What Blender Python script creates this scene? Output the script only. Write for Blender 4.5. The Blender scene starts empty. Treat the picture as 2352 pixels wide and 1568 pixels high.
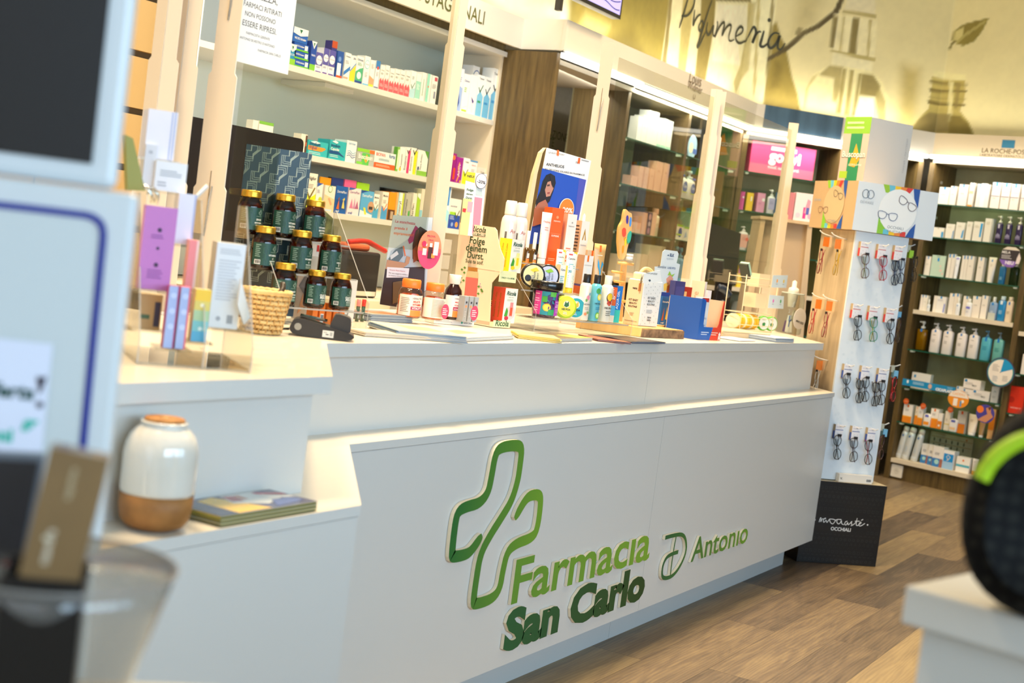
import bpy,math,random
import numpy as np
from mathutils import Vector,Matrix

# ---------------------------------------------------------------- camera
# world: X runs along the counter, Y away from the customers, Z up, metres
F,CX,CY,H=3267.0,1176.0,784.0,1.38
_d=np.array([2985-CX,-(788-CY),-F]);_d/=np.linalg.norm(_d)
_u=np.cross(np.array([1,-math.tan(math.radians(7.4)),0.]),_d);_u/=np.linalg.norm(_u)
if _u[1]<0:_u=-_u
RW=np.array([_d,np.cross(_u,_d),_u]) # world <- camera
CAM=np.array([0,0,H])
sc=bpy.context.scene
cd=bpy.data.cameras.new('camera');cam=bpy.data.objects.new('camera',cd);sc.collection.objects.link(cam)
cam.matrix_world=Matrix([list(RW[i])+[CAM[i]]for i in range(3)]+[[0,0,0,1]])
cd.sensor_width=36;cd.lens=36*F/2352;cd.clip_start=.05;cd.clip_end=60
cd.dof.use_dof=True;cd.dof.focus_distance=4.9;cd.dof.aperture_fstop=4.2
sc.camera=cam
sc.view_settings.view_transform='Standard';sc.view_settings.look='None'
sc.view_settings.exposure=-.98;sc.view_settings.gamma=1;sc.view_settings.use_curve_mapping=False

# ---------------------------------------------------------------- sky + lamps
w=bpy.data.worlds.new('sky');sc.world=w;w.use_nodes=True
bg=w.node_tree.nodes['Background'];bg.inputs[0].default_value=(.62,.80,1,1);bg.inputs[1].default_value=2.2
def area(name,loc,aim,sx,sy,power,col,spread=180):
 l=bpy.data.lights.new(name,'AREA');l.shape='RECTANGLE';l.size=sx;l.size_y=sy
 l.energy=power;l.color=col;l.spread=math.radians(spread)
 o=bpy.data.objects.new(name,l);sc.collection.objects.link(o);o.location=loc
 o.rotation_euler=(Vector(aim)-Vector(loc)).to_track_quat('-Z','Y').to_euler();return o
WARM=(1,.76,.47);WARM2=(1,.82,.62);COOL=(.58,.79,1)
area('daylight_street_window',(1.5,-3.55,2.15),(3.6,2.0,1.1),6.5,1.5,560,COOL)
area('daylight_left_window',(-2.55,.2,1.75),(4,1.6,1.2),4.2,2.2,45,(1,.86,.70))
for i,(x,y,p)in enumerate([(1.5,2.05,60),(3.4,2.25,85),(5.2,2.3,85),(7.0,2.3,65),(5.2,.2,16),(8.9,.9,34),(8.6,2.6,34)]):
 area('ceiling_lamp_light',(x,y,3.82),(x,y,0),.5,.5,p*1.45,WARM,120)
for x in(3.4,5.6):area('back_shelf_fill_light',(x,3.1,3.8),(x+.2,4.1,1.8),.9,.3,75,(1,.92,.8))  # added fill to brighten the medicine shelves, no fitting behind it

# ---------------------------------------------------------------- pixel -> point on a known surface
def ray(px,py):return RW@np.array([px-CX,-(py-CY),-F])
def onz(px,py,z):r=ray(px,py);return r*((z-H)/r[2])+CAM
def ony(px,py,y):r=ray(px,py);return r*(y/r[1])+CAM
def onp(px,py,P,D):
 r=ray(px,py);t=(-D[1]*P[0]+D[0]*P[1])/(-D[1]*r[0]+D[0]*r[1]);return r*t+CAM
def proj(p):
 c=RW.T@(np.array(p,float)-CAM);return CX+F*c[0]/-c[2],CY-F*c[1]/-c[2]
def depth(p):return float(-(RW.T@(np.array(p,float)-CAM))[2])
def along(px,P,D,z):
 a=RW.T@(np.array([P[0],P[1],z])-CAM);b=RW.T@np.array([D[0],D[1],0.]);k=(px-CX)/F
 return-(a[0]+k*a[2])/(b[0]+k*b[2])
def zat(py,x,y):
 a=RW.T@(np.array([x,y,0.])-CAM);b=RW.T@np.array([0,0,1.]);k=-(py-CY)/F
 return-(a[1]+k*a[2])/(b[1]+k*b[2])

# ---------------------------------------------------------------- materials
def lin(h):
 v=[int(h[i:i+2],16)/255 for i in(0,2,4)]
 return tuple((c/12.92 if c<=.04045 else((c+.055)/1.055)**2.4)for c in v)+(1,)
MATS={}
def M(h,rough=.5,metal=0,coat=0,key=None,trans=0,ior=1.45,alpha=1):
 k=key or(h,rough,metal,coat,trans,alpha)
 if k in MATS:return MATS[k]
 m=bpy.data.materials.new('paint_'+h);m.use_nodes=True;nt=m.node_tree;b=nt.nodes['Principled BSDF']
 b.inputs['Base Color'].default_value=lin(h);b.inputs['Roughness'].default_value=rough
 b.inputs['Metallic'].default_value=metal;b.inputs['Coat Weight'].default_value=coat
 b.inputs['Transmission Weight'].default_value=trans;b.inputs['IOR'].default_value=ior;b.inputs['Alpha'].default_value=alpha
 if not trans and alpha==1:
  n=nt.nodes.new('ShaderNodeTexNoise');n.inputs['Scale'].default_value=35
  r=nt.nodes.new('ShaderNodeMapRange');r.inputs['To Min'].default_value=max(rough-.05,0);r.inputs['To Max'].default_value=min(rough+.05,1)
  nt.links.new(n.outputs['Fac'],r.inputs['Value']);nt.links.new(r.outputs['Result'],b.inputs['Roughness'])
 MATS[k]=m;return m
def mixmat(name,c1,c2,scale,stretch=(1,1,1),rough=.5,bump=0,detail=5,lo=.3,hi=.7,coat=0):
 if name in MATS:return MATS[name]
 m=bpy.data.materials.new(name);m.use_nodes=True;nt=m.node_tree;b=nt.nodes['Principled BSDF']
 tc=nt.nodes.new('ShaderNodeTexCoord');mp=nt.nodes.new('ShaderNodeMapping');mp.inputs['Scale'].default_value=stretch
 n=nt.nodes.new('ShaderNodeTexNoise');n.inputs['Scale'].default_value=scale;n.inputs['Detail'].default_value=detail
 cr=nt.nodes.new('ShaderNodeValToRGB');cr.color_ramp.elements[0].position=lo;cr.color_ramp.elements[1].position=hi
 cr.color_ramp.elements[0].color=lin(c1);cr.color_ramp.elements[1].color=lin(c2)
 nt.links.new(tc.outputs['Object'],mp.inputs['Vector']);nt.links.new(mp.outputs['Vector'],n.inputs['Vector'])
 nt.links.new(n.outputs['Fac'],cr.inputs['Fac']);nt.links.new(cr.outputs['Color'],b.inputs['Base Color'])
 b.inputs['Roughness'].default_value=rough;b.inputs['Coat Weight'].default_value=coat
 if bump:
  bp=nt.nodes.new('ShaderNodeBump');bp.inputs['Strength'].default_value=bump;bp.inputs['Distance'].default_value=.004
  nt.links.new(n.outputs['Fac'],bp.inputs['Height']);nt.links.new(bp.outputs['Normal'],b.inputs['Normal'])
 MATS[name]=m;return m
def clear(name,tint,refl=1.0,rough=0.0,ior=1.45,haze=0.0):
 """thin clear sheet: see-through with fresnel reflection"""
 if name in MATS:return MATS[name]
 m=bpy.data.materials.new(name);m.use_nodes=True;nt=m.node_tree;nt.nodes.remove(nt.nodes['Principled BSDF'])
 out=nt.nodes['Material Output'];t=nt.nodes.new('ShaderNodeBsdfTransparent');t.inputs[0].default_value=lin(tint)
 g=nt.nodes.new('ShaderNodeBsdfGlossy');g.inputs['Roughness'].default_value=rough
 f=nt.nodes.new('ShaderNodeLayerWeight');f.inputs[0].default_value=.5;L=nt.links.new
 pw_=nt.nodes.new('ShaderNodeMath');pw_.operation='POWER';pw_.inputs[1].default_value=5;L(f.outputs['Facing'],pw_.inputs[0])
 mu=nt.nodes.new('ShaderNodeMath');mu.operation='MULTIPLY_ADD';mu.inputs[1].default_value=.9*refl;mu.inputs[2].default_value=.04*refl
 mx=nt.nodes.new('ShaderNodeMixShader')
 L(pw_.outputs[0],mu.inputs[0]);L(mu.outputs[0],mx.inputs[0]);L(t.outputs[0],mx.inputs[1]);L(g.outputs[0],mx.inputs[2])
 if haze:
  d=nt.nodes.new('ShaderNodeBsdfDiffuse');d.inputs[0].default_value=lin('e8e4dc');m2=nt.nodes.new('ShaderNodeMixShader')
  m2.inputs[0].default_value=haze;L(mx.outputs[0],m2.inputs[1]);L(d.outputs[0],m2.inputs[2]);mx=m2
 L(mx.outputs[0],out.inputs[0]);MATS[name]=m;return m
def glow(name,h,s):
 if name in MATS:return MATS[name]
 m=bpy.data.materials.new(name);m.use_nodes=True;b=m.node_tree.nodes['Principled BSDF']
 b.inputs['Base Color'].default_value=lin(h);b.inputs['Emission Color'].default_value=lin(h);b.inputs['Emission Strength'].default_value=s
 MATS[name]=m;return m
WHITE=M('dedcd6',.32,coat=.15);WHITE_M=M('d8d6d0',.55);CREAM=M('dccfb6',.5)
GLASS=clear('shelf_glass','d6ecdf',1.0);GEDGE=M('1f5a48',.15,coat=.5)
ACRYL=clear('acrylic','f4f5f3',1.0);ACEDGE=clear('acrylic_edge','c9c8bd',1.3,.1,haze=.35)
PANE=clear('plexi_pane','f3f4ee',.8,.0)
OLIVE=mixmat('olive_wood','4a3a1c','6b5730',9,(6,6,.5),.5,.15)
OLIVEG=mixmat('olive_board','968e6a','aba37e',5,(1,1,1),.6,.1)
OAK=mixmat('pale_oak','b79f7c','d0b994',6,(5,5,.6),.5,.15)
BEECH=mixmat('beech_wood','d9a75e','e8bd7a',8,(4,4,.8),.45,.1)

# ---------------------------------------------------------------- mesh builder
TC={}
def glyphs(s,bold=0,shear=0):
 k=(s,bold,shear)
 if k in TC:return TC[k]
 c=bpy.data.curves.new('tmp','FONT');c.body=s;c.size=1;c.shear=shear;c.offset=bold;c.resolution_u=3
 o=bpy.data.objects.new('tmp',c);sc.collection.objects.link(o)
 me=o.to_mesh();vs=[(v.co.x,v.co.y)for v in me.vertices];fs=[tuple(p.vertices)for p in me.polygons]
 o.to_mesh_clear();bpy.data.objects.remove(o);bpy.data.curves.remove(c)
 if not vs:vs=[(0,0)];fs=[]
 x0=min(v[0]for v in vs);x1=max(v[0]for v in vs)
 TC[k]=([(a-x0,b)for a,b in vs],fs,max(x1-x0,.01));return TC[k]
class MB:
 def __init__(s):s.v=[];s.f=[];s.m=[];s.mats=[];s.sm=[]
 def mi(s,m):
  if m not in s.mats:s.mats.append(m)
  return s.mats.index(m)
 def add(s,vs,fs,m,smooth=False,X=None):
  if isinstance(m,str):m=M(m)
  b=len(s.v);s.v+=[tuple(X@Vector(p))if X else tuple(p)for p in vs]
  i=s.mi(m)
  for f in fs:s.f.append(tuple(b+a for a in f));s.m.append(i);s.sm.append(smooth)
 def box(s,x0,x1,y0,y1,z0,z1,m,X=None):
  s.add([(x,y,z)for x in(x0,x1)for y in(y0,y1)for z in(z0,z1)],
   [(0,1,3,2),(4,6,7,5),(0,4,5,1),(2,3,7,6),(0,2,6,4),(1,5,7,3)],m,X=X)
 def prism(s,pts,y0,y1,m,X=None,side=None,cap0=True):
  """outline in the XZ plane, extruded along Y (front face at y0)"""
  n=len(pts);a=sum(pts[i][0]*pts[(i+1)%n][1]-pts[(i+1)%n][0]*pts[i][1]for i in range(n))
  if a<0:pts=pts[::-1]
  vs=[(x,y0,z)for x,z in pts]+[(x,y1,z)for x,z in pts]
  s.add(vs,([tuple(range(n))]if cap0 else[])+[tuple(range(2*n-1,n-1,-1))],m,X=X)
  s.add(vs,[(i,i+n,(i+1)%n+n,(i+1)%n)for i in range(n)],side or m,X=X)
 def slab(s,pts,z0,z1,m,top=None):
  """outline in plan, extruded up"""
  n=len(pts);a=sum(pts[i][0]*pts[(i+1)%n][1]-pts[(i+1)%n][0]*pts[i][1]for i in range(n))
  if a<0:pts=pts[::-1]
  vs=[(x,y,z0)for x,y in pts]+[(x,y,z1)for x,y in pts]
  s.add(vs,[tuple(range(n-1,-1,-1))]+[(i,(i+1)%n,(i+1)%n+n,i+n)for i in range(n)],m)
  s.add(vs,[tuple(range(n,2*n))],top or m)
 def lathe(s,prof,m,n=20,sx=1,sy=1,X=None,smooth=True,pw=2):
  vs=[]
  for r,z in prof:
   for i in range(n):
    a=2*math.pi*i/n;c,q=math.cos(a),math.sin(a)
    k=(abs(c)**pw+abs(q)**pw)**(-1/pw)
    vs.append((r*c*k*sx,r*q*k*sy,z))
  fs=[(j*n+i,j*n+(i+1)%n,(j+1)*n+(i+1)%n,(j+1)*n+i)for j in range(len(prof)-1)for i in range(n)]
  if prof[0][0]>1e-5:fs.append(tuple(range(n-1,-1,-1)))
  if prof[-1][0]>1e-5:fs.append(tuple(range((len(prof)-1)*n,len(prof)*n)))
  s.add(vs,fs,m,smooth,X)
 def tube(s,pts,r,m,n=6,closed=False,X=None):
  pts=[Vector(p)for p in pts];N=len(pts);vs=[]
  for i,p in enumerate(pts):
   a=pts[(i-1)%N]if(closed or i)else p;b=pts[(i+1)%N]if(closed or i<N-1)else p
   t=(b-a).normalized();u=t.cross(Vector((0,0,1))if abs(t.z)<.9 else Vector((0,1,0))).normalized();w_=t.cross(u)
   rr=r[min(i,len(r)-1)]if isinstance(r,(list,tuple))else r
   for k in range(n):
    q=2*math.pi*k/n;vs.append(p+(u*math.cos(q)+w_*math.sin(q))*rr)
  E=N if closed else N-1
  fs=[(i*n+k,i*n+(k+1)%n,((i+1)%N)*n+(k+1)%n,((i+1)%N)*n+k)for i in range(E)for k in range(n)]
  if not closed:fs+=[tuple(range(n-1,-1,-1)),tuple(range((N-1)*n,N*n))]
  s.add(vs,fs,m,True,X)
 def flat(s,pts,y,m,wrap=0,X=None,sy=1):
  """flat print: polygon in XZ just in front of the face at y (wrapped round a cylinder if wrap)"""
  n=len(pts);a=sum(pts[i][0]*pts[(i+1)%n][1]-pts[(i+1)%n][0]*pts[i][1]for i in range(n))
  if a<0:pts=pts[::-1]
  if wrap:
   xs=[p[0]for p in pts];zs=[p[1]for p in pts]
   if n==4 and max(xs)-min(xs)>.3*wrap:
    k=10;A,B,z0,z1=min(xs),max(xs),min(zs),max(zs);vs=[]
    for i in range(k+1):
     x=A+(B-A)*i/k;q=x/wrap;vs+=[(wrap*math.sin(q),-wrap*math.cos(q)*sy,z0),(wrap*math.sin(q),-wrap*math.cos(q)*sy,z1)]
    s.add(vs,[(2*i,2*i+2,2*i+3,2*i+1)for i in range(k)],m,True,X=X);return
   s.add([(wrap*math.sin(x/wrap),-wrap*math.cos(x/wrap)*sy,z)for x,z in pts],[tuple(range(n))],m,X=X)
  else:s.add([(x,y,z)for x,z in pts],[tuple(range(n))],m,X=X)
 def text(s,t,x,z,wd,y,m,wrap=0,bold=0,shear=0,X=None,rot=0,hmax=None,sy=1):
  vs,fs,tw=glyphs(t,bold,shear);k=wd/tw
  if hmax and k*.72>hmax:k=hmax/.72
  o=[((a-tw/2)*k,b*k)for a,b in vs]
  if rot:c,q=math.cos(rot),math.sin(rot);o=[(a*c-b*q,a*q+b*c)for a,b in o]
  o=[(a+x,b+z)for a,b in o]
  if wrap:o=[(wrap*math.sin(a/wrap),-wrap*math.cos(a/wrap)*sy,b)for a,b in o]
  else:o=[(a,y,b)for a,b in o]
  s.add(o,fs,m,X=X)
 def art(s,ops,x0,z0,W,Hh,y,wrap=0,X=None,sy=1):
  e=.0004;L=0
  for op in ops:
   k=op[0];L+=1;yy=y-e*(1+.25*L);wr=wrap+e*(1+.25*L)if wrap else 0
   PX=lambda a:x0+a*W
   PZ=lambda b:z0+b*Hh
   if k=='r':_,a,b,c,d,col=op;s.flat([(PX(a),PZ(b)),(PX(c),PZ(b)),(PX(c),PZ(d)),(PX(a),PZ(d))],yy,M(col,.45),wr,X,sy)
   elif k=='p':_,pts,col=op;s.flat([(PX(a),PZ(b))for a,b in pts],yy,M(col,.45),wr,X,sy)
   elif k in 'co':
    _,a,b,r,col=op[:5];ry=r*W*(op[5]if len(op)>5 else 1);n=20
    s.flat([(PX(a)+r*W*math.cos(6.2832*i/n),PZ(b)+ry*math.sin(6.2832*i/n))for i in range(n)],yy,M(col,.45),wr,X,sy)
   elif k=='t':_,t,a,b,wd,col=op[:6];s.text(t,PX(a),PZ(b),wd*W,yy,M(col,.5),wr,op[6]if len(op)>6 else 0,op[7]if len(op)>7 else 0,X,sy=sy)
   elif k=='v':_,t,a,b,wd,col=op[:6];s.text(t,PX(a),PZ(b),wd*Hh,yy,M(col,.5),wr,op[6]if len(op)>6 else 0,0,X,math.pi/2,sy=sy)
   elif k=='l':
    _,a,c,b,n,col=op[:6];st=op[6]if len(op)>6 else .045
    rr=random.Random(n*7+int(a*100))
    for i in range(n):
     q=PX(a+(c-a)*(.65+.35*rr.random()));zz=PZ(b)-i*st*Hh;h_=st*Hh*.4
     s.flat([(PX(a),zz),(q,zz),(q,zz-h_),(PX(a),zz-h_)],yy,M(col,.5),wr,X,sy)
   elif k=='k': # tick mark
    _,a,b,r,col=op;R=r*W
    s.flat([(PX(a)-R,PZ(b)+.3*R),(PX(a)-.75*R,PZ(b)+.4*R),(PX(a)-.2*R,PZ(b)-.35*R),(PX(a)-.2*R,PZ(b)-.9*R)],yy,M(col,.5),wr,X,sy)
    s.flat([(PX(a)-.2*R,PZ(b)-.9*R),(PX(a)-.2*R,PZ(b)-.35*R),(PX(a)+.8*R,PZ(b)+1.1*R),(PX(a)+R,PZ(b)+.95*R)],yy,M(col,.5),wr,X,sy)
   elif k=='b': # bar code
    _,a,b,c,d,col=op;s.flat([(PX(a),PZ(b)),(PX(c),PZ(b)),(PX(c),PZ(d)),(PX(a),PZ(d))],yy,M('f2f2ee'),wr,X,sy)
    n=9
    for i in range(n):
     q=a+(c-a)*(.08+.86*i/n);w2=(c-a)*.045*(1+(i*7%3)*.5)
     s.flat([(PX(q),PZ(b+.15*(d-b))),(PX(q+w2),PZ(b+.15*(d-b))),(PX(q+w2),PZ(d-.1*(d-b))),(PX(q),PZ(d-.1*(d-b)))],yy-e*.5,M(col),wr+e*.5 if wr else 0,X,sy)
   elif k=='s':_,pts,wd,col=op;s.ribbon([(PX(a),PZ(b))for a,b in pts],wd*W,yy,M(col,.5),X=X,wrap=wr)
 def ribbon(s,pts,wd,y,m,y1=None,side=None,X=None,wrap=0,closed=False):
  N=len(pts);L=[];R=[]
  for i,p in enumerate(pts):
   a=pts[(i-1)%N]if(closed or i)else p;b=pts[(i+1)%N]if(closed or i<N-1)else p
   dx,dz=b[0]-a[0],b[1]-a[1];q=math.hypot(dx,dz)or 1
   ww=wd[i]if isinstance(wd,(list,tuple))else wd
   L.append((p[0]-dz/q*ww/2,p[1]+dx/q*ww/2));R.append((p[0]+dz/q*ww/2,p[1]-dx/q*ww/2))
  E=N if closed else N-1
  def P(a,yy):
   if wrap:return(wrap*math.sin(a[0]/wrap),-wrap*math.cos(a[0]/wrap),a[1])
   return(a[0],yy,a[1])
  vs=[P(a,y)for a in L]+[P(a,y)for a in R]
  s.add(vs,[(i+N,(i+1)%N+N,(i+1)%N,i)for i in range(E)],m,X=X)
  if y1 is not None:
   v2=vs+[P(a,y1)for a in L]+[P(a,y1)for a in R]
   fs=[(i,(i+1)%N,(i+1)%N+2*N,i+2*N)for i in range(E)]+[((i+1)%N+N,i+N,i+3*N,(i+1)%N+3*N)for i in range(E)]
   if not closed:fs+=[(N,0,2*N,3*N),(N-1,2*N-1,4*N-1,3*N-1)]
   s.add(v2,fs,side or m,X=X)
 def build(s,name,parent=None,loc=None,yaw=0,bevel=0,rot=None):
  me=bpy.data.meshes.new(name);me.from_pydata(s.v,[],s.f)
  for m in s.mats:me.materials.append(m)
  me.polygons.foreach_set('material_index',s.m);me.polygons.foreach_set('use_smooth',s.sm);me.update()
  o=bpy.data.objects.new(name,me);sc.collection.objects.link(o)
  if parent:o.parent=parent
  if loc is not None:o.location=loc
  if rot:o.rotation_euler=rot
  elif yaw:o.rotation_euler=(0,0,yaw)
  if bevel:
   b=o.modifiers.new('edge','BEVEL');b.width=bevel;b.segments=2;b.limit_method='ANGLE';b.angle_limit=math.radians(50)
  return o
def tag(o,label,cat,group=None,kind=None):
 if label:o['label']=label
 if cat:o['category']=cat
 if group:o['group']=group
 if kind:o['kind']=kind
 return o
def root(name,label,cat,loc,yaw=0,group=None,rot=None):
 o=bpy.data.objects.new(name,None);sc.collection.objects.link(o);o.location=tuple(loc);o.empty_display_size=.02
 o.rotation_euler=rot or(0,0,yaw);return tag(o,label,cat,group)
def struct(o):o['kind']='structure';return o
def smooth_path(p,it=2,closed=False):
 for _ in range(it):
  q=[]
  n=len(p)
  for i in range(n if closed else n-1):
   a,b=p[i],p[(i+1)%n];q+=[tuple(.75*u+.25*v for u,v in zip(a,b)),tuple(.25*u+.75*v for u,v in zip(a,b))]
  if not closed:q=[p[0]]+q+[p[-1]]
  p=q
 return p
def rrect(x0,x1,z0,z1,r,n=5):
 out=[]
 for cx,cz,a0 in((x1-r,z0+r,-90),(x1-r,z1-r,0),(x0+r,z1-r,90),(x0+r,z0+r,180)):
  for i in range(n+1):a=math.radians(a0+90*i/n);out.append((cx+r*math.cos(a),cz+r*math.sin(a)))
 return out
def ell(cx,cz,rx,rz,n=28):return[(cx+rx*math.cos(6.28318*i/n),cz+rz*math.sin(6.28318*i/n))for i in range(n)]

# ---------------------------------------------------------------- kinds of goods (front faces local -Y, base at the origin)
def carton(name,label,cat,loc,yaw,W,D,Hh,col,ops=(),side=None,sops=None,group=None,top=None,flap=0,tilt=0):
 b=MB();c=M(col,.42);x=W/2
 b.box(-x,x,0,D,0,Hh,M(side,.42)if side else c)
 if side or top:
  b.flat([(-x,0),(x,0),(x,Hh),(-x,Hh)],-.0003,c)
 if top:b.add([(-x,0,Hh+.0003),(x,0,Hh+.0003),(x,D,Hh+.0003),(-x,D,Hh+.0003)],[(0,1,2,3)],M(top,.42))
 if flap:b.box(-x,x,D*.45,D*.55,Hh,Hh+flap,M(top or col,.42))
 b.art(ops,-x,0,W,Hh,-.0003)
 if sops:b.art(sops,0,0,D,Hh,0,X=Matrix.Translation((-x,D,0))@Matrix.Rotation(-math.pi/2,4,'Z'))
 o=b.build(name,loc=loc,yaw=yaw)
 if tilt:o.rotation_euler=(0,tilt,yaw)
 return tag(o,label,cat,group)
def bottle(name,label,cat,loc,yaw,W,Hh,col,ops=(),cap='e9e6df',capz=.74,capw=.42,pump=False,sx=1,sy=.62,group=None,trans=0,pw=2.6,liquid=None,lab=None,neck=.06):
 t=root(name,label,cat,loc,yaw,group);r=W/2;zb=Hh*capz
 b=MB();m=clear('clear_plastic_'+col,col,1,.02)if trans else M(col,.3,coat=.3)
 b.lathe([(r*.9,0),(r,.004),(r,zb-r*.5),(r*.93,zb-r*.25),(r*capw*1.1,zb),(r*capw*.9,zb+Hh*neck*.5)],m,22,1,sy,pw=pw)
 b.build('bottle_body',t)
 if liquid:
  q=MB();q.lathe([(r*.86,.004),(r*.94,.008),(r*.94,zb*liquid[0])],M(liquid[1],.1,trans=.5),20,1,sy,pw=pw);q.build('liquid',t)
 c=MB();z0=zb+Hh*neck*.4;rc=r*capw
 if pump:
  c.lathe([(rc,zb),(rc,zb+Hh*.07),(rc*.35,zb+Hh*.08),(rc*.35,zb+Hh*.16),(rc*.8,zb+Hh*.17),(rc*.7,Hh*.985),(0,Hh)],M(cap,.35),14)
  c.box(-rc*1.9,0,-rc*.35,rc*.35,Hh*.94,Hh*.98,M(cap,.35));c.build('pump',t)
 else:
  c.lathe([(rc,z0-Hh*neck*.4),(rc*1.02,z0),(rc*1.02,Hh-rc*.15),(rc*.9,Hh)],M(cap,.35),16);c.build('cap',t)
 if ops or lab:
  q=MB();k=r*.99 if sy>.9 else 0
  if k:q.art([('r',0,0,1,1,lab)]if lab else[],-r*1.1,zb*.1,r*2.2,zb*.72,0,r);q.art(ops,-r*.95,0,r*1.9,zb,0,r+.0012)
  else:q.art(([('r',.06,.1,.94,.85,lab)]if lab else[])+list(ops),-r*.86,0,r*1.72,zb,-r*sy-.0004)
  if q.f:q.build('printed_label',t)
 return t
def tubepack(name,label,cat,loc,yaw,W,Hh,col,ops=(),cap='ffffff',group=None,caph=.12):
 """squeeze tube standing on its cap: round below, flat crimped edge on top"""
 t=root(name,label,cat,loc,yaw,group);r=W*.40;n=20;z0=Hh*caph;b=MB();vs=[]
 K=8
 for j in range(K+1):
  q=j/K;z=z0+(Hh-z0)*q;rx=r*.92+(W/2-r*.92)*q;ry=r*.8*(1-q)**.8+.0012
  for i in range(n):a=2*math.pi*i/n;vs.append((rx*math.cos(a),ry*math.sin(a),z))
 b.add(vs,[(j*n+i,j*n+(i+1)%n,(j+1)*n+(i+1)%n,(j+1)*n+i)for j in range(K)for i in range(n)]+[tuple(range(K*n,K*n+n))],M(col,.3,coat=.3),True)
 b.build('tube_body',t)
 c=MB();c.lathe([(r*.8,0),(r*.82,.002),(r*.82,z0*.98),(r*.7,z0+.001)],M(cap,.3),18);c.build('cap',t)
 if ops:
  q=MB();q.art(ops,-W*.42,0,W*.84,Hh-z0,0)
  v2=[]
  for x,y,z in q.v:
   f=min(max(z/(Hh-z0),0),1);rx=r*.92+(W/2-r*.92)*f;ry=r*.8*(1-f)**.8+.0012
   k=min(abs(x)/rx,.999);v2.append((x,-ry*math.sqrt(1-k*k)-.0006+y*.6,z+z0))
  q.v=v2;q.build('printed_label',t)
 return t
def row(P,D,z,fr,items,back=.04):
 """goods standing on a shelf: edges read along the shelf's front line"""
 ox,oy,s=fr;a=math.atan2(D[1],D[0]);N=(math.sin(a),-math.cos(a));Q=(P[0]-N[0]*back,P[1]-N[1]*back);out=[]
 for it in items:
  xl,xr,yt,kind,nm,label,cat,kw=it;kw=dict(kw);ex=kw.pop('back',0);dz=kw.pop('dz',0)
  q=(Q[0]-N[0]*ex,Q[1]-N[1]*ex)
  tl=along(ox+xl/s,q,D,z+dz);tr=along(ox+xr/s,q,D,z+dz)
  mx,my=q[0]+D[0]*(tl+tr)/2,q[1]+D[1]*(tl+tr)/2
  W=max(tr-tl,.012);Hh=max(zat(oy+yt/s,q[0]+D[0]*tl,q[1]+D[1]*tl)-z-dz,.02)
  Hh=kw.pop('h',Hh)
  if kind=='C':out.append(carton(nm,label,cat,(mx,my,z+dz),a,W,kw.pop('d',min(W*1.0,.07)),Hh,kw.pop('col'),**kw))
  elif kind=='B':out.append(bottle(nm,label,cat,(mx-N[0]*W*.4,my-N[1]*W*.4,z+dz),a,W,Hh,kw.pop('col'),**kw))
  elif kind=='T':out.append(tubepack(nm,label,cat,(mx-N[0]*W*.3,my-N[1]*W*.3,z+dz),a,W,Hh,kw.pop('col'),**kw))
 return out
def spot(px,py,z,wpx,hpx,yaw):
 """place, width and height of a thing whose front foot is seen at a point of a level surface"""
 p=onz(px,py,z);d=depth(p);v=(CAM-p)[:2];v=v/np.linalg.norm(v)
 c=max(abs(math.sin(yaw)*v[0]-math.cos(yaw)*v[1]),.25)
 return tuple(p),wpx*d/F/c,hpx*d/F
def rad(a):return math.radians(a)
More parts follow.
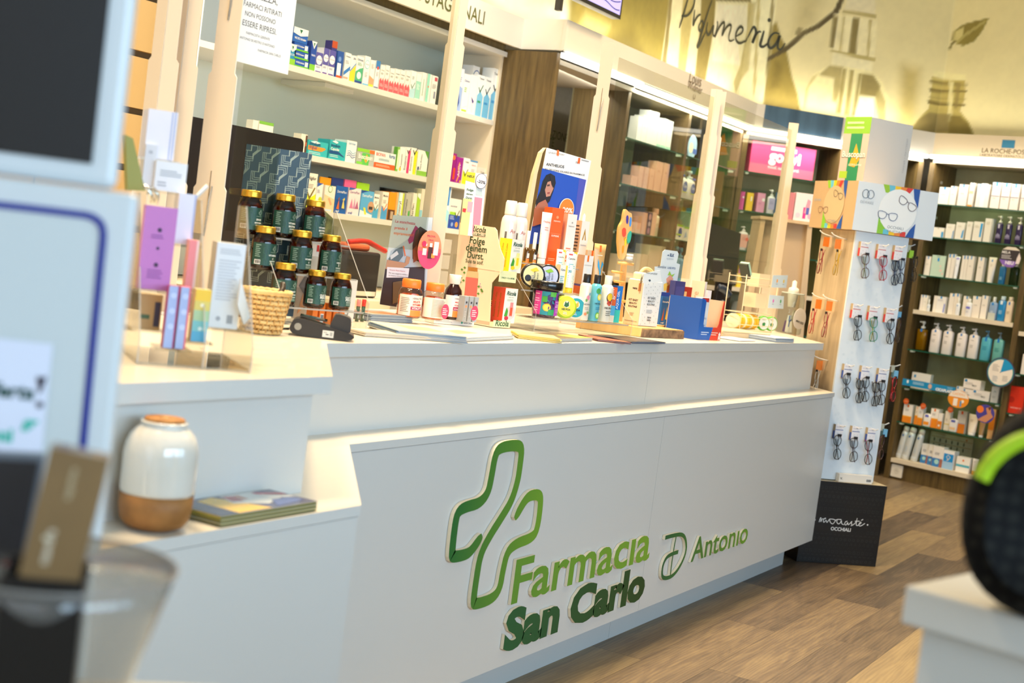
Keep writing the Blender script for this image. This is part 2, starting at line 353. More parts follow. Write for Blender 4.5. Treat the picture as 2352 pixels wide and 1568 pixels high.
# ---------------------------------------------------------------- room
def floor_mat():
 m=bpy.data.materials.new('vinyl_planks');m.use_nodes=True;nt=m.node_tree;b=nt.nodes['Principled BSDF'];L=nt.links.new
 def N(t,**k):
  n=nt.nodes.new(t)
  for a,v in k.items():setattr(n,a,v)
  return n
 def mt(op,a,b_=None,c=None):
  n=N('ShaderNodeMath',operation=op)
  for i,v in enumerate((a,b_,c)):
   if v is None:continue
   if isinstance(v,(int,float)):n.inputs[i].default_value=v
   else:L(v,n.inputs[i])
  return n.outputs[0]
 g=N('ShaderNodeNewGeometry');sx=N('ShaderNodeSeparateXYZ');L(g.outputs['Position'],sx.inputs[0])
 ry=mt('DIVIDE',mt('SUBTRACT',sx.outputs[1],1.407),.204);iy=mt('FLOOR',ry)
 rx=mt('DIVIDE',mt('ADD',sx.outputs[0],mt('MULTIPLY',iy,.83)),1.55);ix=mt('FLOOR',rx)
 cb=N('ShaderNodeCombineXYZ');L(ix,cb.inputs[0]);L(iy,cb.inputs[1]);wn=N('ShaderNodeTexWhiteNoise');L(cb.outputs[0],wn.inputs[0])
 mp=N('ShaderNodeVectorMath',operation='MULTIPLY_ADD');mp.inputs[1].default_value=(1.1,9,1);L(g.outputs['Position'],mp.inputs[0]);L(wn.outputs['Color'],mp.inputs[2])
 n1=N('ShaderNodeTexNoise');n1.inputs['Scale'].default_value=2.2;n1.inputs['Detail'].default_value=9;n1.inputs['Distortion'].default_value=1.6;L(mp.outputs[0],n1.inputs['Vector'])
 n2=N('ShaderNodeTexWave',wave_type='BANDS',bands_direction='Y');n2.inputs['Scale'].default_value=2.5;n2.inputs['Distortion'].default_value=14;n2.inputs['Detail'].default_value=4;n2.inputs['Detail Scale'].default_value=.6;L(mp.outputs[0],n2.inputs['Vector'])
 f=mt('ADD',mt('MULTIPLY',wn.outputs['Value'],.55),mt('ADD',mt('MULTIPLY',n1.outputs['Fac'],.6),mt('MULTIPLY',n2.outputs['Fac'],.10)))
 cr=N('ShaderNodeValToRGB');e=cr.color_ramp.elements;e[0].position=.28;e[0].color=lin('43372a');e[1].position=.95;e[1].color=lin('9a855e')
 k=cr.color_ramp.elements.new(.55);k.color=lin('6c5b45');L(f,cr.inputs[0])
 fy=mt('FRACT',ry);gy=mt('MINIMUM',fy,mt('SUBTRACT',1,fy));fx=mt('FRACT',rx);gx=mt('MULTIPLY',mt('MINIMUM',fx,mt('SUBTRACT',1,fx)),7)
 gap=mt('LESS_THAN',mt('MINIMUM',gy,gx),.008);mx=N('ShaderNodeMix',data_type='RGBA');mx.inputs[7].default_value=lin('3d2f20')
 L(mt('MULTIPLY',gap,.6),mx.inputs[0]);L(cr.outputs[0],mx.inputs[6]);L(mx.outputs[2],b.inputs['Base Color'])
 b.inputs['Roughness'].default_value=.42
 bp=N('ShaderNodeBump');bp.inputs['Strength'].default_value=.12;bp.inputs['Distance'].default_value=.003;L(n1.outputs['Fac'],bp.inputs['Height']);L(bp.outputs[0],b.inputs['Normal'])
 return m
X0,X1,Y0,Y1,ZC=-2.8,12.2,-3.8,4.9,3.9
b=MB();b.box(X0,X1,Y0,Y1,-.1,0,floor_mat());struct(b.build('floor'))
PLASTER=mixmat('plaster','d9d3c4','e2dccf',20,rough=.8,bump=.05)
b=MB();b.box(X0,X1,Y0,Y1,ZC,ZC+.1,PLASTER);struct(b.build('ceiling'))
b=MB();b.box(X0,X1,Y1,Y1+.1,0,ZC,PLASTER);struct(b.build('wall_back'))
b=MB();b.box(X1,X1+.1,Y0,Y1,0,ZC,PLASTER);struct(b.build('wall_right'))
b=MB()
for a in((X0,-2,0,ZC),(5.2,X1,0,ZC),(-2,5.2,0,.45),(-2,5.2,2.95,ZC)):b.box(a[0],a[1],Y0-.1,Y0,a[2],a[3],PLASTER)
struct(b.build('wall_front'))
b=MB()
for a in((Y0,-2,0,ZC),(2.4,Y1,0,ZC),(-2,2.4,0,.6),(-2,2.4,2.9,ZC)):b.box(X0-.1,X0,a[0],a[1],a[2],a[3],PLASTER)
struct(b.build('wall_left'))
wp=clear('window_glass','e6eef2',1)
b=MB();b.box(-2,5.2,Y0-.06,Y0-.05,.45,2.95,wp);
for x in(-2,.4,2.8,5.14):b.box(x,x+.06,Y0-.08,Y0-.02,.45,2.95,M('8a8f92',.4,.6))
struct(b.build('window_1'))
b=MB();b.box(X0-.06,X0-.05,-2,2.4,.6,2.9,wp)
for y in(-2,.2,2.34):b.box(X0-.08,X0-.02,y,y+.06,.6,2.9,M('8a8f92',.4,.6))
struct(b.build('window_2'))

# ---------------------------------------------------------------- fascia boards over the units
FZ0,FZ1=2.4,2.56
FAS=[(2.2,3.83),(6.67,3.83),(6.63,3.55),(9.60,3.55),(10.61,2.53),(10.15,.85)]
def seg_board(P,Q,z0,z1,th,m,name,off=0.0):
 D=np.array([Q[0]-P[0],Q[1]-P[1]]);L=np.linalg.norm(D);a=math.atan2(D[1],D[0]);b=MB();b.box(0,L,off,off+th,z0,z1,m)
 return b,a,L
FCOL=M('e6dfd0',.5)
for i in range(5):
 P,Q=FAS[i],FAS[i+1]
 b,a,L=seg_board(P,Q,FZ0,FZ1,.02,FCOL if i<4 else M('ecd9b8',.5),'')
 if i==3: # blue sheet covers most of the slanting board
  t0,t1=along(1755,P,((Q[0]-P[0])/L,(Q[1]-P[1])/L),2.48),along(1934,P,((Q[0]-P[0])/L,(Q[1]-P[1])/L),2.48)
  b.box(t0,t1,-.004,0,FZ0,FZ1,mixmat('blue_sheet','3d5468','5f7f99',3,(2,1,.4),.25,.2,coat=.5))
  tb=(t0,t1)
 o=b.build('trim_%d'%(i+1),loc=(P[0],P[1],0),yaw=a);struct(o)
def wall_text(mb,s,pL,pR,yy,m,**k):
 A,B=ony(*pL,yy),ony(*pR,yy);mb.text(s,(A[0]+B[0])/2,A[2],B[0]-A[0],yy,m,**k)
b=MB();A,B=ony(1064,41,3.828),ony(1111,57,3.828);k=(B[0]-A[0])/glyphs('NALI')[2];wt=glyphs('FARMACI STAGIONALI')[2]*k
b.text('FARMACI STAGIONALI',B[0]-wt/2,A[2]+.004,wt,3.828,M('5d6028',.6));tag(b.build('fascia_lettering'),'thin olive capital letters on the pale fascia board ending in NALI','lettering')
b=MB();wall_text(b,'Louis',(1583,188),(1610,199),3.547,M('8d7b62',.6));wall_text(b,'Widmer',(1579,203),(1612,216),3.547,M('8d7b62',.6))
p=ony(1595,222,3.547);b.ribbon(smooth_path([(p[0]-.012,p[2]+.012),(p[0]-.02,p[2]),(p[0],p[2]-.02),(p[0]+.02,p[2]),(p[0]+.012,p[2]+.012)]),.006,3.547,M('8d7b62'))
tag(b.build('fascia_lettering'),'small brown two-line lettering with a heart-shaped mark on the fascia left of the fourth post','lettering')
LA,LB=FAS[4],FAS[5];LL=math.dist(LA,LB);LD=((LB[0]-LA[0])/LL,(LB[1]-LA[1])/LL);LYAW=math.atan2(LD[1],LD[0]);LN=(math.sin(LYAW),-math.cos(LYAW))
def onl(px,py):p=onp(px,py,LA,LD);return(p[0]-LA[0])*LD[0]+(p[1]-LA[1])*LD[1],p[2]
b=MB();a0=onl(2303,321);a1=onl(2318,340);b.flat([(a0[0],a1[1]),(a0[0]+.095,a1[1]),(a0[0]+.095,a0[1]),(a0[0],a0[1])],-.002,M('3f8db4'))
q0=onl(2255,350);q1=onl(2352,357);k=(q1[0]-q0[0])/glyphs('LA ROCHE-POS')[2]
for s,dz,kk in(('LA ROCHE-POSAY',0,1),('LABORATOIRE DERMATOLOGIQUE',-.026,.56)):
 ww=glyphs(s)[2]*k*kk;b.text(s,q0[0]+ww/2-.01*(kk<1),q0[1]+dz,ww,-.002,M('6f5c3a'))
tag(b.build('fascia_lettering',loc=(LA[0],LA[1],0),yaw=LYAW),'blue square over brown capitals on the cream fascia at the right','lettering')

# ---------------------------------------------------------------- printed mural above the fascia
MUR=[(2.0,4.05),(6.55,4.05),(6.9,3.74),(9.66,3.72),(10.80,2.58),(10.2,.4)]
cum=[0]
for i in range(5):cum.append(cum[-1]+math.dist(MUR[i],MUR[i+1]))
def mur(px,py,seg=None):
 best=None
 for i in range(5):
  P,Q=MUR[i],MUR[i+1];L=math.dist(P,Q);D=((Q[0]-P[0])/L,(Q[1]-P[1])/L)
  p=onp(px,py,P,D);t=(p[0]-P[0])*D[0]+(p[1]-P[1])*D[1]
  if-.02<=t<=L+.02 and p[0]>0:best=(cum[i]+t,p[2])
 return best or(cum[2]if px<1500 else cum[5],3.5)
def sd_poly(S,Z,poly):
 d=np.full(S.shape,1e9);ins=np.zeros(S.shape,bool);n=len(poly)
 for i in range(n):
  (ax,az),(bx,bz)=poly[i],poly[(i+1)%n];ex,ez=bx-ax,bz-az;wx,wz=S-ax,Z-az
  h=np.clip((wx*ex+wz*ez)/(ex*ex+ez*ez+1e-12),0,1);d=np.minimum(d,(wx-ex*h)**2+(wz-ez*h)**2)
  c=((az>Z)!=(bz>Z))&(S<(bx-ax)*(Z-az)/((bz-az)if abs(bz-az)>1e-9 else 1e-9)+ax);ins^=c
 d=np.sqrt(d);return np.where(ins,-d,d)
SH=[ # printed shapes: outline in photo pixels, colour, softness in metres, strength
 ([(1080,-60),(1310,-60),(1300,60),(1200,60)],'f6f0cc',.05,1),([(1305,60),(1315,-60),(1560,-60),(1535,60),(1520,150),(1480,220),(1380,110)],'9a8a3a',.04,.95),
 ([(1330,60),(1345,30),(1400,60),(1380,100)],'e0d489',.05,.8),([(1400,90),(1450,60),(1480,120),(1440,140)],'6d5f24',.05,.6),
 ([(1545,-60),(1790,-60),(1778,60),(1762,250),(1600,200),(1518,150)],'f5edbe',.012,1),
 ([(1573,-60),(1600,-60),(1588,60),(1572,180),(1556,172)],'c0b068',.012,.9),([(1613,-60),(1648,-60),(1640,60),(1618,200),(1594,190),(1608,60)],'8c7b38',.012,.95),
 ([(1545,-60),(1550,-60),(1530,150),(1520,150)],'84743a',.006,.9),([(1648,8),(1716,12),(1712,70),(1694,75),(1700,150),(1636,140),(1640,60)],'fdf6d6',.012,1),
 ([(1640,-60),(1720,-60),(1722,5),(1645,2)],'7d6c34',.008,.9),([(1718,5),(1735,6),(1720,160),(1690,215),(1684,190),(1700,150),(1712,70)],'c8b878',.012,.9),
 ([(1742,-60),(1750,-60),(1736,200),(1728,230)],'bca95e',.006,.8),([(1776,-60),(1782,-60),(1762,250),(1754,240)],'8e7d40',.006,.9),
 ([(1783,48),(1792,80),(1806,110),(1812,140),(1820,180),(1832,215),(1840,262),(1752,245),(1768,150),(1774,60)],'9d8a42',.012,1),([(1780,140),(1795,150),(1790,200),(1768,205)],'7f6e30',.03,.7),
 ([(1955,-60),(1935,10),(1925,32),(1880,66),(1850,80),(1812,115),(1762,142),(1760,134),(1805,105),(1845,70),(1875,56),(1915,24),(1935,-20),(1940,-60)],'5f5232',.005,1),
 ([(1826,78),(1832,62),(1844,66),(1838,82)],'7f7048',.006,.9),([(1962,-60),(2010,-60),(2011,32),(1938,22)],'eadfb8',.008,1),([(1936,22),(2012,34),(2012,42),(1934,30)],'b7a768',.005,.9),
 ([(1916,32),(2016,46),(2008,136),(1906,112)],'f3e8b8',.006,1),([(1914,36),(1926,38),(1914,112),(1905,108)],'7d6d35',.008,.9),([(1936,36),(1942,37),(1933,118),(1926,116)],'c3b271',.008,.8),
 ([(1959,40),(1974,42),(1966,126),(1948,124)],'83733a',.008,.95),([(1996,44),(2003,45),(1996,133),(1990,131)],'b9a866',.006,.8),([(1908,112),(2010,134),(2009,142),(1907,120)],'bcab68',.004,.9),
 ([(1912,120),(2004,142),(2003,166),(1908,150)],'f2e8bb',.006,1),([(1906,148),(1950,154),(2003,166),(2028,190),(2042,225),(2038,282),(1844,258),(1850,205),(1868,172)],'f4e9b0',.008,1),
 ([(1906,150),(1936,154),(1932,200),(1920,236),(1912,230),(1916,180),(1880,172)],'a9985a',.012,.85),([(1866,176),(1880,168),(1858,200),(1850,250),(1845,250),(1850,205)],'c7b774',.01,.8),
 ([(1938,156),(1944,157),(1930,262),(1920,260)],'9f8e4c',.006,.9),([(1952,160),(1962,161),(1950,266),(1938,264)],'a69556',.008,.9),([(1972,168),(1978,169),(1966,268),(1956,266)],'96864a',.008,.9),
 ([(1978,168),(2006,172),(2022,196),(2018,224),(1974,218)],'93834a',.012,.95),([(1974,222),(2008,224),(2003,280),(1962,275)],'fffbe6',.01,1),([(2010,222),(2020,200),(2034,232),(2034,280),(2018,278)],'b5a566',.012,.85),
 ([(2072,150),(2112,160),(2104,296),(2062,286)],'b9a55c',.07,.8),([(1840,-40),(1900,-40),(1870,50),(1820,80)],'bfb078',.08,.6),
 ([(2186,92),(2190,72),(2212,56),(2240,48),(2272,41),(2256,72),(2238,95),(2212,106),(2196,100)],'8a7c38',.005,1),([(2190,92),(2194,72),(2214,62),(2212,80),(2196,98)],'ddd08c',.006,.8),
 ([(2196,97),(2214,78),(2262,46),(2266,50),(2218,84),(2198,102)],'b5a763',.003,.8),([(2197,96),(2188,104),(2182,116),(2178,112),(2184,100),(2192,92)],'7d6f35',.004,.9),
 ([(2144,162),(2220,170),(2219,186),(2143,177)],'e9dfa6',.006,.9),([(2141,176),(2217,185),(2216,226),(2204,254),(2225,280),(2242,318),(2090,302),(2110,272),(2132,250),(2138,222)],'c0ae62',.006,1),
 ([(2136,184),(2222,192),(2222,196),(2136,190)],'82723a',.004,.9),([(2134,202),(2222,208),(2222,213),(2134,209)],'7a6a34',.004,.9),([(2134,222),(2220,228),(2219,231),(2134,226)],'a08f50',.004,.8),
 ([(2130,230),(2218,238),(2218,245),(2130,238)],'75652f',.004,.95),([(2180,186),(2190,187),(2186,280),(2176,278)],'f0e6ac',.006,.8),([(2196,188),(2206,190),(2200,250),(2190,250)],'93824a',.006,.7),
 ([(2134,258),(2182,262),(2178,304),(2090,300),(2110,274)],'93824c',.01,.95),([(2182,264),(2206,266),(2224,282),(2236,312),(2178,306)],'806f2e',.012,.9)]
def make_mural():
 step=.0145;ns=int((cum[-1]-3.2)/step);nz=int((ZC-2.5)/step);s0=3.2
 S,Z=np.meshgrid(s0+np.arange(ns+1)*(cum[-1]-s0)/ns,2.5+np.arange(nz+1)*(ZC-2.5)/nz,indexing='ij')
 rng=np.random.default_rng(3)
 def noise(fs):
  a=rng.random((int(cum[-1]*fs)+3,int(4*fs)+3));u=S*fs;v=Z*fs;i=u.astype(int);j=v.astype(int);fu=u-i;fv=v-j
  fu=fu*fu*(3-2*fu);fv=fv*fv*(3-2*fv);i=np.clip(i,0,a.shape[0]-2);j=np.clip(j,0,a.shape[1]-2)
  return(a[i,j]*(1-fu)+a[i+1,j]*fu)*(1-fv)+(a[i,j+1]*(1-fu)+a[i+1,j+1]*fu)*fv
 n1,n2=noise(2.2),noise(14)*.5+noise(40)*.5
 C=np.array(lin('ecdfaa')[:3])[None,None,:]*(.86+.2*n1[...,None])*(.96+.08*n2[...,None])
 for poly,col,soft,st in SH:
  pp=[mur(*q)for q in poly];pp=[(a,min(z,5))for a,z in pp];d=sd_poly(S,Z,pp)
  al=np.clip(.5-d/(2*soft),0,1);al=(al*al*(3-2*al)*st)[...,None]
  C=C*(1-al)+np.array(lin(col)[:3])*(.88+.24*n2[...,None])*al
 vs=[];k=0
 for a in range(ns+1):
  s=S[a,0];i=max(j for j in range(5)if cum[j]<=s+1e-9);t=(s-cum[i])/(cum[i+1]-cum[i])
  x=MUR[i][0]+(MUR[i+1][0]-MUR[i][0])*t;y=MUR[i][1]+(MUR[i+1][1]-MUR[i][1])*t
  vs+=[(x,y,float(z))for z in Z[a]]
 q=nz+1;fs=[(a*q+c,(a+1)*q+c,(a+1)*q+c+1,a*q+c+1)for a in range(ns)for c in range(nz)]
 me=bpy.data.meshes.new('wall_mural');me.from_pydata(vs,[],fs);at=me.color_attributes.new('print','FLOAT_COLOR','POINT')
 at.data.foreach_set('color',np.concatenate([C.reshape(-1,3),np.ones(((ns+1)*q,1))],1).astype(np.float32).ravel())
 m=bpy.data.materials.new('printed_mural');m.use_nodes=True;nt=m.node_tree;a=nt.nodes.new('ShaderNodeVertexColor');a.layer_name='print'
 nt.links.new(a.outputs[0],nt.nodes['Principled BSDF'].inputs['Base Color']);nt.nodes['Principled BSDF'].inputs['Roughness'].default_value=.6
 me.materials.append(m);o=bpy.data.objects.new('wall_mural',me);sc.collection.objects.link(o)
 so=o.modifiers.new('thick','SOLIDIFY');so.thickness=.012;so.offset=-1
 return tag(o,'sepia printed mural of glass bottles, pine cone, twig and leaf above the shelves','mural')
MURO=make_mural()
# script lettering stuck on the mural (strokes written out)
STK=[[(225,-30),(205,40),(185,110),(163,178)],[(178,100),(215,102),(248,60),(262,10),(262,-30)],[(262,60),(256,110),(250,168),(262,130),(285,95),(300,92)],
 [(300,138),(286,165),(288,194),(306,192),(318,160),(312,130),(298,136)],[(372,0),(350,60),(320,160),(292,255),(272,303),(290,292),(315,235),(335,195)],
 [(345,140),(333,190),(345,226),(365,205),(385,150),(374,226),(392,228)],[(403,135),(410,150),(398,200),(385,245),(412,180),(440,138),(454,148),(430,238),(455,180),(484,152),(497,166),(473,240),(484,264),(512,250)],
 [(520,232),(560,212),(572,182),(552,163),(525,200),(518,245),(540,278),(575,265),(600,236)],[(600,236),(622,190),(640,163),(655,205),(640,240),(624,284),(642,232),(668,198),(684,204)],
 [(702,195),(688,245),(674,292),(698,300),(728,272)],[(800,216),(768,204),(735,238),(724,288),(746,312),(784,274),(806,212),(790,268),(786,308),(808,318),(836,274)]]
b=MB();dk=M('4a4a3c',.5)
def mur3(px,py):
 s,z=mur(px,py);return s,z
for st in STK:
 P3=[mur3(1500+x/2.76,y/2.76)for x,y in smooth_path(st,3)]
 n=len(P3)
 b.ribbon(P3,[.008+.013*math.sin(math.pi*min(j+1,n-1)/n)for j in range(n)],-.004,dk)
s,z=mur(1500+735/2.76,128/2.76);b.flat(ell(s,z,.014,.014,12),-.004,dk)
def onmur(s,y,z):
 i=max(j for j in range(5)if cum[j]<=s);P,Q=MUR[i],MUR[i+1];L=cum[i+1]-cum[i];D=((Q[0]-P[0])/L,(Q[1]-P[1])/L);t=s-cum[i]
 return(P[0]+D[0]*t-D[1]*y,P[1]+D[1]*t+D[0]*y,z)
b.v=[onmur(*q)for q in b.v]
tag(b.build('script_lettering'),'dark handwriting-style word Profumeria across the bottle mural','lettering')
# uplights hidden behind the fascia boards
for(x,y),(ax,ay),L,pw,yw in(((4.9,3.93),(4.9,4.05),3.0,10,0),((8.1,3.62),(8.1,3.72),2.8,15,0),((10.16,3.08),(10.25,3.16),1.3,7,-45),((10.44,1.9),(10.6,1.86),1.2,7,75)):
 l=bpy.data.lights.new('mural_light','AREA');l.shape='RECTANGLE';l.size=L;l.size_y=.05;l.energy=pw*.85;l.color=(1,.92,.72)
 o=bpy.data.objects.new('mural_light',l);sc.collection.objects.link(o);o.location=(x,y,2.585);o.rotation_euler=(math.radians(180-12),0,rad(yw))

# ---------------------------------------------------------------- shelving units
LED=glow('led_strip','fffdf4',6)
def unit(label,P,D,L,shelves,dep,ups,zb=.14,back=OLIVEG,side=OLIVE,led=14,kickm=OLIVE,ztop=2.34):
 a=math.atan2(D[1],D[0]);t=root('shelving_unit',label,'shelving unit',(P[0],P[1],0),a)
 b=MB();b.box(0,L,dep,dep+.02,0,ztop,back);b.build('back_panel',t)
 b=MB();b.box(0,L,0,dep,ztop,ztop+.02,M('9a8f78'));b.build('top_panel',t)
 b=MB();b.box(0,L,.03,.05,0,zb-.02,kickm);b.build('plinth',t)
 for u in ups:
  b=MB();b.box(u-.02,u+.02,0,dep,0,ztop,side)
  for z in(1.94,2.2):b.box(u+.02,u+.0215,.12,.15,z,z+.02,M('c8c8c4',.3,.8))
  b.build('upright',t)
 for z,kind,x0,x1 in shelves:
  b=MB()
  if kind=='g':
   b.box(x0,x1,.0,dep,z-.008,z,GLASS);b.box(x0,x1,-.0015,.0,z-.008,z,GEDGE)
   for x in(x0+.03,x1-.03):b.box(x-.012,x+.012,.01,.04,z-.02,z-.009,M('e8e4da',.3))
   b.build('glass_shelf',t)
  else:b.box(x0,x1,.0,dep,z-.03,z,CREAM);b.build('board_shelf',t)
 if led:
  b=MB();b.box(0,L,-.06,-.02,2.365,2.392,LED);b.build('light_strip',t)
  l=bpy.data.lights.new('shelf_light','AREA');l.shape='RECTANGLE';l.size=L;l.size_y=.05;l.energy=led*1.25;l.color=(1,.93,.8)
  o=bpy.data.objects.new('shelf_light',l);sc.collection.objects.link(o);N=(math.sin(a),-math.cos(a))
  o.location=(P[0]+D[0]*L/2+N[0]*.03,P[1]+D[1]*L/2+N[1]*.03,2.36);o.rotation_euler=(rad(12),0,a)
 return t
SZ=(2.06,1.805,1.524)
KP=(10.574,2.511);KD=(-.2636,-.9646)
KS=[(2.045,'g'),(1.804,'g'),(1.521,'g'),(1.262,'b'),(.97,'g'),(.689,'g'),(.431,'g'),(.155,'b')]
unit('olive wood shelf unit of white, orange and blue skin care right of the spectacle tower',KP,KD,1.9,[(z,k,.02,.79)for z,k in KS]+[(z-.05,k,.84,1.6)for z,k in KS],.34,(.0,.815,1.62),led=16)
GP=(9.60,3.60);gl=math.dist((9.60,3.60),(10.60,2.56));GD=((10.60-9.60)/gl,(2.56-3.60)/gl)
unit('slanting corner shelf unit holding the bright pink box',GP,GD,gl-.03,[(2.085,'g',.02,.74),(1.809,'g',.02,.74),(1.526,'g',.02,.74),(1.26,'b',.02,.74),(.97,'g',.02,.74),(2.06,'g',.79,1.38),(1.8,'g',.79,1.38)],.34,(.0,.765,1.40),led=14)
unit('perfumery shelf unit of pink cartons seen through the counter panes',(7.65,3.62),(1,0),1.93,[(2.075,'g',.02,.93),(1.803,'g',.02,.93),(1.525,'g',.02,.93),(1.25,'b',.02,.93),(.97,'b',.02,.93),(2.075,'g',.97,1.89),(1.80,'g',.97,1.89),(1.528,'g',.97,1.89),(1.25,'b',.97,1.89)],.36,(.0,.95,1.91),led=20)
# dark side panel + recess with the sign
b=MB();b.box(6.62,6.66,3.58,4.3,0,2.385,OLIVE);b.build('side_panel',tag(root('partition','dark olive wood partition beside the medicine shelves','partition',(6.62,3.58,0)),None,None)).matrix_parent_inverse=Matrix.Translation((-6.62,-3.58,0))
rt=root('doorway_recess','white header and soffit over the recess beyond the dark partition','soffit',(6.66,3.6,0))
b=MB();b.box(0,1.0,0,.75,2.335,2.36,M('b5ab98',.6));b.build('soffit',rt)
b=MB();b.box(0,.99,-.06,-.02,2.365,2.392,LED);b.build('light_strip',rt)
b=MB();b.box(.02,.80,.62,.66,2.13,2.333,M('dfe0da'));b.build('header',rt)
b=MB();b.box(.0,.72,.64,.66,.1,2.11,M('dde3e0'));b.art([],0,0,1,1,0)
area('recess_light',(7.15,3.72,2.33),(7.1,4.25,1.6),.8,.08,16,(1,.96,.88))
for s,pl,pr in(('INFORMAZIONE',None,(1303,330)),('SALUTE',None,(1272,341))):
 B=ony(*pr,4.235);A0=ony(1268,320,4.235);kk=(ony(1303,330,4.235)[0]-A0[0])/glyphs('ZIONE')[2];ww=glyphs(s)[2]*kk
 b.text(s,B[0]-6.66-ww/2,B[2]+.01,ww,.638,M('5d6028'))
b.build('sign_panel',rt)

# ---------------------------------------------------------------- medicine shelves behind the counter
mt_=root('medicine_shelving','white wall shelving stocked with medicine cartons behind the counter','shelving unit',(4.27,3.9,0))
b=MB();b.box(0,2.35,.36,.38,1.05,2.37,M('dfe6e0',.5));b.build('back_panel',mt_)
b=MB();b.box(2.33,2.35,0,.36,1.05,2.37,M('e0d3ba',.5));b.build('side_panel',mt_)
b=MB();b.box(-.09,-.02,-.02,.38,0,2.4,mixmat('olive_wood_light','6f6230','8c7d45',9,(6,6,.5),.5,.1));b.build('upright',mt_)
b=MB();b.box(-.02,.0,-.01,.38,0,2.4,M('d7e3e2'));b.build('side_panel',mt_)
for z in(2.003,1.641,1.403):
 b=MB();b.box(-.07 if z>2 else 0,2.33,0,.36,z-.026,z,WHITE);b.build('shelf',mt_)
b=MB();b.box(0,2.36,-.02,.36,2.345,2.37,WHITE);b.build('cornice',mt_)
b=MB();b.box(0,2.36,.0,.02,2.37,2.43,OLIVE);b.build('top_rail',mt_)
b=MB();b.box(.9,1.12,.05,.3,1.955,1.976,M('d8d6cc'));b.build('lamp_housing',mt_)
wt=root('rear_worktop','long pale worktop with drawers below the medicine shelves','worktop',(4.25,3.5,0))
b=MB();b.box(0,2.36,0,.76,1.01,1.045,CREAM);b.build('worktop',wt)
for i in range(4):
 b=MB();b.box(i*.59+.005,i*.59+.585,.03,.7,.1,1.01,M('cfc3a8'));b.build('drawer_front',wt,bevel=.003)
dc=root('drawer_cabinet','tall beige cabinet of medicine drawers at the far left','cabinet',(2.4,3.95,0))
b=MB();b.box(0,1.76,.03,.5,0,3.0,M('6b5a42'));b.build('cabinet_body',dc)
for i in range(9):
 for j in range(3):
  b=MB();b.box(.01+j*.585,.585+j*.585,0,.03,1.05+i*.215,1.05+i*.215+.19,M('b89a68',.45));b.box(.2+j*.585,.38+j*.585,-.012,0,1.05+i*.215+.165,1.05+i*.215+.175,M('3c342a',.4));b.build('drawer',dc)
for px,py,nm in((775,408,'left'),(893,432,'right')):
 A=ony(px,py,4.2);f=root('picture_frame','dark framed certificate on the back wall, the %s of two between the lower shelves'%nm,'picture frame',(A[0],4.235,1.41))
 b=MB();h=A[2]-1.41;ww=.26
 for a in((0,.03,0,h),(ww-.03,ww,0,h),(0,ww,h-.03,h),(0,ww,0,.03)):b.box(a[0],a[1],0,.02,a[2],a[3],M('3a2c25',.4))
 b.build('frame',f);b=MB();b.box(.03,ww-.03,.008,.018,.03,h-.03,M('cfd6d2'));b.art([('l',.2,.8,.8,4,'888880',.12),('r',.4,.3,.6,.4,'a08a50')],.03,.03,ww-.06,h-.06,.007);b.build('certificate',f)

# ---------------------------------------------------------------- the counter
TOP,LED_Z,YB=1.082,.852,2.80
ct=root('pharmacy_counter','long white stepped counter with green pharmacy logo on its front','counter',(0,0,0))
TOPM=M('ddd6c6',.32,coat=.3,key='worktop')
PAN=M('d6d5cf',.38,coat=.12)
b=MB();b.slab([(-1.8,1.587),(2.197,1.579),(2.749,2.005),(2.749,YB),(-1.8,YB)],TOP-.034,TOP,PAN,TOPM);b.build('worktop',ct,bevel=.0012)
b=MB();b.slab([(2.7505,2.006),(6.80,2.006),(7.05,2.19),(7.72,2.70),(7.72,2.9),(2.7505,YB)],TOP-.034,TOP,PAN,TOPM);b.build('worktop',ct,bevel=.0012)
xr=along(1488,(0,2.04),(1,0),.95);xs=along(1531,(0,1.92),(1,0),.86)
b=MB();b.slab([(-1.8,1.62),(2.186,1.612),(2.733,2.04),(2.733,2.6),(-1.8,2.6)],LED_Z,TOP-.034,PAN);b.build('riser_panel',ct)
b=MB();b.slab([(2.734,2.04),(xr-.001,2.04),(xr-.001,2.6),(2.734,2.6)],LED_Z,TOP-.034,PAN);b.build('riser_panel',ct)
b=MB();b.slab([(xr+.001,2.04),(6.79,2.04),(7.35,2.6),(xr+.001,2.6)],LED_Z,TOP-.034,PAN);b.build('riser_panel',ct)
b=MB();b.slab([(-1.8,1.50),(2.204,1.483),(2.771,1.92),(2.771,2.1),(-1.8,2.1)],LED_Z-.021,LED_Z,PAN,TOPM);b.build('ledge',ct,bevel=.0008)
b=MB();b.slab([(2.7715,1.92),(6.81,1.92),(6.98,2.10),(7.30,2.5),(2.7715,2.1)],LED_Z-.021,LED_Z,PAN,TOPM);b.build('ledge',ct,bevel=.0008)
lz=LED_Z-.0225
b=MB();b.slab([(-1.8,1.503),(2.202,1.486),(2.769,1.923),(2.769,2.6),(-1.8,2.6)],.12,lz,PAN);b.build('front_panel',ct)
b=MB();b.slab([(2.77,1.923),(xs-.001,1.923),(xs-.001,2.6),(2.77,2.6)],.12,lz,PAN);b.build('front_panel',ct)
b=MB();b.slab([(xs+.001,1.923),(6.80,1.923),(6.85,2.03),(7.15,2.6),(xs+.001,2.6)],.12,lz,PAN);b.build('front_panel',ct)
xk=along(1401,(0,2.01),(1,0),.05)
b=MB();b.slab([(-1.8,1.59),(2.17,1.575),(2.74,2.01),(xk-.001,2.01),(xk-.001,2.55),(-1.8,2.55)],0,.12,M('c9cbc8'));b.build('plinth',ct)
b=MB();b.slab([(xk+.001,2.01),(6.66,2.01),(6.95,2.55),(xk+.001,2.55)],0,.12,M('c9cbc8'));b.build('plinth',ct)
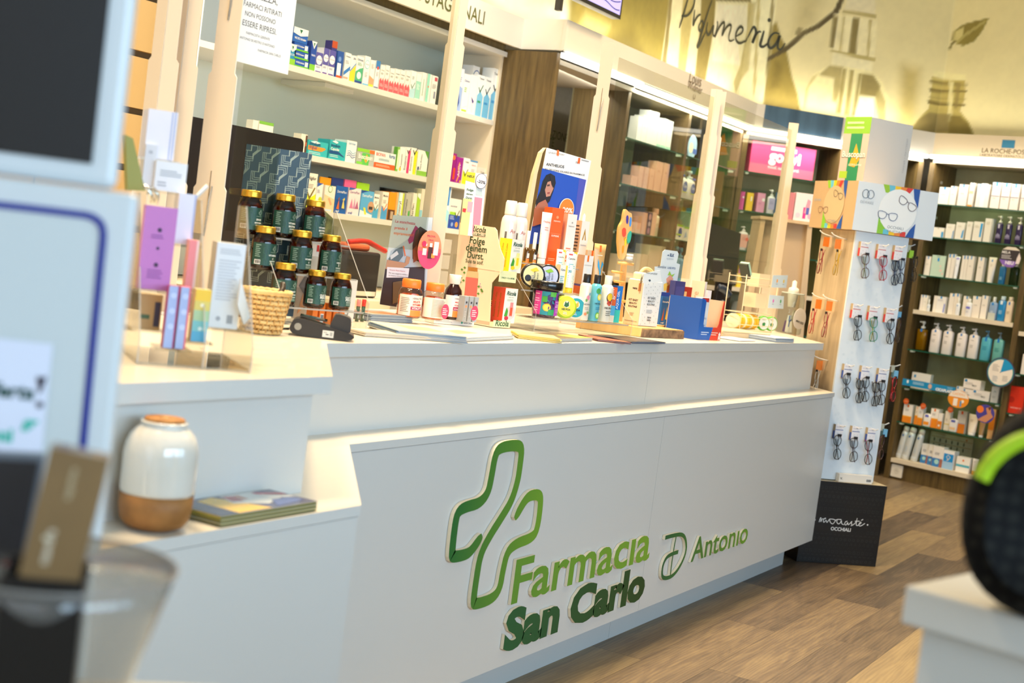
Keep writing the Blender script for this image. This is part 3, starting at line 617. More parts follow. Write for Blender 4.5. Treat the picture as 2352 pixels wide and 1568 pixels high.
# raised logo and lettering on the front
YL=1.9225
def lp(x,y):p=ony(980+x/2.904,980+y/2.904,YL-.008);return(p[0],p[2])
def grad(name,c0,c1,x0,x1):
 m=bpy.data.materials.new(name);m.use_nodes=True;nt=m.node_tree;b_=nt.nodes['Principled BSDF'];tc=nt.nodes.new('ShaderNodeTexCoord');s=nt.nodes.new('ShaderNodeSeparateXYZ')
 mr=nt.nodes.new('ShaderNodeMapRange');mr.inputs['From Min'].default_value=x0;mr.inputs['From Max'].default_value=x1;cr=nt.nodes.new('ShaderNodeValToRGB')
 cr.color_ramp.elements[0].color=lin(c0);cr.color_ramp.elements[1].color=lin(c1)
 L=nt.links.new;L(tc.outputs['Object'],s.inputs[0]);L(s.outputs[0],mr.inputs[0]);L(mr.outputs[0],cr.inputs[0]);L(cr.outputs[0],b_.inputs['Base Color']);b_.inputs['Roughness'].default_value=.5;return m
G1=grad('green_print_cross','0f6a2e','6fa02c',lp(160,700)[0],lp(760,500)[0]);G2=grad('green_print_word','5f9430','7da82e',lp(560,1000)[0],lp(1480,900)[0])
G3=grad('green_print_name','0f5c33','16451a',lp(500,1400)[0],lp(1440,1100)[0]);G4=grad('green_print_family','1c5f35','6fa02c',lp(1560,900)[0],lp(2130,750)[0])
CS=M('e9dcc0',.5)
cross=[(362,722),(300,812),(262,848),(165,868),(160,840),(182,640),(202,560),(262,528),(345,508),(402,440),(425,330),(450,180),(486,134),(595,118),(628,142),(616,250),(600,360),(560,490),(500,590),(410,730),(350,850),(325,1000),(302,1165),(318,1182),(430,1145),(480,1080),(500,960),(530,830),(590,775),(690,740),(730,690),(755,500),(745,448),(680,455),(640,500),(580,612)]
pc=smooth_path([lp(*q)for q in cross],2);n=len(pc)
b=MB();b.ribbon(pc,[.034*min(1,.45+i/6,.45+(n-1-i)/6)for i in range(n)],YL-.012,G1,YL-.0005,CS);b.build('raised_cross_emblem',ct)
def ltext(s,pL,pR,m,bold,nm,cap=None):
 A,B=lp(*pL),lp(*pR);vs,fs,tw=glyphs(s,bold,0);wd=B[0]-A[0];k=wd/tw;kz=k
 if cap:kz=(lp(*cap)[1]-A[1])/.70
 b=MB();o=[(A[0]+x*k,A[1]+z*kz)for x,z in vs]
 b.add([(x,YL-.011,z)for x,z in o],fs,m)
 ed={}
 for f in fs:
  for i in range(len(f)):e=(f[i],f[(i+1)%len(f)]);ed[e]=1
 be=[e for e in ed if(e[1],e[0])not in ed]
 v2=[(x,YL-.011,z)for x,z in o]+[(x,YL-.0005,z)for x,z in o];nn=len(o)
 b.add(v2,[(a,a+nn,c+nn,c)for a,c in be],CS);b.build(nm,ct)
ltext('Farmac\u0131a',(556,1178),(1475,885),G2,.018,'raised_lettering',(600,884))
ltext('San Carlo',(500,1492),(1435,1170),G3,.05,'raised_lettering',(560,1228))
ltext('Anton\u0131o',(1755,900),(2130,772),G4,.012,'raised_lettering',(1790,738))
b=MB()
for st in([(1585,738),(1640,722),(1700,712),(1724,750),(1726,830),(1690,920),(1640,990),(1590,1010),(1562,1000),(1566,930),(1590,870),(1630,845),(1672,832)],[(1660,722),(1645,800),(1630,900),(1618,1000)]):
 p=smooth_path([lp(*q)for q in st],2 if len(st)>5 else 0);b.ribbon(p,.0155 if len(st)>5 else .010,YL-.0115-.0004*(len(st)>5),G4,YL-.0005,CS)
b.build('raised_monogram',ct)

# ---------------------------------------------------------------- plexi screens on the counter
PM=M('dccab0',.4,coat=.1);PM2=M('ece9e2',.35)
STEP=[(1.082,.050),(1.16,.044),(1.412,.044),(1.422,.038),(1.706,.038),(1.716,.031),(1.983,.031),(1.993,.025),(2.2,.025)]
def wing(bm,sx,side):
 """stepped plate: local x outward from the fold"""
 pts=[(0,1.082)]+[(w,z)for z,w in STEP]+[(0,2.2)]
 return pts
def post(label,x,y,kind,group=None):
 t=root('screen_post',label,'post',(x,y,0))
 b=MB()
 if kind=='flat':
  pts=[(-w,z)for z,w in STEP]+[(w,z)for z,w in reversed(STEP)]
  X=Matrix.Rotation(rad(-68),4,'Z');b.prism(pts,-.003,.003,PM,X=X,side=PM2)
  for zc in(1.30,1.86):b.box(-.002,.0,-.0042,-.003,zc,zc+.16,M('8a7a66'),X=X);b.tube([(.006,-.006,zc+.12),(.003,-.012,zc+.08),(-.002,-.006,zc-.01)],.0022,ACEDGE,5,X=X)
  b.build('plate',t)
 else:
  for a,sgn in((-112,-1),(-52,1)):
   q=MB();pts=[(0,1.082)]+[(sgn*w*1.05,z)for z,w in STEP]+[(0,2.2)]
   X=Matrix.Rotation(rad(-68+(14 if sgn>0 else-16)),4,'Z');q.prism(pts,-.003,.003,PM,X=X,side=PM2)
   q.build('plate',t,bevel=0)
 b=MB();b.box(-.035,.035,-.03,.03,1.0825,1.09,PM2);b.build('foot',t);return t
YP=2.52
def pane(label,x0,x1,y=YP,z0=1.31,z1=2.16):
 b=MB();b.box(x0,x1,y-.0015,y+.0015,z0,z1,PANE);o=b.build('plexi_screen');return tag(o,label,'screen')
post('cream stepped screen post just right of the white cartons at the far left',*ony(418,150,YP)[:2],'bent');post('cream stepped screen post half hidden behind the white cartons, leftmost of all',*ony(372,150,YP)[:2],'bent')
post('broad cream post left of the paper notice, behind the vitamin jars',*ony(498,300,YP)[:2],'flat');post('cream stepped post between the vitamin jars and the soft drink cube stand',*ony(1020,300,YP)[:2],'bent')
post('tall cream post right of the blue sun care poster',*ony(1372,300,YP)[:2],'flat')
xa=ony(1606,500,YP);post('left one of the two cream posts standing back to back behind the clinic cartons',xa[0],YP,'bent');post('right one of the two cream posts standing back to back behind the clinic cartons',xa[0]+.055,YP,'bent')
xb=ony(1800,450,YP);post('last cream post at the right end of the counter',xb[0],YP,'bent')
pane('clear plexi pane holding the paper notice',ony(531,300,YP)[0]+.02,ony(1020,300,YP)[0]-.03);pane('clear plexi pane right of the blue sun care poster',ony(1400,300,YP)[0],xa[0]-.02);pane('clear plexi pane at the right end of the counter',xa[0]+.08,xb[0]-.02)
def ysheet(mb,pts,yy,m):mb.flat([(ony(px,py,yy)[0],ony(px,py,yy)[2])for px,py in pts],yy,m)
nt_=root('paper_notice','white paper notice in Italian capitals taped to the pane','notice',(0,YP-.004,0));yy=YP-.005
A,B=ony(538,139,yy),ony(656,173,yy)
b=MB();b.box(A[0],A[0]+.225,-.0012,.0,A[2],A[2]+.297,M('eef1f0',.6));b.build('sheet',nt_)
b=MB();yt=yy-.0014
for s,pl,pr,bd in(('SICUREZZA,',(556,-12),(638,10),0),('I FARMACI RITIRATI',(554,14),(647,36),0),('NON POSSONO',(563,36),(633,55),0),('ESSERE RIPRESI.',(557,58),(635,79),0),('FARMACISTA GERENTE',(566,78),(620,93),0),("ANTONIO SILVESTRO D'ANTONIO",(551,88),(631,110),0),('FARMACIA SAN CARLO',(593,118),(645,132),0)):
 P0,P1=ony(*pl,yt),ony(*pr,yt);b.text(s,(P0[0]+P1[0])/2,(P0[2]+P1[2])/2,P1[0]-P0[0],-.0014,M('5c5a58'))
b.build('printed_text',nt_)
for i,(x,y,p)in enumerate([(1.5,2.05,60),(3.4,2.25,85),(5.2,2.3,85),(7.0,2.3,65),(5.2,.2,50),(8.9,.9,60),(8.6,2.6,40)]):
 b=MB();b.box(x-.29,x+.29,y-.29,y+.29,3.84,3.899,M('d8d8d4'));tag(b.build('ceiling_lamp'),'square white ceiling lamp','lamp','square ceiling lamps')
# ---------------------------------------------------------------- goods: medicine shelves (front line y = 3.9)
FP,FD=(4.27,3.9),(1,0)
G='C'
Z6=(560,0,3.7935)
def TX(t,x,z,w_,c='3a3f58',b=.01):return('t',t,x,z,w_,c,b)
vick=[('r',0,0,1,.22,'7fc241'),('r',0,.22,1,.9,'2a4fa8'),TX('VICKS',.5,.5,.7,'ffffff')]
inh=[('r',0,0,1,.22,'6cbb3c'),TX('VICKS Inhaler',.38,.5,.6,'ffffff'),('r',.72,.25,.93,.85,'e9edf0')]
otr=[('r',0,.36,1,1,'5b57a6'),('c',.5,.62,.42,'f4f3f4'),TX('Otrivin',.5,.6,.7,'4b4a8c'),('l',.15,.85,.3,2,'9a9ab5'),('r',.1,.02,.9,.07,'6b4f9e')]
red=[('p',[(0,0),(1,0),(1,.34),(.75,.52),(.5,.36),(.25,.50),(0,.38)],'e8606a'),TX('Triomer',.5,.78,.72,'5b5a58'),('l',.15,.8,.7,2,'a8a8a0'),('l',.15,.85,.25,3,'f7c5c5')]
row(FP,FD,2.003,Z6,[
 (380,440,375,G,'medicine_carton','green and blue cold remedy carton with a shield mark, leftmost on the top medicine shelf','carton',dict(col='2f8fbf',ops=[('r',0,0,1,.3,'8cc63e'),('p',[(0,1),(1,1),(1,.8),(.5,.62),(0,.8)],'eef1ef'),('p',[(.35,.9),(.65,.9),(.5,.72)],'1f6b4a'),TX('VICKS',.5,.45,.7,'eaf4fa')])),
 (438,560,545,G,'inhaler_carton','blue and green inhaler carton, bottom one of three stacked on the top shelf','carton',dict(col='2456b0',ops=inh,h=.033)),
 (438,560,545,G,'inhaler_carton','blue and green inhaler carton, middle one of three stacked on the top shelf','carton',dict(col='2456b0',ops=inh,h=.033,dz=.034)),
 (438,560,545,G,'inhaler_carton','blue and green inhaler carton, upper one of three stacked on the top shelf','carton',dict(col='2456b0',ops=inh,h=.033,dz=.068)),
 (425,550,262,G,'display_header','white-topped blue display card with green shield over the stacked inhalers','display card',dict(col='2b62b8',ops=[('p',[(0,1),(1,1),(1,.6),(.5,.45),(0,.6)],'f1f2ef'),('p',[(.4,.9),(.62,.9),(.51,.62)],'1f6b4a'),TX('VICKS Inhaler',.5,.2,.8,'ffffff')],h=.062,dz=.102)),
 (565,612,355,G,'medicine_carton','tall blue carton with a shield and green foot beside the stacked inhalers','carton',dict(col='2a4a9e',ops=vick+[('p',[(0,1),(1,1),(.5,.74)],'eef1ef'),('p',[(.35,.95),(.65,.95),(.5,.8)],'1f6b4a')])),
 (614,672,450,G,'nasal_spray_carton','short white and violet nasal spray carton, first of three round-badged ones','carton',dict(col='eceaf0',ops=otr)),
 (676,722,415,G,'nasal_spray_carton','white and violet nasal spray carton in the middle of the three round-badged ones','carton',dict(col='eceaf0',ops=otr)),
 (726,780,432,G,'nasal_spray_carton','white and violet nasal spray carton, last of the three round-badged ones','carton',dict(col='eceaf0',ops=otr)),
 (735,780,352,G,'medicine_carton','small violet carton with an orange top peeping out above the nasal sprays','carton',dict(col='5048a0',ops=[('r',0,.82,1,1,'e8643c'),('c',.5,.55,.3,'e8e6f0')],back=.09)),
 (795,848,440,G,'medicine_carton','dark blue carton with a white bottle print and an orange foot on the top shelf','carton',dict(col='2c55a4',ops=[('r',.1,.1,.7,.55,'f2f3f5'),('r',.1,0,1,.1,'e4542e'),('c',.4,.7,.25,'6a8fd0')])),
 (862,912,455,G,'medicine_carton','white carton with blue wave lettered Otriduo on the top shelf','carton',dict(col='eeeeea',ops=[TX('Otriduo',.5,.84,.8,'5a6488'),('p',[(0,.3),(1,.55),(1,.4),(0,.15)],'3a7cc8'),('l',.1,.9,.72,3,'a5adbd'),('r',0,.05,.8,.12,'e0a890')])),
 (914,958,480,G,'medicine_carton','white carton with a yellow sweep and yellow foot on the top shelf','carton',dict(col='eeeeea',ops=[('p',[(0,.35),(1,.68),(1,0),(0,0)],'f0d23c'),('p',[(0,.42),(1,.75),(1,.7),(0,.36)],'4d86c8'),TX('24h',.6,.86,.5,'5a6488')])),
 (962,1022,485,G,'medicine_carton','white and green carton lettered Otrivin with a flower print on the top shelf','carton',dict(col='eef0ea',ops=[('p',[(0,.1),(1,.1),(1,.62),(.5,.55),(0,.42)],'4fae82'),('r',0,0,1,.1,'2a4a8e'),TX('Otrivin',.5,.84,.8,'3b4f80'),('c',.5,.3,.3,'f0f5ef'),('l',.15,.85,.78,3,'9fbfae')])),
 (1030,1078,484,G,'medicine_carton','white carton with a blue ring badge and pale blue foot on the top shelf','carton',dict(col='f0f1ee',ops=[('c',.5,.72,.46,'7fc6d8'),('c',.5,.72,.38,'f4f5f3'),TX('Otrivin',.5,.7,.6,'3b4f80'),('l',.2,.8,.45,4,'b6bcc6'),('r',0,0,1,.06,'6fb7e0')])),
 (1082,1122,520,G,'medicine_carton','slim white carton with an orange and lime foot on the top shelf','carton',dict(col='f0eeea',ops=[('p',[(0,.1),(1,.1),(1,.3),(0,.42)],'e8a27c'),('r',0,0,1,.1,'c7d24a'),('l',.2,.8,.85,4,'c3b8b4')])),
 (1130,1164,526,G,'medicine_carton','slim white and blue carton with a red dot on the top shelf','carton',dict(col='f0f1f2',ops=[('r',0,.72,1,1,'3f7fc0'),('c',.5,.74,.25,'d85a50'),('l',.2,.85,.6,4,'b6b6c0'),('r',0,0,1,.06,'6a6a90')]))]+
 [(xl,xr,yt,G,'medicine_carton','white carton with a jagged red foot, number %s from the left of the red-footed row'%wd,'carton',dict(col='efece6',ops=red,group='red-footed cartons on the top shelf'))
 for(xl,xr,yt),wd in zip([(1172,1210,565),(1214,1250,565),(1256,1294,594),(1298,1340,596),(1344,1386,606),(1390,1432,618)],('one','two','three','four','five','six'))]+[
 (1436,1480,612,G,'medicine_carton','white carton with a tick and pale blue foot right of the red-footed row','carton',dict(col='eef1f0',ops=[('p',[(0,0),(1,0),(1,.4),(0,.3)],'b7dbe6'),('k',.5,.45,.4,'7d9a8c'),('l',.2,.8,.8,3,'b2bcb8')])),
 (1484,1525,640,G,'medicine_carton','carton with a mint green lower half on the top shelf','carton',dict(col='f0f1ee',ops=[('r',0,.05,1,.72,'9fd8c8'),('l',.2,.8,.6,5,'e8f5f0')])),
 (1530,1565,628,G,'medicine_carton','white carton with upright lettering Demonatur on the top shelf','carton',dict(col='f2f1ec',ops=[('v','Demonatur',.6,.5,.6,'6fa898')])),
 (1575,1610,640,G,'medicine_carton','white carton with a turquoise upright band on the top shelf','carton',dict(col='f2f1ec',ops=[('r',.0,0,.6,1,'9adccb'),('p',[(.3,.5),(.6,.55),(.3,.6)],'e06a5a')])),
 (1618,1665,655,G,'medicine_carton','white carton with a red and blue badge beside the second post on the top shelf','carton',dict(col='f0efec',ops=[('r',.4,.82,.9,.95,'c7566a'),('r',.5,.2,.8,.45,'8f93a8'),('l',.1,.9,.7,4,'b8b8b8')])),
 (1832,1880,590,G,'medicine_carton','pale blue carton with a big blue drop right of the second post','carton',dict(col='dfe6f2',ops=[('p',[(0,0),(1,0),(1,.55),(0,.62)],'9db7e4'),('p',[(.5,.42),(.68,.2),(.5,.08),(.32,.2)],'2f4f9e'),('l',.2,.8,.8,3,'a8b2c4')])),
 (1885,1938,640,G,'medicine_carton','short white and green carton lettered Otrivin right of the blue drop carton','carton',dict(col='f1f3f1',ops=[TX('Otrivin',.5,.8,.8,'3b4f90'),('r',.1,.03,.9,.08,'b4d24a'),('p',[(0,.1),(1,.2),(1,.5),(0,.38)],'cfe6f0'),('l',.2,.7,.65,3,'8fbf5a')])),
 (1945,2002,650,G,'medicine_carton','white carton with a violet nozzle print right of the second post','carton',dict(col='f3f3f2',ops=[('p',[(.3,.45),(.75,.35),(.6,.25),(.45,.35)],'4b3f90'),('p',[(.4,.3),(.65,.3),(.7,.05),(.5,.05)],'dfe2ea'),('c',.25,.2,.15,'e2e6ee')])),
 (1948,2004,568,G,'medicine_carton','tall carton with a blue and green ring badge behind the violet nozzle carton','carton',dict(col='f1f2f1',ops=[('c',.6,.78,.55,'7fc24e'),('c',.6,.8,.5,'2f5fa8'),('c',.6,.8,.42,'f4f5f4'),TX('Otrivin',.6,.79,.6,'3b4f90')],back=.06)),
 (2010,2058,650,G,'medicine_carton','white to blue nasal carton with a green tick, left of the pair','carton',dict(col='eef4f6',ops=[('p',[(0,0),(1,0),(1,.5),(.5,.62),(0,.5)],'7cc0e4'),('k',.5,.66,.42,'2f6b50'),TX('Triomer',.5,.9,.8,'4c5058'),('r',.15,.33,.7,.38,'3a9a6a')])),
 (2068,2118,668,G,'medicine_carton','white to blue nasal carton with a dark tick, right of the pair','carton',dict(col='eef4f6',ops=[('p',[(0,0),(1,0),(1,.5),(.5,.62),(0,.5)],'6fb8e4'),('k',.5,.66,.42,'26505a'),TX('Triomer',.5,.9,.8,'4c5058'),('r',.15,.33,.7,.38,'3a8fd0')])),
 (2126,2186,592,G,'medicine_carton','tallest white to blue nasal carton at the right end of the top shelf','carton',dict(col='eef4f6',ops=[('p',[(0,0),(1,0),(1,.48),(.5,.6),(0,.48)],'6fb8e4'),('k',.55,.64,.4,'26404a'),TX('Triomer',.5,.88,.8,'4c5058'),('r',.15,.33,.7,.38,'3a8fd0')]))],back=.012)
Z5=(640,280,4.704)
row(FP,FD,1.641,Z5,[
 (225,290,125,G,'medicine_carton','cream carton with brown side panel at the left end of the middle shelf','carton',dict(col='e9e4d6',ops=[('l',.3,.6,.7,3,'c8b8a8'),('r',.72,.05,1,.95,'5a3a2c'),('r',.74,.4,.98,.6,'b5603a')])),
 (308,518,190,G,'medicine_carton','turquoise carton lettered Imodium lingual with an orange band','carton',dict(col='35b4bd',ops=[('p',[(0,.35),(.7,.35),(.9,.55),(.85,.62),(0,.65)],'f0963a'),('p',[(.1,.9),(.35,1),(.6,.9),(.4,.8)],'d8f0f2'),TX('Imodium',.33,.68,.55,'1d3f78',.02),TX('lingual',.25,.45,.4,'1d3f78'),('l',.05,.7,.25,2,'c8eef0',.1)])),
 (536,712,188,G,'medicine_carton','turquoise carton lettered Imodium Capsules with a navy band','carton',dict(col='2fb0ba',ops=[('p',[(0,.45),(.55,.45),(.9,.25),(.9,.2),(.6,.3),(0,.28)],'1d4f8a'),('p',[(.1,.92),(.3,1),(.5,.92),(.4,.84)],'d8f0f2'),TX('Imodium',.35,.66,.55,'1d3f78',.02),TX('Capsules',.33,.48,.5,'ffffff'),('l',.05,.6,.24,2,'c8eef0',.08)])),
 (716,822,195,G,'medicine_carton','white carton lettered Zirtona with blue waves','carton',dict(col='f1f2f0',ops=[TX('ZIRTONA',.5,.82,.7,'4a8fc0'),('s',[(.1,.5),(.35,.55),(.65,.42),(.95,.5)],.04,'6fb0d8'),('s',[(.1,.4),(.35,.45),(.65,.32),(.95,.4)],.04,'4f7fc0'),('s',[(.1,.3),(.35,.35),(.65,.22),(.95,.3)],.04,'3a5fa8')])),
 (832,1020,275,G,'medicine_carton','green and silver carton lettered Buscopan on the middle shelf','carton',dict(col='b4b8b2',ops=[('r',0,.8,.7,1,'8ccb3c'),('r',.7,.78,1,1,'f0743a'),('p',[(.3,0),(.7,0),(.75,.75),(.3,.75)],'5fbf5a'),('p',[(.45,.3),(.55,.7),(.68,.45),(.55,.15)],'f0a83a'),TX('Buscopan',.5,.38,.8,'f4f6f2',.02),('r',.02,.03,.35,.18,'7fd04a')])),
 (1022,1248,305,G,'medicine_carton','white carton lettered Biofan Forte with an orange lower band','carton',dict(col='dfeaec',ops=[('r',0,0,1,.32,'e8602c'),TX('BIOFAN',.28,.72,.42,'e8745c'),TX('forte',.82,.72,.28,'2f5f9a'),('l',.2,.8,.58,2,'9fb0b4',.07),('l',.1,.8,.22,2,'f8c8a8',.07)])),
 (1256,1282,268,G,'medicine_carton','narrow leaf green carton with a white face next to the orange-banded one','carton',dict(col='7db84a',ops=[('r',.3,.1,.9,.9,'dfeed0')],side='5a9a34',sops=None)),
 (1284,1344,268,G,'medicine_carton','white carton with upright lettering and a small yellow mark on the middle shelf','carton',dict(col='f0efea',ops=[('v','Tossamin',.55,.45,.55,'4a4a60'),('c',.35,.12,.2,'e8c84a')])),
 (1348,1398,275,G,'medicine_carton','white carton with a magenta right half and tick on the middle shelf','carton',dict(col='f0efea',ops=[('r',.5,0,1,.9,'e0407a'),('k',.6,.86,.42,'3a3a3a'),('v','Exazyme',.25,.4,.55,'5a5a6a')])),
 (1402,1472,275,G,'medicine_carton','white carton with a yellow right half and tick on the middle shelf','carton',dict(col='f0efea',ops=[('r',.55,0,1,.9,'dbe02a'),('k',.62,.86,.36,'3a3a3a'),('v','Enterovit',.28,.4,.55,'5a5a6a')])),
 (1482,1590,300,G,'medicine_carton','white carton with green leaves and Fera Pollen lettering left of the second post','carton',dict(col='f1f1ec',ops=[('r',0,0,1,.2,'8cc24a'),('p',[(.6,1),(1,1),(1,.7)],'5a9a3a'),('v','Fera Pollen',.4,.55,.6,'4a4a58'),('r',.05,.22,.2,.35,'3a4a70')])),
 (1822,1890,330,G,'medicine_carton','purple carton with an orange mark right of the second post','carton',dict(col='8e1f7a',ops=[('r',.7,.1,1,.5,'d8481f'),('v','Ultra',.2,.4,.5,'e8c8e0'),('c',.6,.85,.2,'e8743c')])),
 (1895,1965,375,G,'medicine_carton','purple carton with an orange swirl, second of the purple pair','carton',dict(col='93278a',ops=[('s',[(.3,.05),(.55,.3),(.35,.6),(.5,.8)],.15,'f09040'),('v','Aktiv',.65,.5,.5,'f0d8ea'),('r',.75,.02,.95,.12,'f0a83a')])),
 (1972,2034,385,G,'medicine_carton','white and lime carton with a dark tick right of the purple pair','carton',dict(col='f2f1ec',ops=[('p',[(0,0),(1,0),(1,.5),(.5,.4),(0,.55)],'cfdf2a'),('k',.5,.42,.38,'4a4a2a'),TX('Triofan',.5,.82,.7,'6a6a60')])),
 (2040,2118,410,G,'medicine_carton','white carton with a blue upper edge near the right end of the middle shelf','carton',dict(col='f1f1ee',ops=[('r',0,.94,1,1,'4a8fd0'),TX('Gelorix',.5,.78,.6,'d08a9a'),('l',.2,.8,.65,4,'b0b0b0')])),
 (2144,2222,490,G,'medicine_carton','small plain white carton at the right end of the middle shelf','carton',dict(col='ebe6da',ops=[TX('Triofan',.5,.7,.6,'8a8270'),('l',.25,.75,.5,2,'bdb8a8',.08)]))],back=.012)
tick=lambda c1,c2,t:[('p',[(0,0),(1,0),(1,.45),(.5,.32),(0,.5)],c1),('k',.5,.42,.4,c2),TX(t,.5,.82,.75,'4a4a44'),('l',.2,.8,.7,3,'b5b0a4')]
row(FP,FD,1.403,Z5,[
 (268,380,545,G,'medicine_carton','white and lime carton with a tick behind the right vitamin jar','carton',dict(col='eee9dc',ops=tick('d8e61e','7a6a1e','Algifor'))),
 (386,450,655,G,'plaster_carton','narrow white plaster carton with a blue corner','carton',dict(col='eeeeea',ops=[('p',[(0,1),(1,1),(0,.85)],'3a5fb0'),('c',.7,.4,.3,'c8d84a'),('l',.1,.7,.75,3,'9aa0b0')])),
 (472,586,680,G,'plaster_carton','white and orange plaster carton with a green oval','carton',dict(col='f0e6da',ops=[('c',.5,.87,.2,'5aa84a'),('c',.5,.87,.16,'f0e6da'),('p',[(0,0),(1,0),(1,.5),(0,.65)],'f3cfa4'),('p',[(.35,.5),(.5,.55),(.8,.3),(.65,.25)],'d8a57c'),('r',.2,.02,.8,.1,'bcd0e0')],flap=.035,top='f2a81e')),
 (594,718,685,G,'plaster_carton','blue plaster carton lettered DermaPlast with small orange and yellow figures','carton',dict(col='1f5fae',ops=[('p',[(.1,.15),(.4,.2),(.35,.6),(.2,.5)],'8a4a2a'),('p',[(.6,.15),(.85,.2),(.8,.6),(.6,.5)],'d8c84a'),('r',.1,.15,.9,.5,'1a4a90'),('p',[(.15,.15),(.4,.15),(.32,.5)],'d06a30'),('p',[(.6,.2),(.85,.2),(.7,.55)],'e0d070'),TX('DermaPlast',.5,.75,.8,'f0f4f8'),TX('small',.25,.04,.3,'f0f4f8')],flap=.035,top='27408c')),
 (732,858,705,G,'plaster_carton','pale pink plaster carton lettered DermaPlast with a castle-like pink drawing','carton',dict(col='f0dfe4',ops=[('p',[(0,1),(.6,1),(.3,.93),(0,.9)],'3a5fb0'),TX('DermaPlast',.5,.8,.8,'8a7098'),('p',[(.15,.25),(.3,.6),(.45,.25)],'d880a8'),('p',[(.45,.25),(.55,.65),(.65,.25)],'c890b8'),('p',[(.62,.25),(.78,.55),(.92,.25)],'b06088'),TX('small',.25,.03,.35,'2a5fa8')],flap=.035,top='ee6fa6')),
 (866,1000,735,G,'plaster_carton','light blue plaster carton lettered DermaPlast with yellow strips','carton',dict(col='5aaade',ops=[('p',[(0,1),(.6,1),(.3,.95),(0,.88)],'2a4f9e'),TX('DermaPlast',.5,.76,.8,'f0f6fa'),('c',.85,.4,.26,'c89a78'),('r',.7,.3,1,.42,'3f3a38'),('p',[(0,0),(1,0),(1,.1),(0,.25)],'eef3f4'),('p',[(.25,.35),(.4,.35),(.55,.1),(.4,.08)],'f0e03a')],flap=.035,top='a8d832')),
 (1005,1062,775,G,'medicine_carton','small white and blue carton with a green tick, lettered Merfen','carton',dict(col='eeeeea',ops=tick('4aa8d8','3a6a4a','Merfen'))),
 (1094,1158,750,G,'medicine_carton','white and blue carton with an orange tick, lettered Merfen','carton',dict(col='eee8dc',ops=tick('4f9fd8','d86a2a','Merfen'))),
 (1168,1240,755,G,'medicine_bottle_box','orange over brown carton on the lower shelf','carton',dict(col='f09a1a',ops=[('r',0,0,1,.38,'5a3418'),('r',.4,.05,.8,.32,'c0a890')])),
 (1244,1262,760,G,'medicine_carton','very thin orange edged carton on the lower shelf','carton',dict(col='e8b06a')),
 (1266,1322,762,G,'medicine_carton','white carton with blue edge, lime band and upright lettering','carton',dict(col='f0efe8',ops=[('r',0,0,.2,1,'a0d8e8'),('r',.75,0,1,1,'cfe02a'),('v','Enteryl',.55,.45,.5,'5a5a50')])),
 (1344,1400,765,G,'medicine_carton','grey carton with a green mark and upright lettering','carton',dict(col='b9b8ac',ops=[('r',.7,.1,1,.4,'4ab04a'),('v','Dermalex',.35,.5,.6,'5a5a50')])),
 (1420,1462,765,G,'medicine_carton','cream carton with upright lettering on the lower shelf','carton',dict(col='ece6d8',ops=[('v','Merfen',.5,.4,.5,'5a5a50')])),
 (1466,1500,770,G,'medicine_carton','lime carton with an angled white top on the lower shelf','carton',dict(col='a8d03a',ops=[('p',[(0,1),(1,1),(1,.8),(0,.9)],'f0efe8')])),
 (1506,1560,720,G,'medicine_carton','cream and pale blue carton just left of the second post on the lower shelf','carton',dict(col='e6dcca',ops=[('r',0,0,.5,.4,'8ccae0')])),
 (1768,1818,702,G,'medicine_carton','white and sky blue carton right of the second post on the lower shelf','carton',dict(col='e8f0f4',ops=[('r',.4,.55,.8,1,'4a8fd0'),('p',[(0,0),(1,0),(1,.4),(0,.5)],'9fd8e8')])),
 (1822,1940,822,G,'medicine_carton','white and royal blue magnesium carton with a tick and green flash','carton',dict(col='ebe7dc',ops=[('r',0,0,1,.46,'2a4fa8'),('r',.05,.46,.6,.56,'9ad03a'),('k',.72,.48,.22,'4a5a20'),TX('MAGNESIUM',.35,.72,.55,'6a7a9a'),('c',.75,.15,.13,'f0a04a'),('c',.35,.14,.1,'8fa8e0'),('l',.1,.6,.42,3,'b8c8f0')]))],back=.012)
Z3=(440,0,3.1365)
row(FP,FD,1.641,Z3,[
 (425,462,862,G,'medicine_carton','white carton with green edge behind the monitor, left one of two','carton',dict(col='eceae2',ops=[TX('FLORIN',.6,.4,.6,'d0705c')],top='8cc24a')),
 (470,572,868,G,'medicine_carton','white carton with green edge lettered Bioflorin above the monitor','carton',dict(col='f1eee8',ops=[TX('BIOFLORIN',.5,.4,.8,'d0604c'),('r',0,.88,1,1,'7dbb4a')],top='8cc24a'))],back=.012)

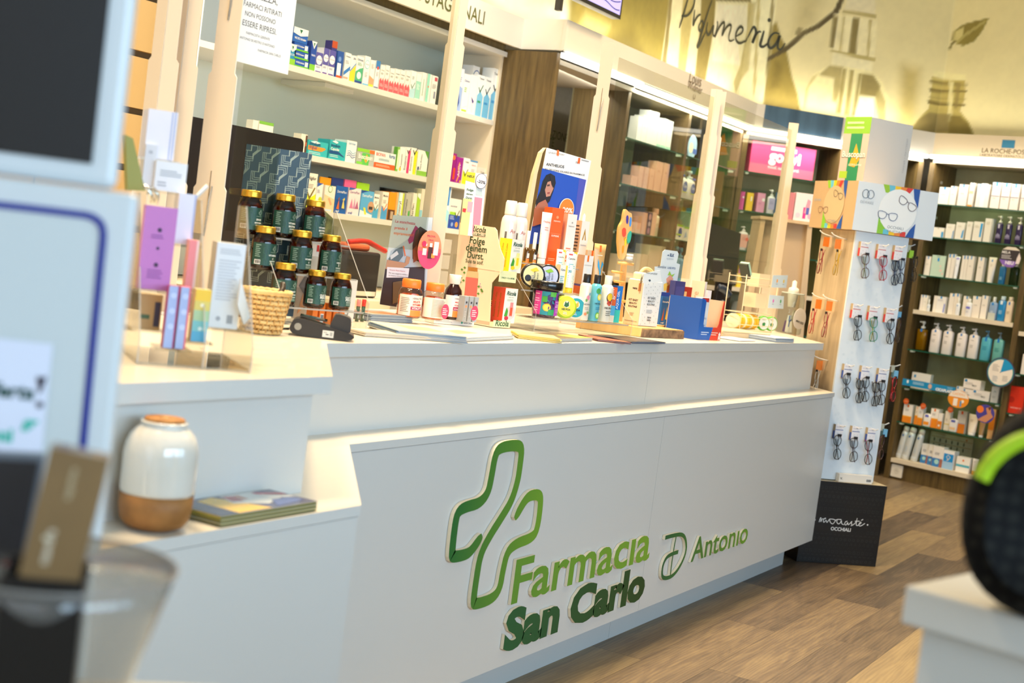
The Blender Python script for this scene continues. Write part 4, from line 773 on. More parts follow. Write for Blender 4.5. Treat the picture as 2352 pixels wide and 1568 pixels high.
# ---------------------------------------------------------------- goods: skin care unit at the right
tab=lambda x=.5,w_=.09,c='1f8fd0':('r',x-w_,.86,x+w_,1,c)
def tal(*x):return[tab()]+list(x)+[('l',.25,.75,.6,2,'b0a89a',.03)]
F5,F6,F7=(2080,380,7.129),(2060,580,5.808),(2040,820,5.228)
W1='efe5d8'
RT='on top skin care shelf'
pale=[('r',0,.66,1,1,'c3ced6')]
def skin(z,fr,its,**k):row(KP,KD,z,fr,its,**k)
skin(2.045,fr=F5,its=[
 (522,690,350,G,'skin_care_carton','broad cream carton with blue tab, leftmost '+RT,'carton',dict(col=W1,ops=tal())),
 (700,800,335,G,'skin_care_carton','narrow cream carton second from the left '+RT,'carton',dict(col=W1,ops=tal())),
 (835,980,305,G,'skin_care_carton','tall cream carton third from the left '+RT,'carton',dict(col=W1,ops=tal())),
 (1005,1080,280,G,'skin_care_carton','narrow carton with an orange foot '+RT,'carton',dict(col=W1,ops=tal(('r',0,0,1,.08,'f09a3a'),('r',.1,.55,.9,.66,'f0c89a')))),
 (1128,1192,298,G,'skin_care_carton','grey-topped carton left of the trio '+RT,'carton',dict(col=W1,ops=pale+[tab(.8)])),
 (1194,1268,290,G,'skin_care_carton','plain white carton in the middle of the trio '+RT,'carton',dict(col='f3efe8',ops=tal())),
 (1270,1330,308,G,'skin_care_carton','grey-topped carton right of the trio '+RT,'carton',dict(col=W1,ops=pale+[tab(.2)]))]+
 [(a,b_,c,G,'skin_care_carton','grey-topped carton with a violet line, %s of four alike %s'%(n_,RT),'carton',dict(col=W1,ops=pale+[tab(),('r',0,.47,1,.49,'4b3f7a'),('l',.2,.6,.42,2,'b0a89a',.03)],group='violet-lined grey-topped cartons'))
 for(a,b_,c),n_ in zip([(1370,1510,272),(1530,1665,285),(1685,1820,300),(1855,1990,312)],('first','second','third','fourth'))])
S2='on second skin care shelf'
skin(1.804,fr=F5,its=[
 (420,610,1005,G,'skin_care_carton','low wide carton with a blue block at its corner '+S2,'carton',dict(col=W1,ops=[('r',.8,.05,.98,.6,'3a9ad0'),('r',.45,.85,.55,1,'c8bca0')])),
 (638,775,950,G,'skin_care_carton','cream carton with a grey-blue tube print '+S2,'carton',dict(col=W1,ops=[('p',[(.8,0),(.98,0),(1,.6),(.85,.5)],'8fa8c8'),('l',.2,.7,.8,2,'c8bca0')])),
 (798,935,925,G,'skin_care_carton','cream carton with a bright blue tube print '+S2,'carton',dict(col=W1,ops=[('p',[(.72,.1),(.92,.1),(.98,.62),(.8,.5)],'2f9ad8'),('l',.2,.7,.8,2,'c8bca0')])),
 (968,1055,915,G,'skin_care_carton','narrow plain cream carton '+S2,'carton',dict(col=W1,ops=[('l',.2,.8,.85,3,'c8bca0')])),
 (1080,1230,912,G,'skin_care_carton','wide cream carton with a tall blue tube print '+S2,'carton',dict(col=W1,ops=[('p',[(.72,.22),(.9,.22),(.98,.92),(.74,.92)],'1f9ad8'),('l',.15,.6,.8,3,'c8bca0')])),
 (1256,1375,862,G,'skin_care_carton','tallest cream carton with dark edge lines '+S2,'carton',dict(col=W1,ops=[('r',.93,0,.96,1,'4a4a60'),('l',.2,.8,.85,3,'c8bca0')]))]+
 [(a,b_,c,'B','pump_bottle','%s dark purple pump bottle %s'%(n_,S2),'bottle',dict(col='2c1c48',capz=.73,pump=True,cap='e8ddc8',capw=.55,ops=[('r',.35,.75,.65,.95,'cfc6d8'),('r',0,.25,1,.32,'6b5f80'),('p',[(.1,.4),(.4,.5),(.9,.42),(.9,.32),(.1,.32)],'8b82a0')],group='purple pump bottles'))
 for(a,b_,c),n_ in zip([(1435,1535,812),(1590,1690,822),(1755,1860,835)],('first','second','third'))])
S3='on third skin care shelf'
skin(1.521,fr=F6,its=[
 (352,425,45,G,'skin_care_carton','narrow cream carton with blue tab, leftmost '+S3,'carton',dict(col=W1,ops=tal())),
 (436,615,28,G,'mask_pouch','mint green flat pack with rosy blotches '+S3,'pouch',dict(col='c3d8c4',d=.01,ops=[('r',.42,.72,.56,.88,'1f8fd0'),('c',.75,.3,.1,'e6c8bc'),('c',.9,.15,.08,'e6c8bc'),('c',.7,.5,.08,'e0cfc0'),('r',.35,.93,.6,.95,'5a6a5a')])),
 (648,690,18,G,'skin_care_carton','thin cream carton left of the white tube '+S3,'carton',dict(col=W1,ops=[tab(.5,.2)])),
 (694,740,18,G,'skin_care_carton','thin cream carton just behind the white tube '+S3,'carton',dict(col=W1,ops=[tab(.5,.2)])),
 (738,798,48,'T','cream_tube','small white tube with violet lettering '+S3,'tube',dict(col='efeef2',ops=[('r',.15,.85,.85,.95,'9a8fd8'),('l',.3,.7,.6,3,'b8b8c8')],cap='f2f0ee')),
 (832,870,38,G,'skin_care_carton','first of three thin cream cartons in the middle '+S3,'carton',dict(col=W1,ops=[tab(.8,.18)])),
 (872,910,38,G,'skin_care_carton','second of three thin cream cartons in the middle '+S3,'carton',dict(col=W1,ops=[tab(.8,.18)])),
 (914,990,42,G,'skin_care_carton','broadest of the three cream cartons in the middle '+S3,'carton',dict(col=W1,ops=tal())),
 (1044,1122,58,G,'skin_care_carton','single narrow cream carton with blue tab '+S3,'carton',dict(col=W1,ops=tal())),
 (1168,1275,55,'T','cream_tube','large white tube with a blue square '+S3,'tube',dict(col='ede3d6',ops=[('r',.4,.8,.56,.9,'1f8fd0'),('l',.3,.7,.7,3,'c8bca8')],cap='ece2d4')),
 (1330,1415,150,'B','toner_bottle','deep blue bottle half hidden by the round card '+S3,'bottle',dict(col='1f6fa0',capz=.9,capw=.5,ops=[('l',.2,.8,.4,4,'9fd0e8')])),
 (1462,1585,150,'B','toner_bottle','greenish clear bottle at the right end '+S3,'bottle',dict(col='8fa890',capz=.9,capw=.5,trans=1))])
S4='on wooden skin care shelf'
skin(1.262,fr=F6,its=[
 (295,330,560,G,'skin_care_carton','thin cream carton at the left end '+S4,'carton',dict(col=W1,ops=[tab(.8,.2)])),
 (333,390,565,G,'skin_care_carton','cream carton behind a little dropper '+S4,'carton',dict(col='f3ece0',ops=tal())),
 (385,425,620,'B','serum_bottle','small clear dropper bottle in front of the left cartons '+S4,'bottle',dict(col='e6e8ea',capz=.6,ops=[('c',.5,.6,.15,'1f8fd0')],back=-.03)),
 (470,510,572,G,'skin_care_carton','thin cream carton beside the violet-striped one '+S4,'carton',dict(col=W1)),
 (512,628,578,G,'skin_care_carton','white carton with a violet slanting stripe '+S4,'carton',dict(col='f0ebe6',ops=[tab(.45,.1),('p',[(.78,.05),(.95,.05),(.98,.55),(.85,.6)],'8f96d8'),('l',.1,.7,.8,2,'b8b0b8')])),
 (670,735,540,G,'skin_care_carton','tall cream carton, left one of the tallest pair '+S4,'carton',dict(col=W1,ops=[tab(.75,.14)])),
 (738,800,542,G,'skin_care_carton','tall cream carton, right one of the tallest pair '+S4,'carton',dict(col=W1,ops=[tab(.6,.14)])),
 (762,815,600,'B','serum_bottle','slim white airless bottle in front of the tallest pair '+S4,'bottle',dict(col='eef0f2',capz=.7,ops=[('r',.35,.75,.6,.85,'1f7fd0')],back=-.03)),
 (855,920,575,G,'skin_care_carton','cream carton behind the violet-badged bottle '+S4,'carton',dict(col=W1,ops=[tab(.7,.12)])),
 (888,965,608,'B','lotion_bottle','small white bottle with a violet badge '+S4,'bottle',dict(col='f2f0f0',capz=.8,capw=.5,ops=[('r',.1,.55,.9,.7,'7a78d0'),('l',.2,.8,.4,3,'b0b0c0')],back=-.03)),
 (978,1085,575,G,'skin_care_carton','broad cream carton right of the violet-badged bottle '+S4,'carton',dict(col=W1,ops=tal())),
 (1098,1175,568,G,'skin_care_carton','slim cream carton left of the two-tone bottle '+S4,'carton',dict(col='f1e9de',ops=tal())),
 (1190,1300,582,'B','cleanser_bottle','blue over clear two-tone bottle '+S4,'bottle',dict(col='8fa8c8',capz=.78,capw=.36,ops=[('r',.35,.82,.62,.95,'1f7fd0'),('r',0,0,1,.4,'c2c4bc'),('l',.25,.75,.5,3,'dfe6ee')])),
 (1308,1410,574,'B','cleanser_bottle','bright blue bottle with a pale cap '+S4,'bottle',dict(col='1f86c4',cap='cfe0ea',capz=.84,capw=.55,ops=[('r',.3,.8,.65,.97,'e0edf4'),('l',.2,.8,.5,4,'c0e0f2')])),
 (1415,1510,585,'B','cleanser_bottle','cream bottle at the right end '+S4,'bottle',dict(col='ecd9be',cap='eeddc2',capz=.85,capw=.6,ops=[('r',.35,.8,.6,.95,'1f7fd0'),('l',.2,.8,.5,3,'b8a484')]))])
S5='on pump bottle shelf'
lot=[('r',.4,.86,.6,.96,'1f7fd0'),('l',.25,.8,.75,1,'8f8a82'),('l',.2,.7,.55,3,'b5aea4')]
skin(.97,fr=F6,its=[
 (218,345,900,'B','oil_pump_bottle','clear pump bottle of yellow oil, leftmost '+S5,'bottle',dict(col='cfc98c',capz=.74,pump=True,cap='d8dcd4',trans=1,liquid=(.95,'d8a81e'),ops=[('r',.4,.86,.62,.99,'1f7fd0')],pw=4)),
 (405,530,928,'B','lotion_pump_bottle','white pump bottle, first of four white ones '+S5,'bottle',dict(col='f3ece6',capz=.8,pump=True,cap='e6e4e0',capw=.4,ops=lot,pw=4)),
 (566,692,950,'B','lotion_pump_bottle','white pump bottle, second of four white ones '+S5,'bottle',dict(col='f3ece6',capz=.8,pump=True,cap='e6e4e0',capw=.4,ops=lot,pw=4)),
 (750,875,978,'B','lotion_pump_bottle','white pump bottle, third of four white ones '+S5,'bottle',dict(col='f3ece6',capz=.8,pump=True,cap='e6e4e0',capw=.4,ops=lot,pw=4)),
 (910,1038,1000,'B','lotion_pump_bottle','white pump bottle, fourth of four white ones '+S5,'bottle',dict(col='f3ece6',capz=.8,pump=True,cap='e6e4e0',capw=.4,ops=lot,pw=4)),
 (1078,1205,1028,'B','gel_pump_bottle','sky blue pump bottle '+S5,'bottle',dict(col='58b4c8',capz=.78,pump=True,cap='5a8aa8',capw=.3,ops=[('r',.38,.82,.62,1,'1f7fd0'),('l',.2,.8,.6,4,'2f8aa8')],pw=4)),
 (1240,1370,1052,'B','gel_pump_bottle','sea green pump bottle, rightmost '+S5,'bottle',dict(col='6fb8b0',capz=.78,pump=True,cap='7a8f98',capw=.3,ops=[('r',.38,.84,.62,1,'1f7fd0'),('l',.2,.8,.6,4,'3a8a88')],pw=4))])
S6='on blue banner shelf'
med=[('r',.05,.7,.2,.95,'1f7fb8'),('l',.1,.6,.65,2,'b8b4aa',.15),TX('MED',.65,.3,.25,'6a6a62')]
skin(.689,fr=F7,its=[
 (265,488,175,G,'ointment_carton','long white carton with a blue square standing behind the banner '+S6,'carton',dict(col='efe9e0',d=.04,dz=.0,ops=[('r',.12,.68,.22,.85,'1f8fc8'),('l',.1,.9,.5,2,'c0b8ac',.06)],back=.04)),
 (890,1000,380,G,'ointment_carton','white carton lettered MED at the bottom left of the pile '+S6,'carton',dict(col='efe9e0',ops=med,h=.062)),
 (1002,1205,420,G,'ointment_carton','white carton lettered MED at the bottom right of the pile '+S6,'carton',dict(col='efe9e0',ops=med,h=.066)),
 (898,1100,310,G,'ointment_carton','white carton lettered MED on top of the pile '+S6,'carton',dict(col='efe9e0',ops=med,h=.066,dz=.0675)),
 (808,888,370,G,'ointment_carton','white carton right behind the banner end '+S6,'carton',dict(col='ece6dc',ops=[('r',.1,.75,.3,1,'1f8fc8')],h=.07)),
 (1222,1308,350,G,'serum_carton','silver grey upright carton at the right end '+S6,'carton',dict(col='c9c8c0',ops=[('s',[(.35,.65),(.5,.75),(.65,.65)],.06,'2a6a70'),('l',.2,.8,.4,3,'9a9a94')]))])
S7='on orange sun care shelf'
orb=lambda h_,*x:[('r',0,0,1,h_,'ee8a22'),('r',0,h_,1,h_+.05,'f4b83a'),tab(.5,.1,'ee7a22')]+list(x)+[('l',.2,.75,.75,3,'b0a8a0')]
skin(.431,fr=F7,its=[
 (162,268,560,G,'sun_care_carton','orange and white carton with a red disc above, leftmost '+S7,'carton',dict(col='f1ece4',ops=orb(.32))),
 (305,340,590,G,'sun_care_carton','thin orange carton, second from the left '+S7,'carton',dict(col='efe0c8',ops=orb(.45))),
 (342,400,590,G,'sun_care_carton','orange and white carton behind the small white flask '+S7,'carton',dict(col='f1ece4',ops=orb(.35))),
 (396,480,668,'B','sun_care_bottle','small white flask with a violet badge, left one of two '+S7,'bottle',dict(col='f3efe8',capz=.98,ops=[('r',.2,.74,.8,.92,'6a6fc8'),('r',.05,.12,.95,.38,'f0962a')],back=-.03,pw=5,sy=.4)),
 (488,580,612,G,'sun_care_carton','large orange and white carton left of the small orange box '+S7,'carton',dict(col='f3ede4',ops=orb(.45))),
 (583,632,670,G,'sun_care_carton','smaller carton with an orange foot beside the large one '+S7,'carton',dict(col='f1ece4',ops=[('r',0,0,1,.5,'ee8a22'),('c',.4,.2,.25,'f8e8d0')])),
 (660,720,645,G,'sun_care_carton','pale carton with a yellow line behind the second flask '+S7,'carton',dict(col='e9dfcc',ops=[('r',0,.3,1,.34,'d8c03a'),('l',.2,.7,.6,3,'a8a08a')])),
 (705,800,730,'B','sun_care_bottle','small white flask with a violet badge, right one of two '+S7,'bottle',dict(col='f3efe8',capz=.98,ops=[('r',.2,.74,.8,.92,'5a64b8'),('r',.1,.15,.9,.35,'f0c89a')],back=-.03,pw=5,sy=.4)),
 (808,905,640,G,'sun_care_carton','tall grey and orange carton with an orange tab '+S7,'carton',dict(col='c9c2b4',ops=[('r',0,0,1,.42,'d97a1e'),('r',0,.42,1,.45,'8aa0b8'),tab(.5,.12,'d95a1e')])),
 (920,1040,675,'T','sun_care_tube','white tube with an orange band and an orange cap line '+S7,'tube',dict(col='f1e6d2',ops=[('r',0,.15,1,.42,'e8861e'),('l',.2,.7,.7,3,'b8a88a')],cap='f4efe6')),
 (1065,1135,770,'T','sun_care_tube','orange and grey tube with a white cap '+S7,'tube',dict(col='b08a5a',ops=[('r',0,.2,1,.6,'9aa0a8')],cap='f0ece4')),
 (1180,1245,620,G,'sun_care_carton','orange carton at the right end '+S7,'carton',dict(col='e8b070',ops=[('r',0,.3,1,.75,'e8861e')]))])
S8='on bottom skin care shelf'
for(xl,xr,yt),n_,tl in(((85,165,815),'left',8),((155,245,835),'middle',9),((262,345,840),'right',9)):
 D_=KD;a=LYAW;q=(KP[0]-LN[0]*.08,KP[1]-LN[1]*.08);t0=along(2040+xl/5.228,q,D_,.155);t1=along(2040+xr/5.228,q,D_,.155);W_=t1-t0
 t=root('spray_can','tall white spray can leaning right, %s one of three %s'%(n_,S8),'spray can',(q[0]+D_[0]*(t0+t1)/2,q[1]+D_[1]*(t0+t1)/2,.157),group='white thermal water cans',rot=(0,rad(tl),a))
 b=MB();r=W_*.46;b.lathe([(r*.9,0),(r,.006),(r,.185),(r*.85,.205),(r*.6,.212)],M('dfe3e2',.25,.2),20);b.build('can_body',t)
 b=MB();b.lathe([(r*.82,.207),(r*.85,.23),(r*.7,.243),(0,.246)],M('e9e2d2',.35),18);b.build('cap',t)
 b=MB();b.art([('r',.38,.84,.58,.92,'1f6fb8'),('r',.1,.1,.9,.18,'cfd6da'),('l',.3,.7,.5,5,'b4c6d4')],-r,0,2*r,.2,0,r+.0005);b.build('printed_label',t)
pat=[('r',0,0,1,.42,'3a7fc0'),('c',.45,.25,.22,'a8d8d8'),('p',[(.7,0),(1,0),(1,.4),(.75,.42)],'a86a58'),('l',.2,.8,.7,3,'8a8a90')]
skin(.155,fr=F7,its=[
 (378,470,1030,G,'care_carton','white and blue carton with an eye-like print, left of three '+S8,'carton',dict(col='eae6e0',ops=pat,back=.05)),
 (462,530,1045,G,'care_carton','white and blue carton with an eye-like print, middle of three '+S8,'carton',dict(col='eae6e0',ops=pat,back=.025)),
 (515,638,1062,G,'care_carton','white and blue carton with an eye-like print, right of three '+S8,'carton',dict(col='eae6e0',ops=pat)),
 (640,768,1110,G,'care_carton','carton with a sky blue field and a silver knot '+S8,'carton',dict(col='f0efee',ops=[('r',0,0,1,.4,'9fc6e8'),('r',.05,.4,.95,.82,'1f8fd8'),('s',[(.5,.5),(.3,.65),(.45,.76),(.65,.65),(.5,.5),(.35,.45)],.08,'c8ccd0')])),
 (802,962,1185,G,'care_carton','white carton with a turquoise band and orange dot '+S8,'carton',dict(col='f3f0e8',ops=[('r',0,.35,1,.5,'5ab4c8'),('c',.5,.78,.07,'ee7a22')])),
 (978,1060,1215,'T','cream_tube','white and orange tube partly behind the black cushion '+S8,'tube',dict(col='f3efe6',ops=[('r',0,.2,1,.26,'8aa8c8'),('l',.2,.7,.8,3,'b8b0a8')],cap='e8861e',caph=.25))])
# flat cards, banner and wheel of the skin care unit
def card(name,label,cat,fr,cx,cy,rx,ry,col,ops,off,thick=.003,circle=True):
 q=(KP[0]+LN[0]*off,KP[1]+LN[1]*off);p=onp(fr[0]+cx/fr[2],fr[1]+cy/fr[2],q,KD);k=depth(p)/F/.965;Rx,Rz=rx/fr[2]*k,ry/fr[2]*k
 b=MB();b.prism(ell(0,0,Rx,Rz,36),0,thick,M(col,.4));b.art(ops,-Rx,-Rz,2*Rx,2*Rz,-.0004);return tag(b.build(name,loc=tuple(p),yaw=LYAW),label,cat)
card('shelf_card','round purple and black card reading MELA NEU hanging from the second shelf','shelf card',F5,1715,1500,175,160,'3b3436',[('p',[(.08,.85),(.3,1),(.7,1),(.92,.85)],'e8ddcc'),('p',[(0,.35),(.15,.12),(.4,.0),(.7,.02),(.9,.3)],'8b68c0'),TX('MELA',.28,.66,.4,'f2f0ee',.02),('l',.08,.6,.58,3,'d8d4d4',.07),TX('NEU',.5,.14,.4,'f4f0f8',.04),('p',[(.78,.2),(.95,.2),(1,.5),(.9,.75),(.82,.5)],'e8dcd6')],.03)
card('shelf_card','orange oval card with a white tube drawing below the blue banner','shelf card',F7,842,503,130,102,'ef962c',[('p',[(.02,.6),(.98,.6),(.85,.88),(.5,1),(.15,.88)],'f2e8da'),TX('CADEAU',.5,.72,.6,'f0a860',.01),('r',.28,.1,.48,.52,'f4ece0'),('c',.72,.4,.07,'f4ece0'),('r',.6,.1,.68,.42,'5a98c8')],.05)
card('shelf_card','violet oval card with an orange disc and a tanned figure','shelf card',F7,1165,680,112,108,'4a4496',[('c',.2,.7,.19,'ee7c30'),('p',[(.5,.8),(.75,.95),(.8,.6),(.95,.4),(.6,.05),(.1,.1),(.4,.35),(.62,.5)],'c88a68'),('p',[(.6,.85),(.8,.95),(.72,.7)],'5a3428')],.05)
t=root('selector_wheel','round white cardboard selector wheel with a blue sector hanging from the shelf','selector wheel',tuple(onp(2298,855,(KP[0]+LN[0]*.05,KP[1]+LN[1]*.05),KD)),LYAW)
R_=34*depth(t.location)/F
b=MB();b.prism(ell(0,0,R_,R_,48),0,.004,M('46405e'));b.prism(ell(0,0,R_*.93,R_*.93,48),-.001,0,M('2f8f96'));b.build('back_disc',t)
b=MB();b.prism(ell(0,0,R_*.86,R_*.86,48),-.002,-.001,M('eee6da'));b.art([('p',[(.5,.5)]+[(.5+.46*math.cos(rad(k)),.5+.46*math.sin(rad(k)))for k in range(22,84,6)],'1f96cc'),('l',.2,.45,.75,5,'b8b0a8',.05),('l',.6,.8,.4,5,'b8b0a8',.04),('l',.25,.45,.35,4,'a8b0b8',.05),('c',.5,.5,.015,'5a5a5a')],-R_,-R_,2*R_,2*R_,-.0022);b.build('front_disc',t)
def lstrip(name,label,cat,fr,pl,pr,hpx,off,col,ops,th=.003):
 q=(KP[0]+LN[0]*off,KP[1]+LN[1]*off);A=onp(fr[0]+pl[0]/fr[2],fr[1]+pl[1]/fr[2],q,KD);B=onp(fr[0]+pr[0]/fr[2],fr[1]+pr[1]/fr[2],q,KD)
 W_=math.dist(A[:2],B[:2]);h_=hpx/fr[2]*depth(A)/F;b=MB();b.box(0,W_,0,th,0,h_,M(col,.4));b.art(ops,0,0,W_,h_,-.0003);o=b.build(name,loc=(A[0],A[1],(A[2]+B[2])/2),yaw=LYAW);return tag(o,label,cat)
lstrip('shelf_banner','long blue banner strip reading CICAPLAST along the shelf edge','banner',F7,(165,340),(800,435),78,.012,'1f8cc0',[('l',.2,.45,.75,2,'bcdcf0',.22),('c',.53,.5,.035,'d8b09a',1.2),TX('CICAPLAST',.8,.08,.32,'f2f6f8',.05),('c',.1,.65,.02,'e8f0f4',1.5),('l',.85,.98,.85,2,'9ad0ec',.15)])
lstrip('info_leaflet','beige instruction leaflet with small drawings leaning at the back of the bottom shelf','leaflet',F7,(480,1140),(990,1230),250,-.30,'b9ab8c',[('r',.03,.78,.98,.8,'a06a30'),('r',.03,.5,.98,.52,'a06a30'),('l',.1,.4,.95,1,'a06a4a')]+[('c',.1+.14*i,.65,.018,'6a604a',2.4)for i in range(6)]+[('c',.1+.14*i,.38,.018,'6a604a',2.4)for i in range(6)]+[('c',.85,.88,.02,'c06a2a')],.002)
for i,(x,y)in enumerate(((215,530),(420,588),(748,630))):
 card('price_disc','small orange-red percent disc above the %s sun care pack'%('first','second','third')[i],'price disc',F7,x,y,34,34,'d9602a',[TX('-20%',.5,.4,.7,'f0a070',.02)],-.02,.002)
so=onp(2060.5,1081,(KP[0]+LN[0]*-.028,KP[1]+LN[1]*-.028),KD)
t=root('wall_socket','white square wall socket in the plinth of the skin care unit','socket',tuple(so),LYAW)
b=MB();b.prism(rrect(-.046,.046,-.046,.046,.008),-.008,0,M('e8e2d4',.35));b.build('cover_plate',t)
b=MB();b.prism(ell(0,0,.022,.022),-.0095,-.008,M('dcd5c6',.35));b.art([('c',.3,.5,.05,'3a3a38'),('c',.7,.5,.05,'3a3a38'),('c',.5,.68,.05,'3a3a38')],-.02,-.02,.04,.04,-.0096);b.build('socket_insert',t)
# next bay to the right
row(KP,KD,.64,F7,[(1420,1600,340,G,'gift_carton','red carton with small white lettering in the bay at the right edge','carton',dict(col='d8341e',d=.1,ops=[TX('LACHAT D',.55,.18,.7,'f0c0b8'),('c',.2,.5,.2,'b82414')]))],back=.03)
row(KP,KD,.38,F7,[(1445,1530,790,G,'serum_carton','small white carton with a pink top in the bay at the right edge','carton',dict(col='eee6e0',ops=[('r',0,.93,1,1,'d8286a'),TX('30',.7,.6,.35,'d87aa0'),('l',.1,.8,.5,4,'c0b8b4')]))],back=.03)
row(KP,KD,.92,F7,[(1585,1660,-40,G,'serum_carton','white carton at the right edge below the middle shelf','carton',dict(col='efe6dc',d=.06))],back=.03)
# ---------------------------------------------------------------- things on the counter
class Face:
 """vertical plane through P running along D: turns pixels into (u, z) on it"""
 def __init__(s,P,deg):s.P=P;s.a=rad(deg);s.D=(math.cos(s.a),math.sin(s.a));s.N=(math.sin(s.a),-math.cos(s.a))
 def uv(s,px,py):p=onp(px,py,s.P,s.D);return((p[0]-s.P[0])*s.D[0]+(p[1]-s.P[1])*s.D[1],p[2])
 def pts(s,L,off=0):return[s.uv(*q)for q in L]
 def put(s,mb,name,parent=None,**k):
  return mb.build(name,parent,(s.P[0],s.P[1],0)if parent is None else None,s.a if parent is None else 0,**k)
 def text(s,mb,t,pl,pr,m,y=-.0008,**k):
  A,B=s.uv(*pl),s.uv(*pr);mb.text(t,(A[0]+B[0])/2,(A[1]+B[1])/2,B[0]-A[0],y,M(m,.5)if isinstance(m,str)else m,**k)
 def poly(s,mb,L,col,y=-.0006):mb.flat(s.pts(L),y,M(col,.5)if isinstance(col,str)else col)
def froot(F_,name,label,cat,group=None):return root(name,label,cat,(F_.P[0],F_.P[1],0),F_.a,group)
def px_w(p,w):return w*depth(p)/F
GOLD=M('d9a93a',.28,.85);AMBER=clear('amber_glass','96602c',1.6,.03);AMB2=mixmat('amber_capsules','120702','9a5a1a',55,rough=.3,lo=.42,hi=.62)
LGREEN=mixmat('dark_green_label','123c30','1d4a3c',12,rough=.4)
# --- tiered acrylic stand with nine jars
JY=-18;J0=onz(719,706,1.13);JD=(math.cos(rad(JY)),math.sin(rad(JY)));JN=(math.sin(rad(JY)),-math.cos(rad(JY)))
st=root('jar_stand','clear acrylic three-step stand holding the gold-lidded amber jars','display stand',(J0[0],J0[1],0),rad(JY))
TZ=(1.13,1.217,1.307)
for i,z in enumerate(TZ):
 b=MB();b.box(-.14,.145,i*.05-.036,i*.05+.030,z-.004,z-.0008,ACRYL);b.box(-.14,.145,i*.05-.0375,i*.05-.036,z-.0045,z,ACEDGE)
 b.box(-.14,.145,i*.05+.028,i*.05+.030,z,z+.05,ACRYL);b.build('step',st)
for x in(-.143,.147):
 out=[(-.055,1.0825),(-.055,1.16),(.15,1.40),(.16,1.40),(.16,1.0825)]
 X=Matrix.Translation((x,0,0))@Matrix.Rotation(rad(90),4,'Z')
 b=MB();b.prism(out,-.0015,.0015,ACRYL,X=X,side=ACEDGE);b.build('side_panel',st)
def jar(px,py,tier,wpx,hpx,l1,l2,label,big=True):
 q=(J0[0]-JN[0]*.05*tier,J0[1]-JN[1]*.05*tier);p=onp(px,py,q,JD);W_=px_w(p,wpx);h=px_w(p,hpx);r=W_/2;z=TZ[tier]+.0005
 t=root('vitamin_jar',label,'jar',(p[0],p[1],z),rad(JY),'amber vitamin jars on the acrylic stand')
 hb=h*.845;b=MB();b.lathe([(r*.86,0),(r*.97,.003),(r,.008),(r,hb*.72),(r*.97,hb*.80),(r*.88,hb*.90),(r*.76,hb*.97),(r*.73,hb*1.01)],AMBER,28);b.build('jar_body',t)
 b=MB();b.lathe([(r*.80,.004),(r*.93,.008),(r*.93,hb*.72),(r*.7,hb*.86),(0,hb*.88)],AMB2,20);b.build('capsules',t)
 b=MB();c0=hb*1.0;pr=[(r*.80,c0)]
 for k in range(4):pr+=[(r*.84,c0+(h-c0)*(.1+k*.2)),(r*.80,c0+(h-c0)*(.2+k*.2))]
 pr+=[(r*.80,h*.985),(r*.76,h),(0,h)]
 b.lathe(pr,GOLD,28);b.build('lid',t)
 b=MB();R2=r+.0008;b.art([('r',0,0,1,1,'123c30')],-R2*1.5,hb*.13,R2*3.0,hb*.60,0,R2)
 for i_ in range(len(b.mats)):b.mats[i_]=LGREEN
 A_=(-r*1.35,hb*.13,r*2.7,hb*.60);f='dfe6e0'
 b.art([('b',.03,.04,.22,.24,'1a1a1a'),('l',.03,.2,.92,7,'8aa89a',.085),('t',"D'ANTONIO",.62,.60,.22,'9fb8aa'),('t',l1,.62,.44,.34 if len(l1)>5 else .22,f,.03),('t',l2,.62,.30,(.30 if len(l2)>4 else .045*len(l2)),f,.03),
  ('s',[(.59,.74),(.59,.82),(.64,.82),(.64,.90),(.68,.90),(.68,.82),(.73,.82),(.73,.76),(.67,.76),(.67,.68),(.63,.68),(.63,.74),(.59,.74)],.012,'a8c0b2'),('r',.5,.2,.74,.24,'b8c8be'),('l',.5,.78,.15,2,'9fb8aa',.06),
  ('s',[(.28,.05),(.28,.3),(.34,.3),(.34,.55),(.28,.55),(.28,.8),(.34,.8),(.34,.95)],.010,'3f6a58'),('s',[(.40,.05),(.40,.25),(.36,.25),(.36,.5),(.42,.5),(.42,.75),(.37,.75),(.37,.95)],.010,'3f6a58'),
  ('s',[(.88,.05),(.88,.3),(.94,.3),(.94,.6),(.88,.6),(.88,.9)],.010,'3f6a58')],*A_,0,R2+.0004)
 b.build('printed_label',t);return t
for a in((568,532,2,57,100,'ZINCO','METIONINA','amber jar at the left of the top row on the acrylic steps'),(646,543,2,55,100,'VITAMINA','BIOTINA','amber jar in the middle of the top row on the acrylic steps'),(716,548,2,53,94,'VITAMINA','BIOTINA','amber jar at the right of the top row on the acrylic steps'),
  (600,617,1,57,100,'VITAMINA','C','amber jar at the left of the middle row'),(684,624,1,54,98,'VITAMINA','D','amber jar in the middle of the middle row'),(753,628,1,52,94,'OMEGA','3','amber jar at the right of the middle row'),
  (646,698,0,58,97,'ZINCO','METIONINA','larger amber jar at the left of the bottom row, behind the basket'),(719,706,0,49,86,'OLIO DI','PESCE','smaller amber jar in the middle of the bottom row'),(778,707,0,48,83,'OLIO DI','PESCE','smaller amber jar at the right of the bottom row')):jar(*a)
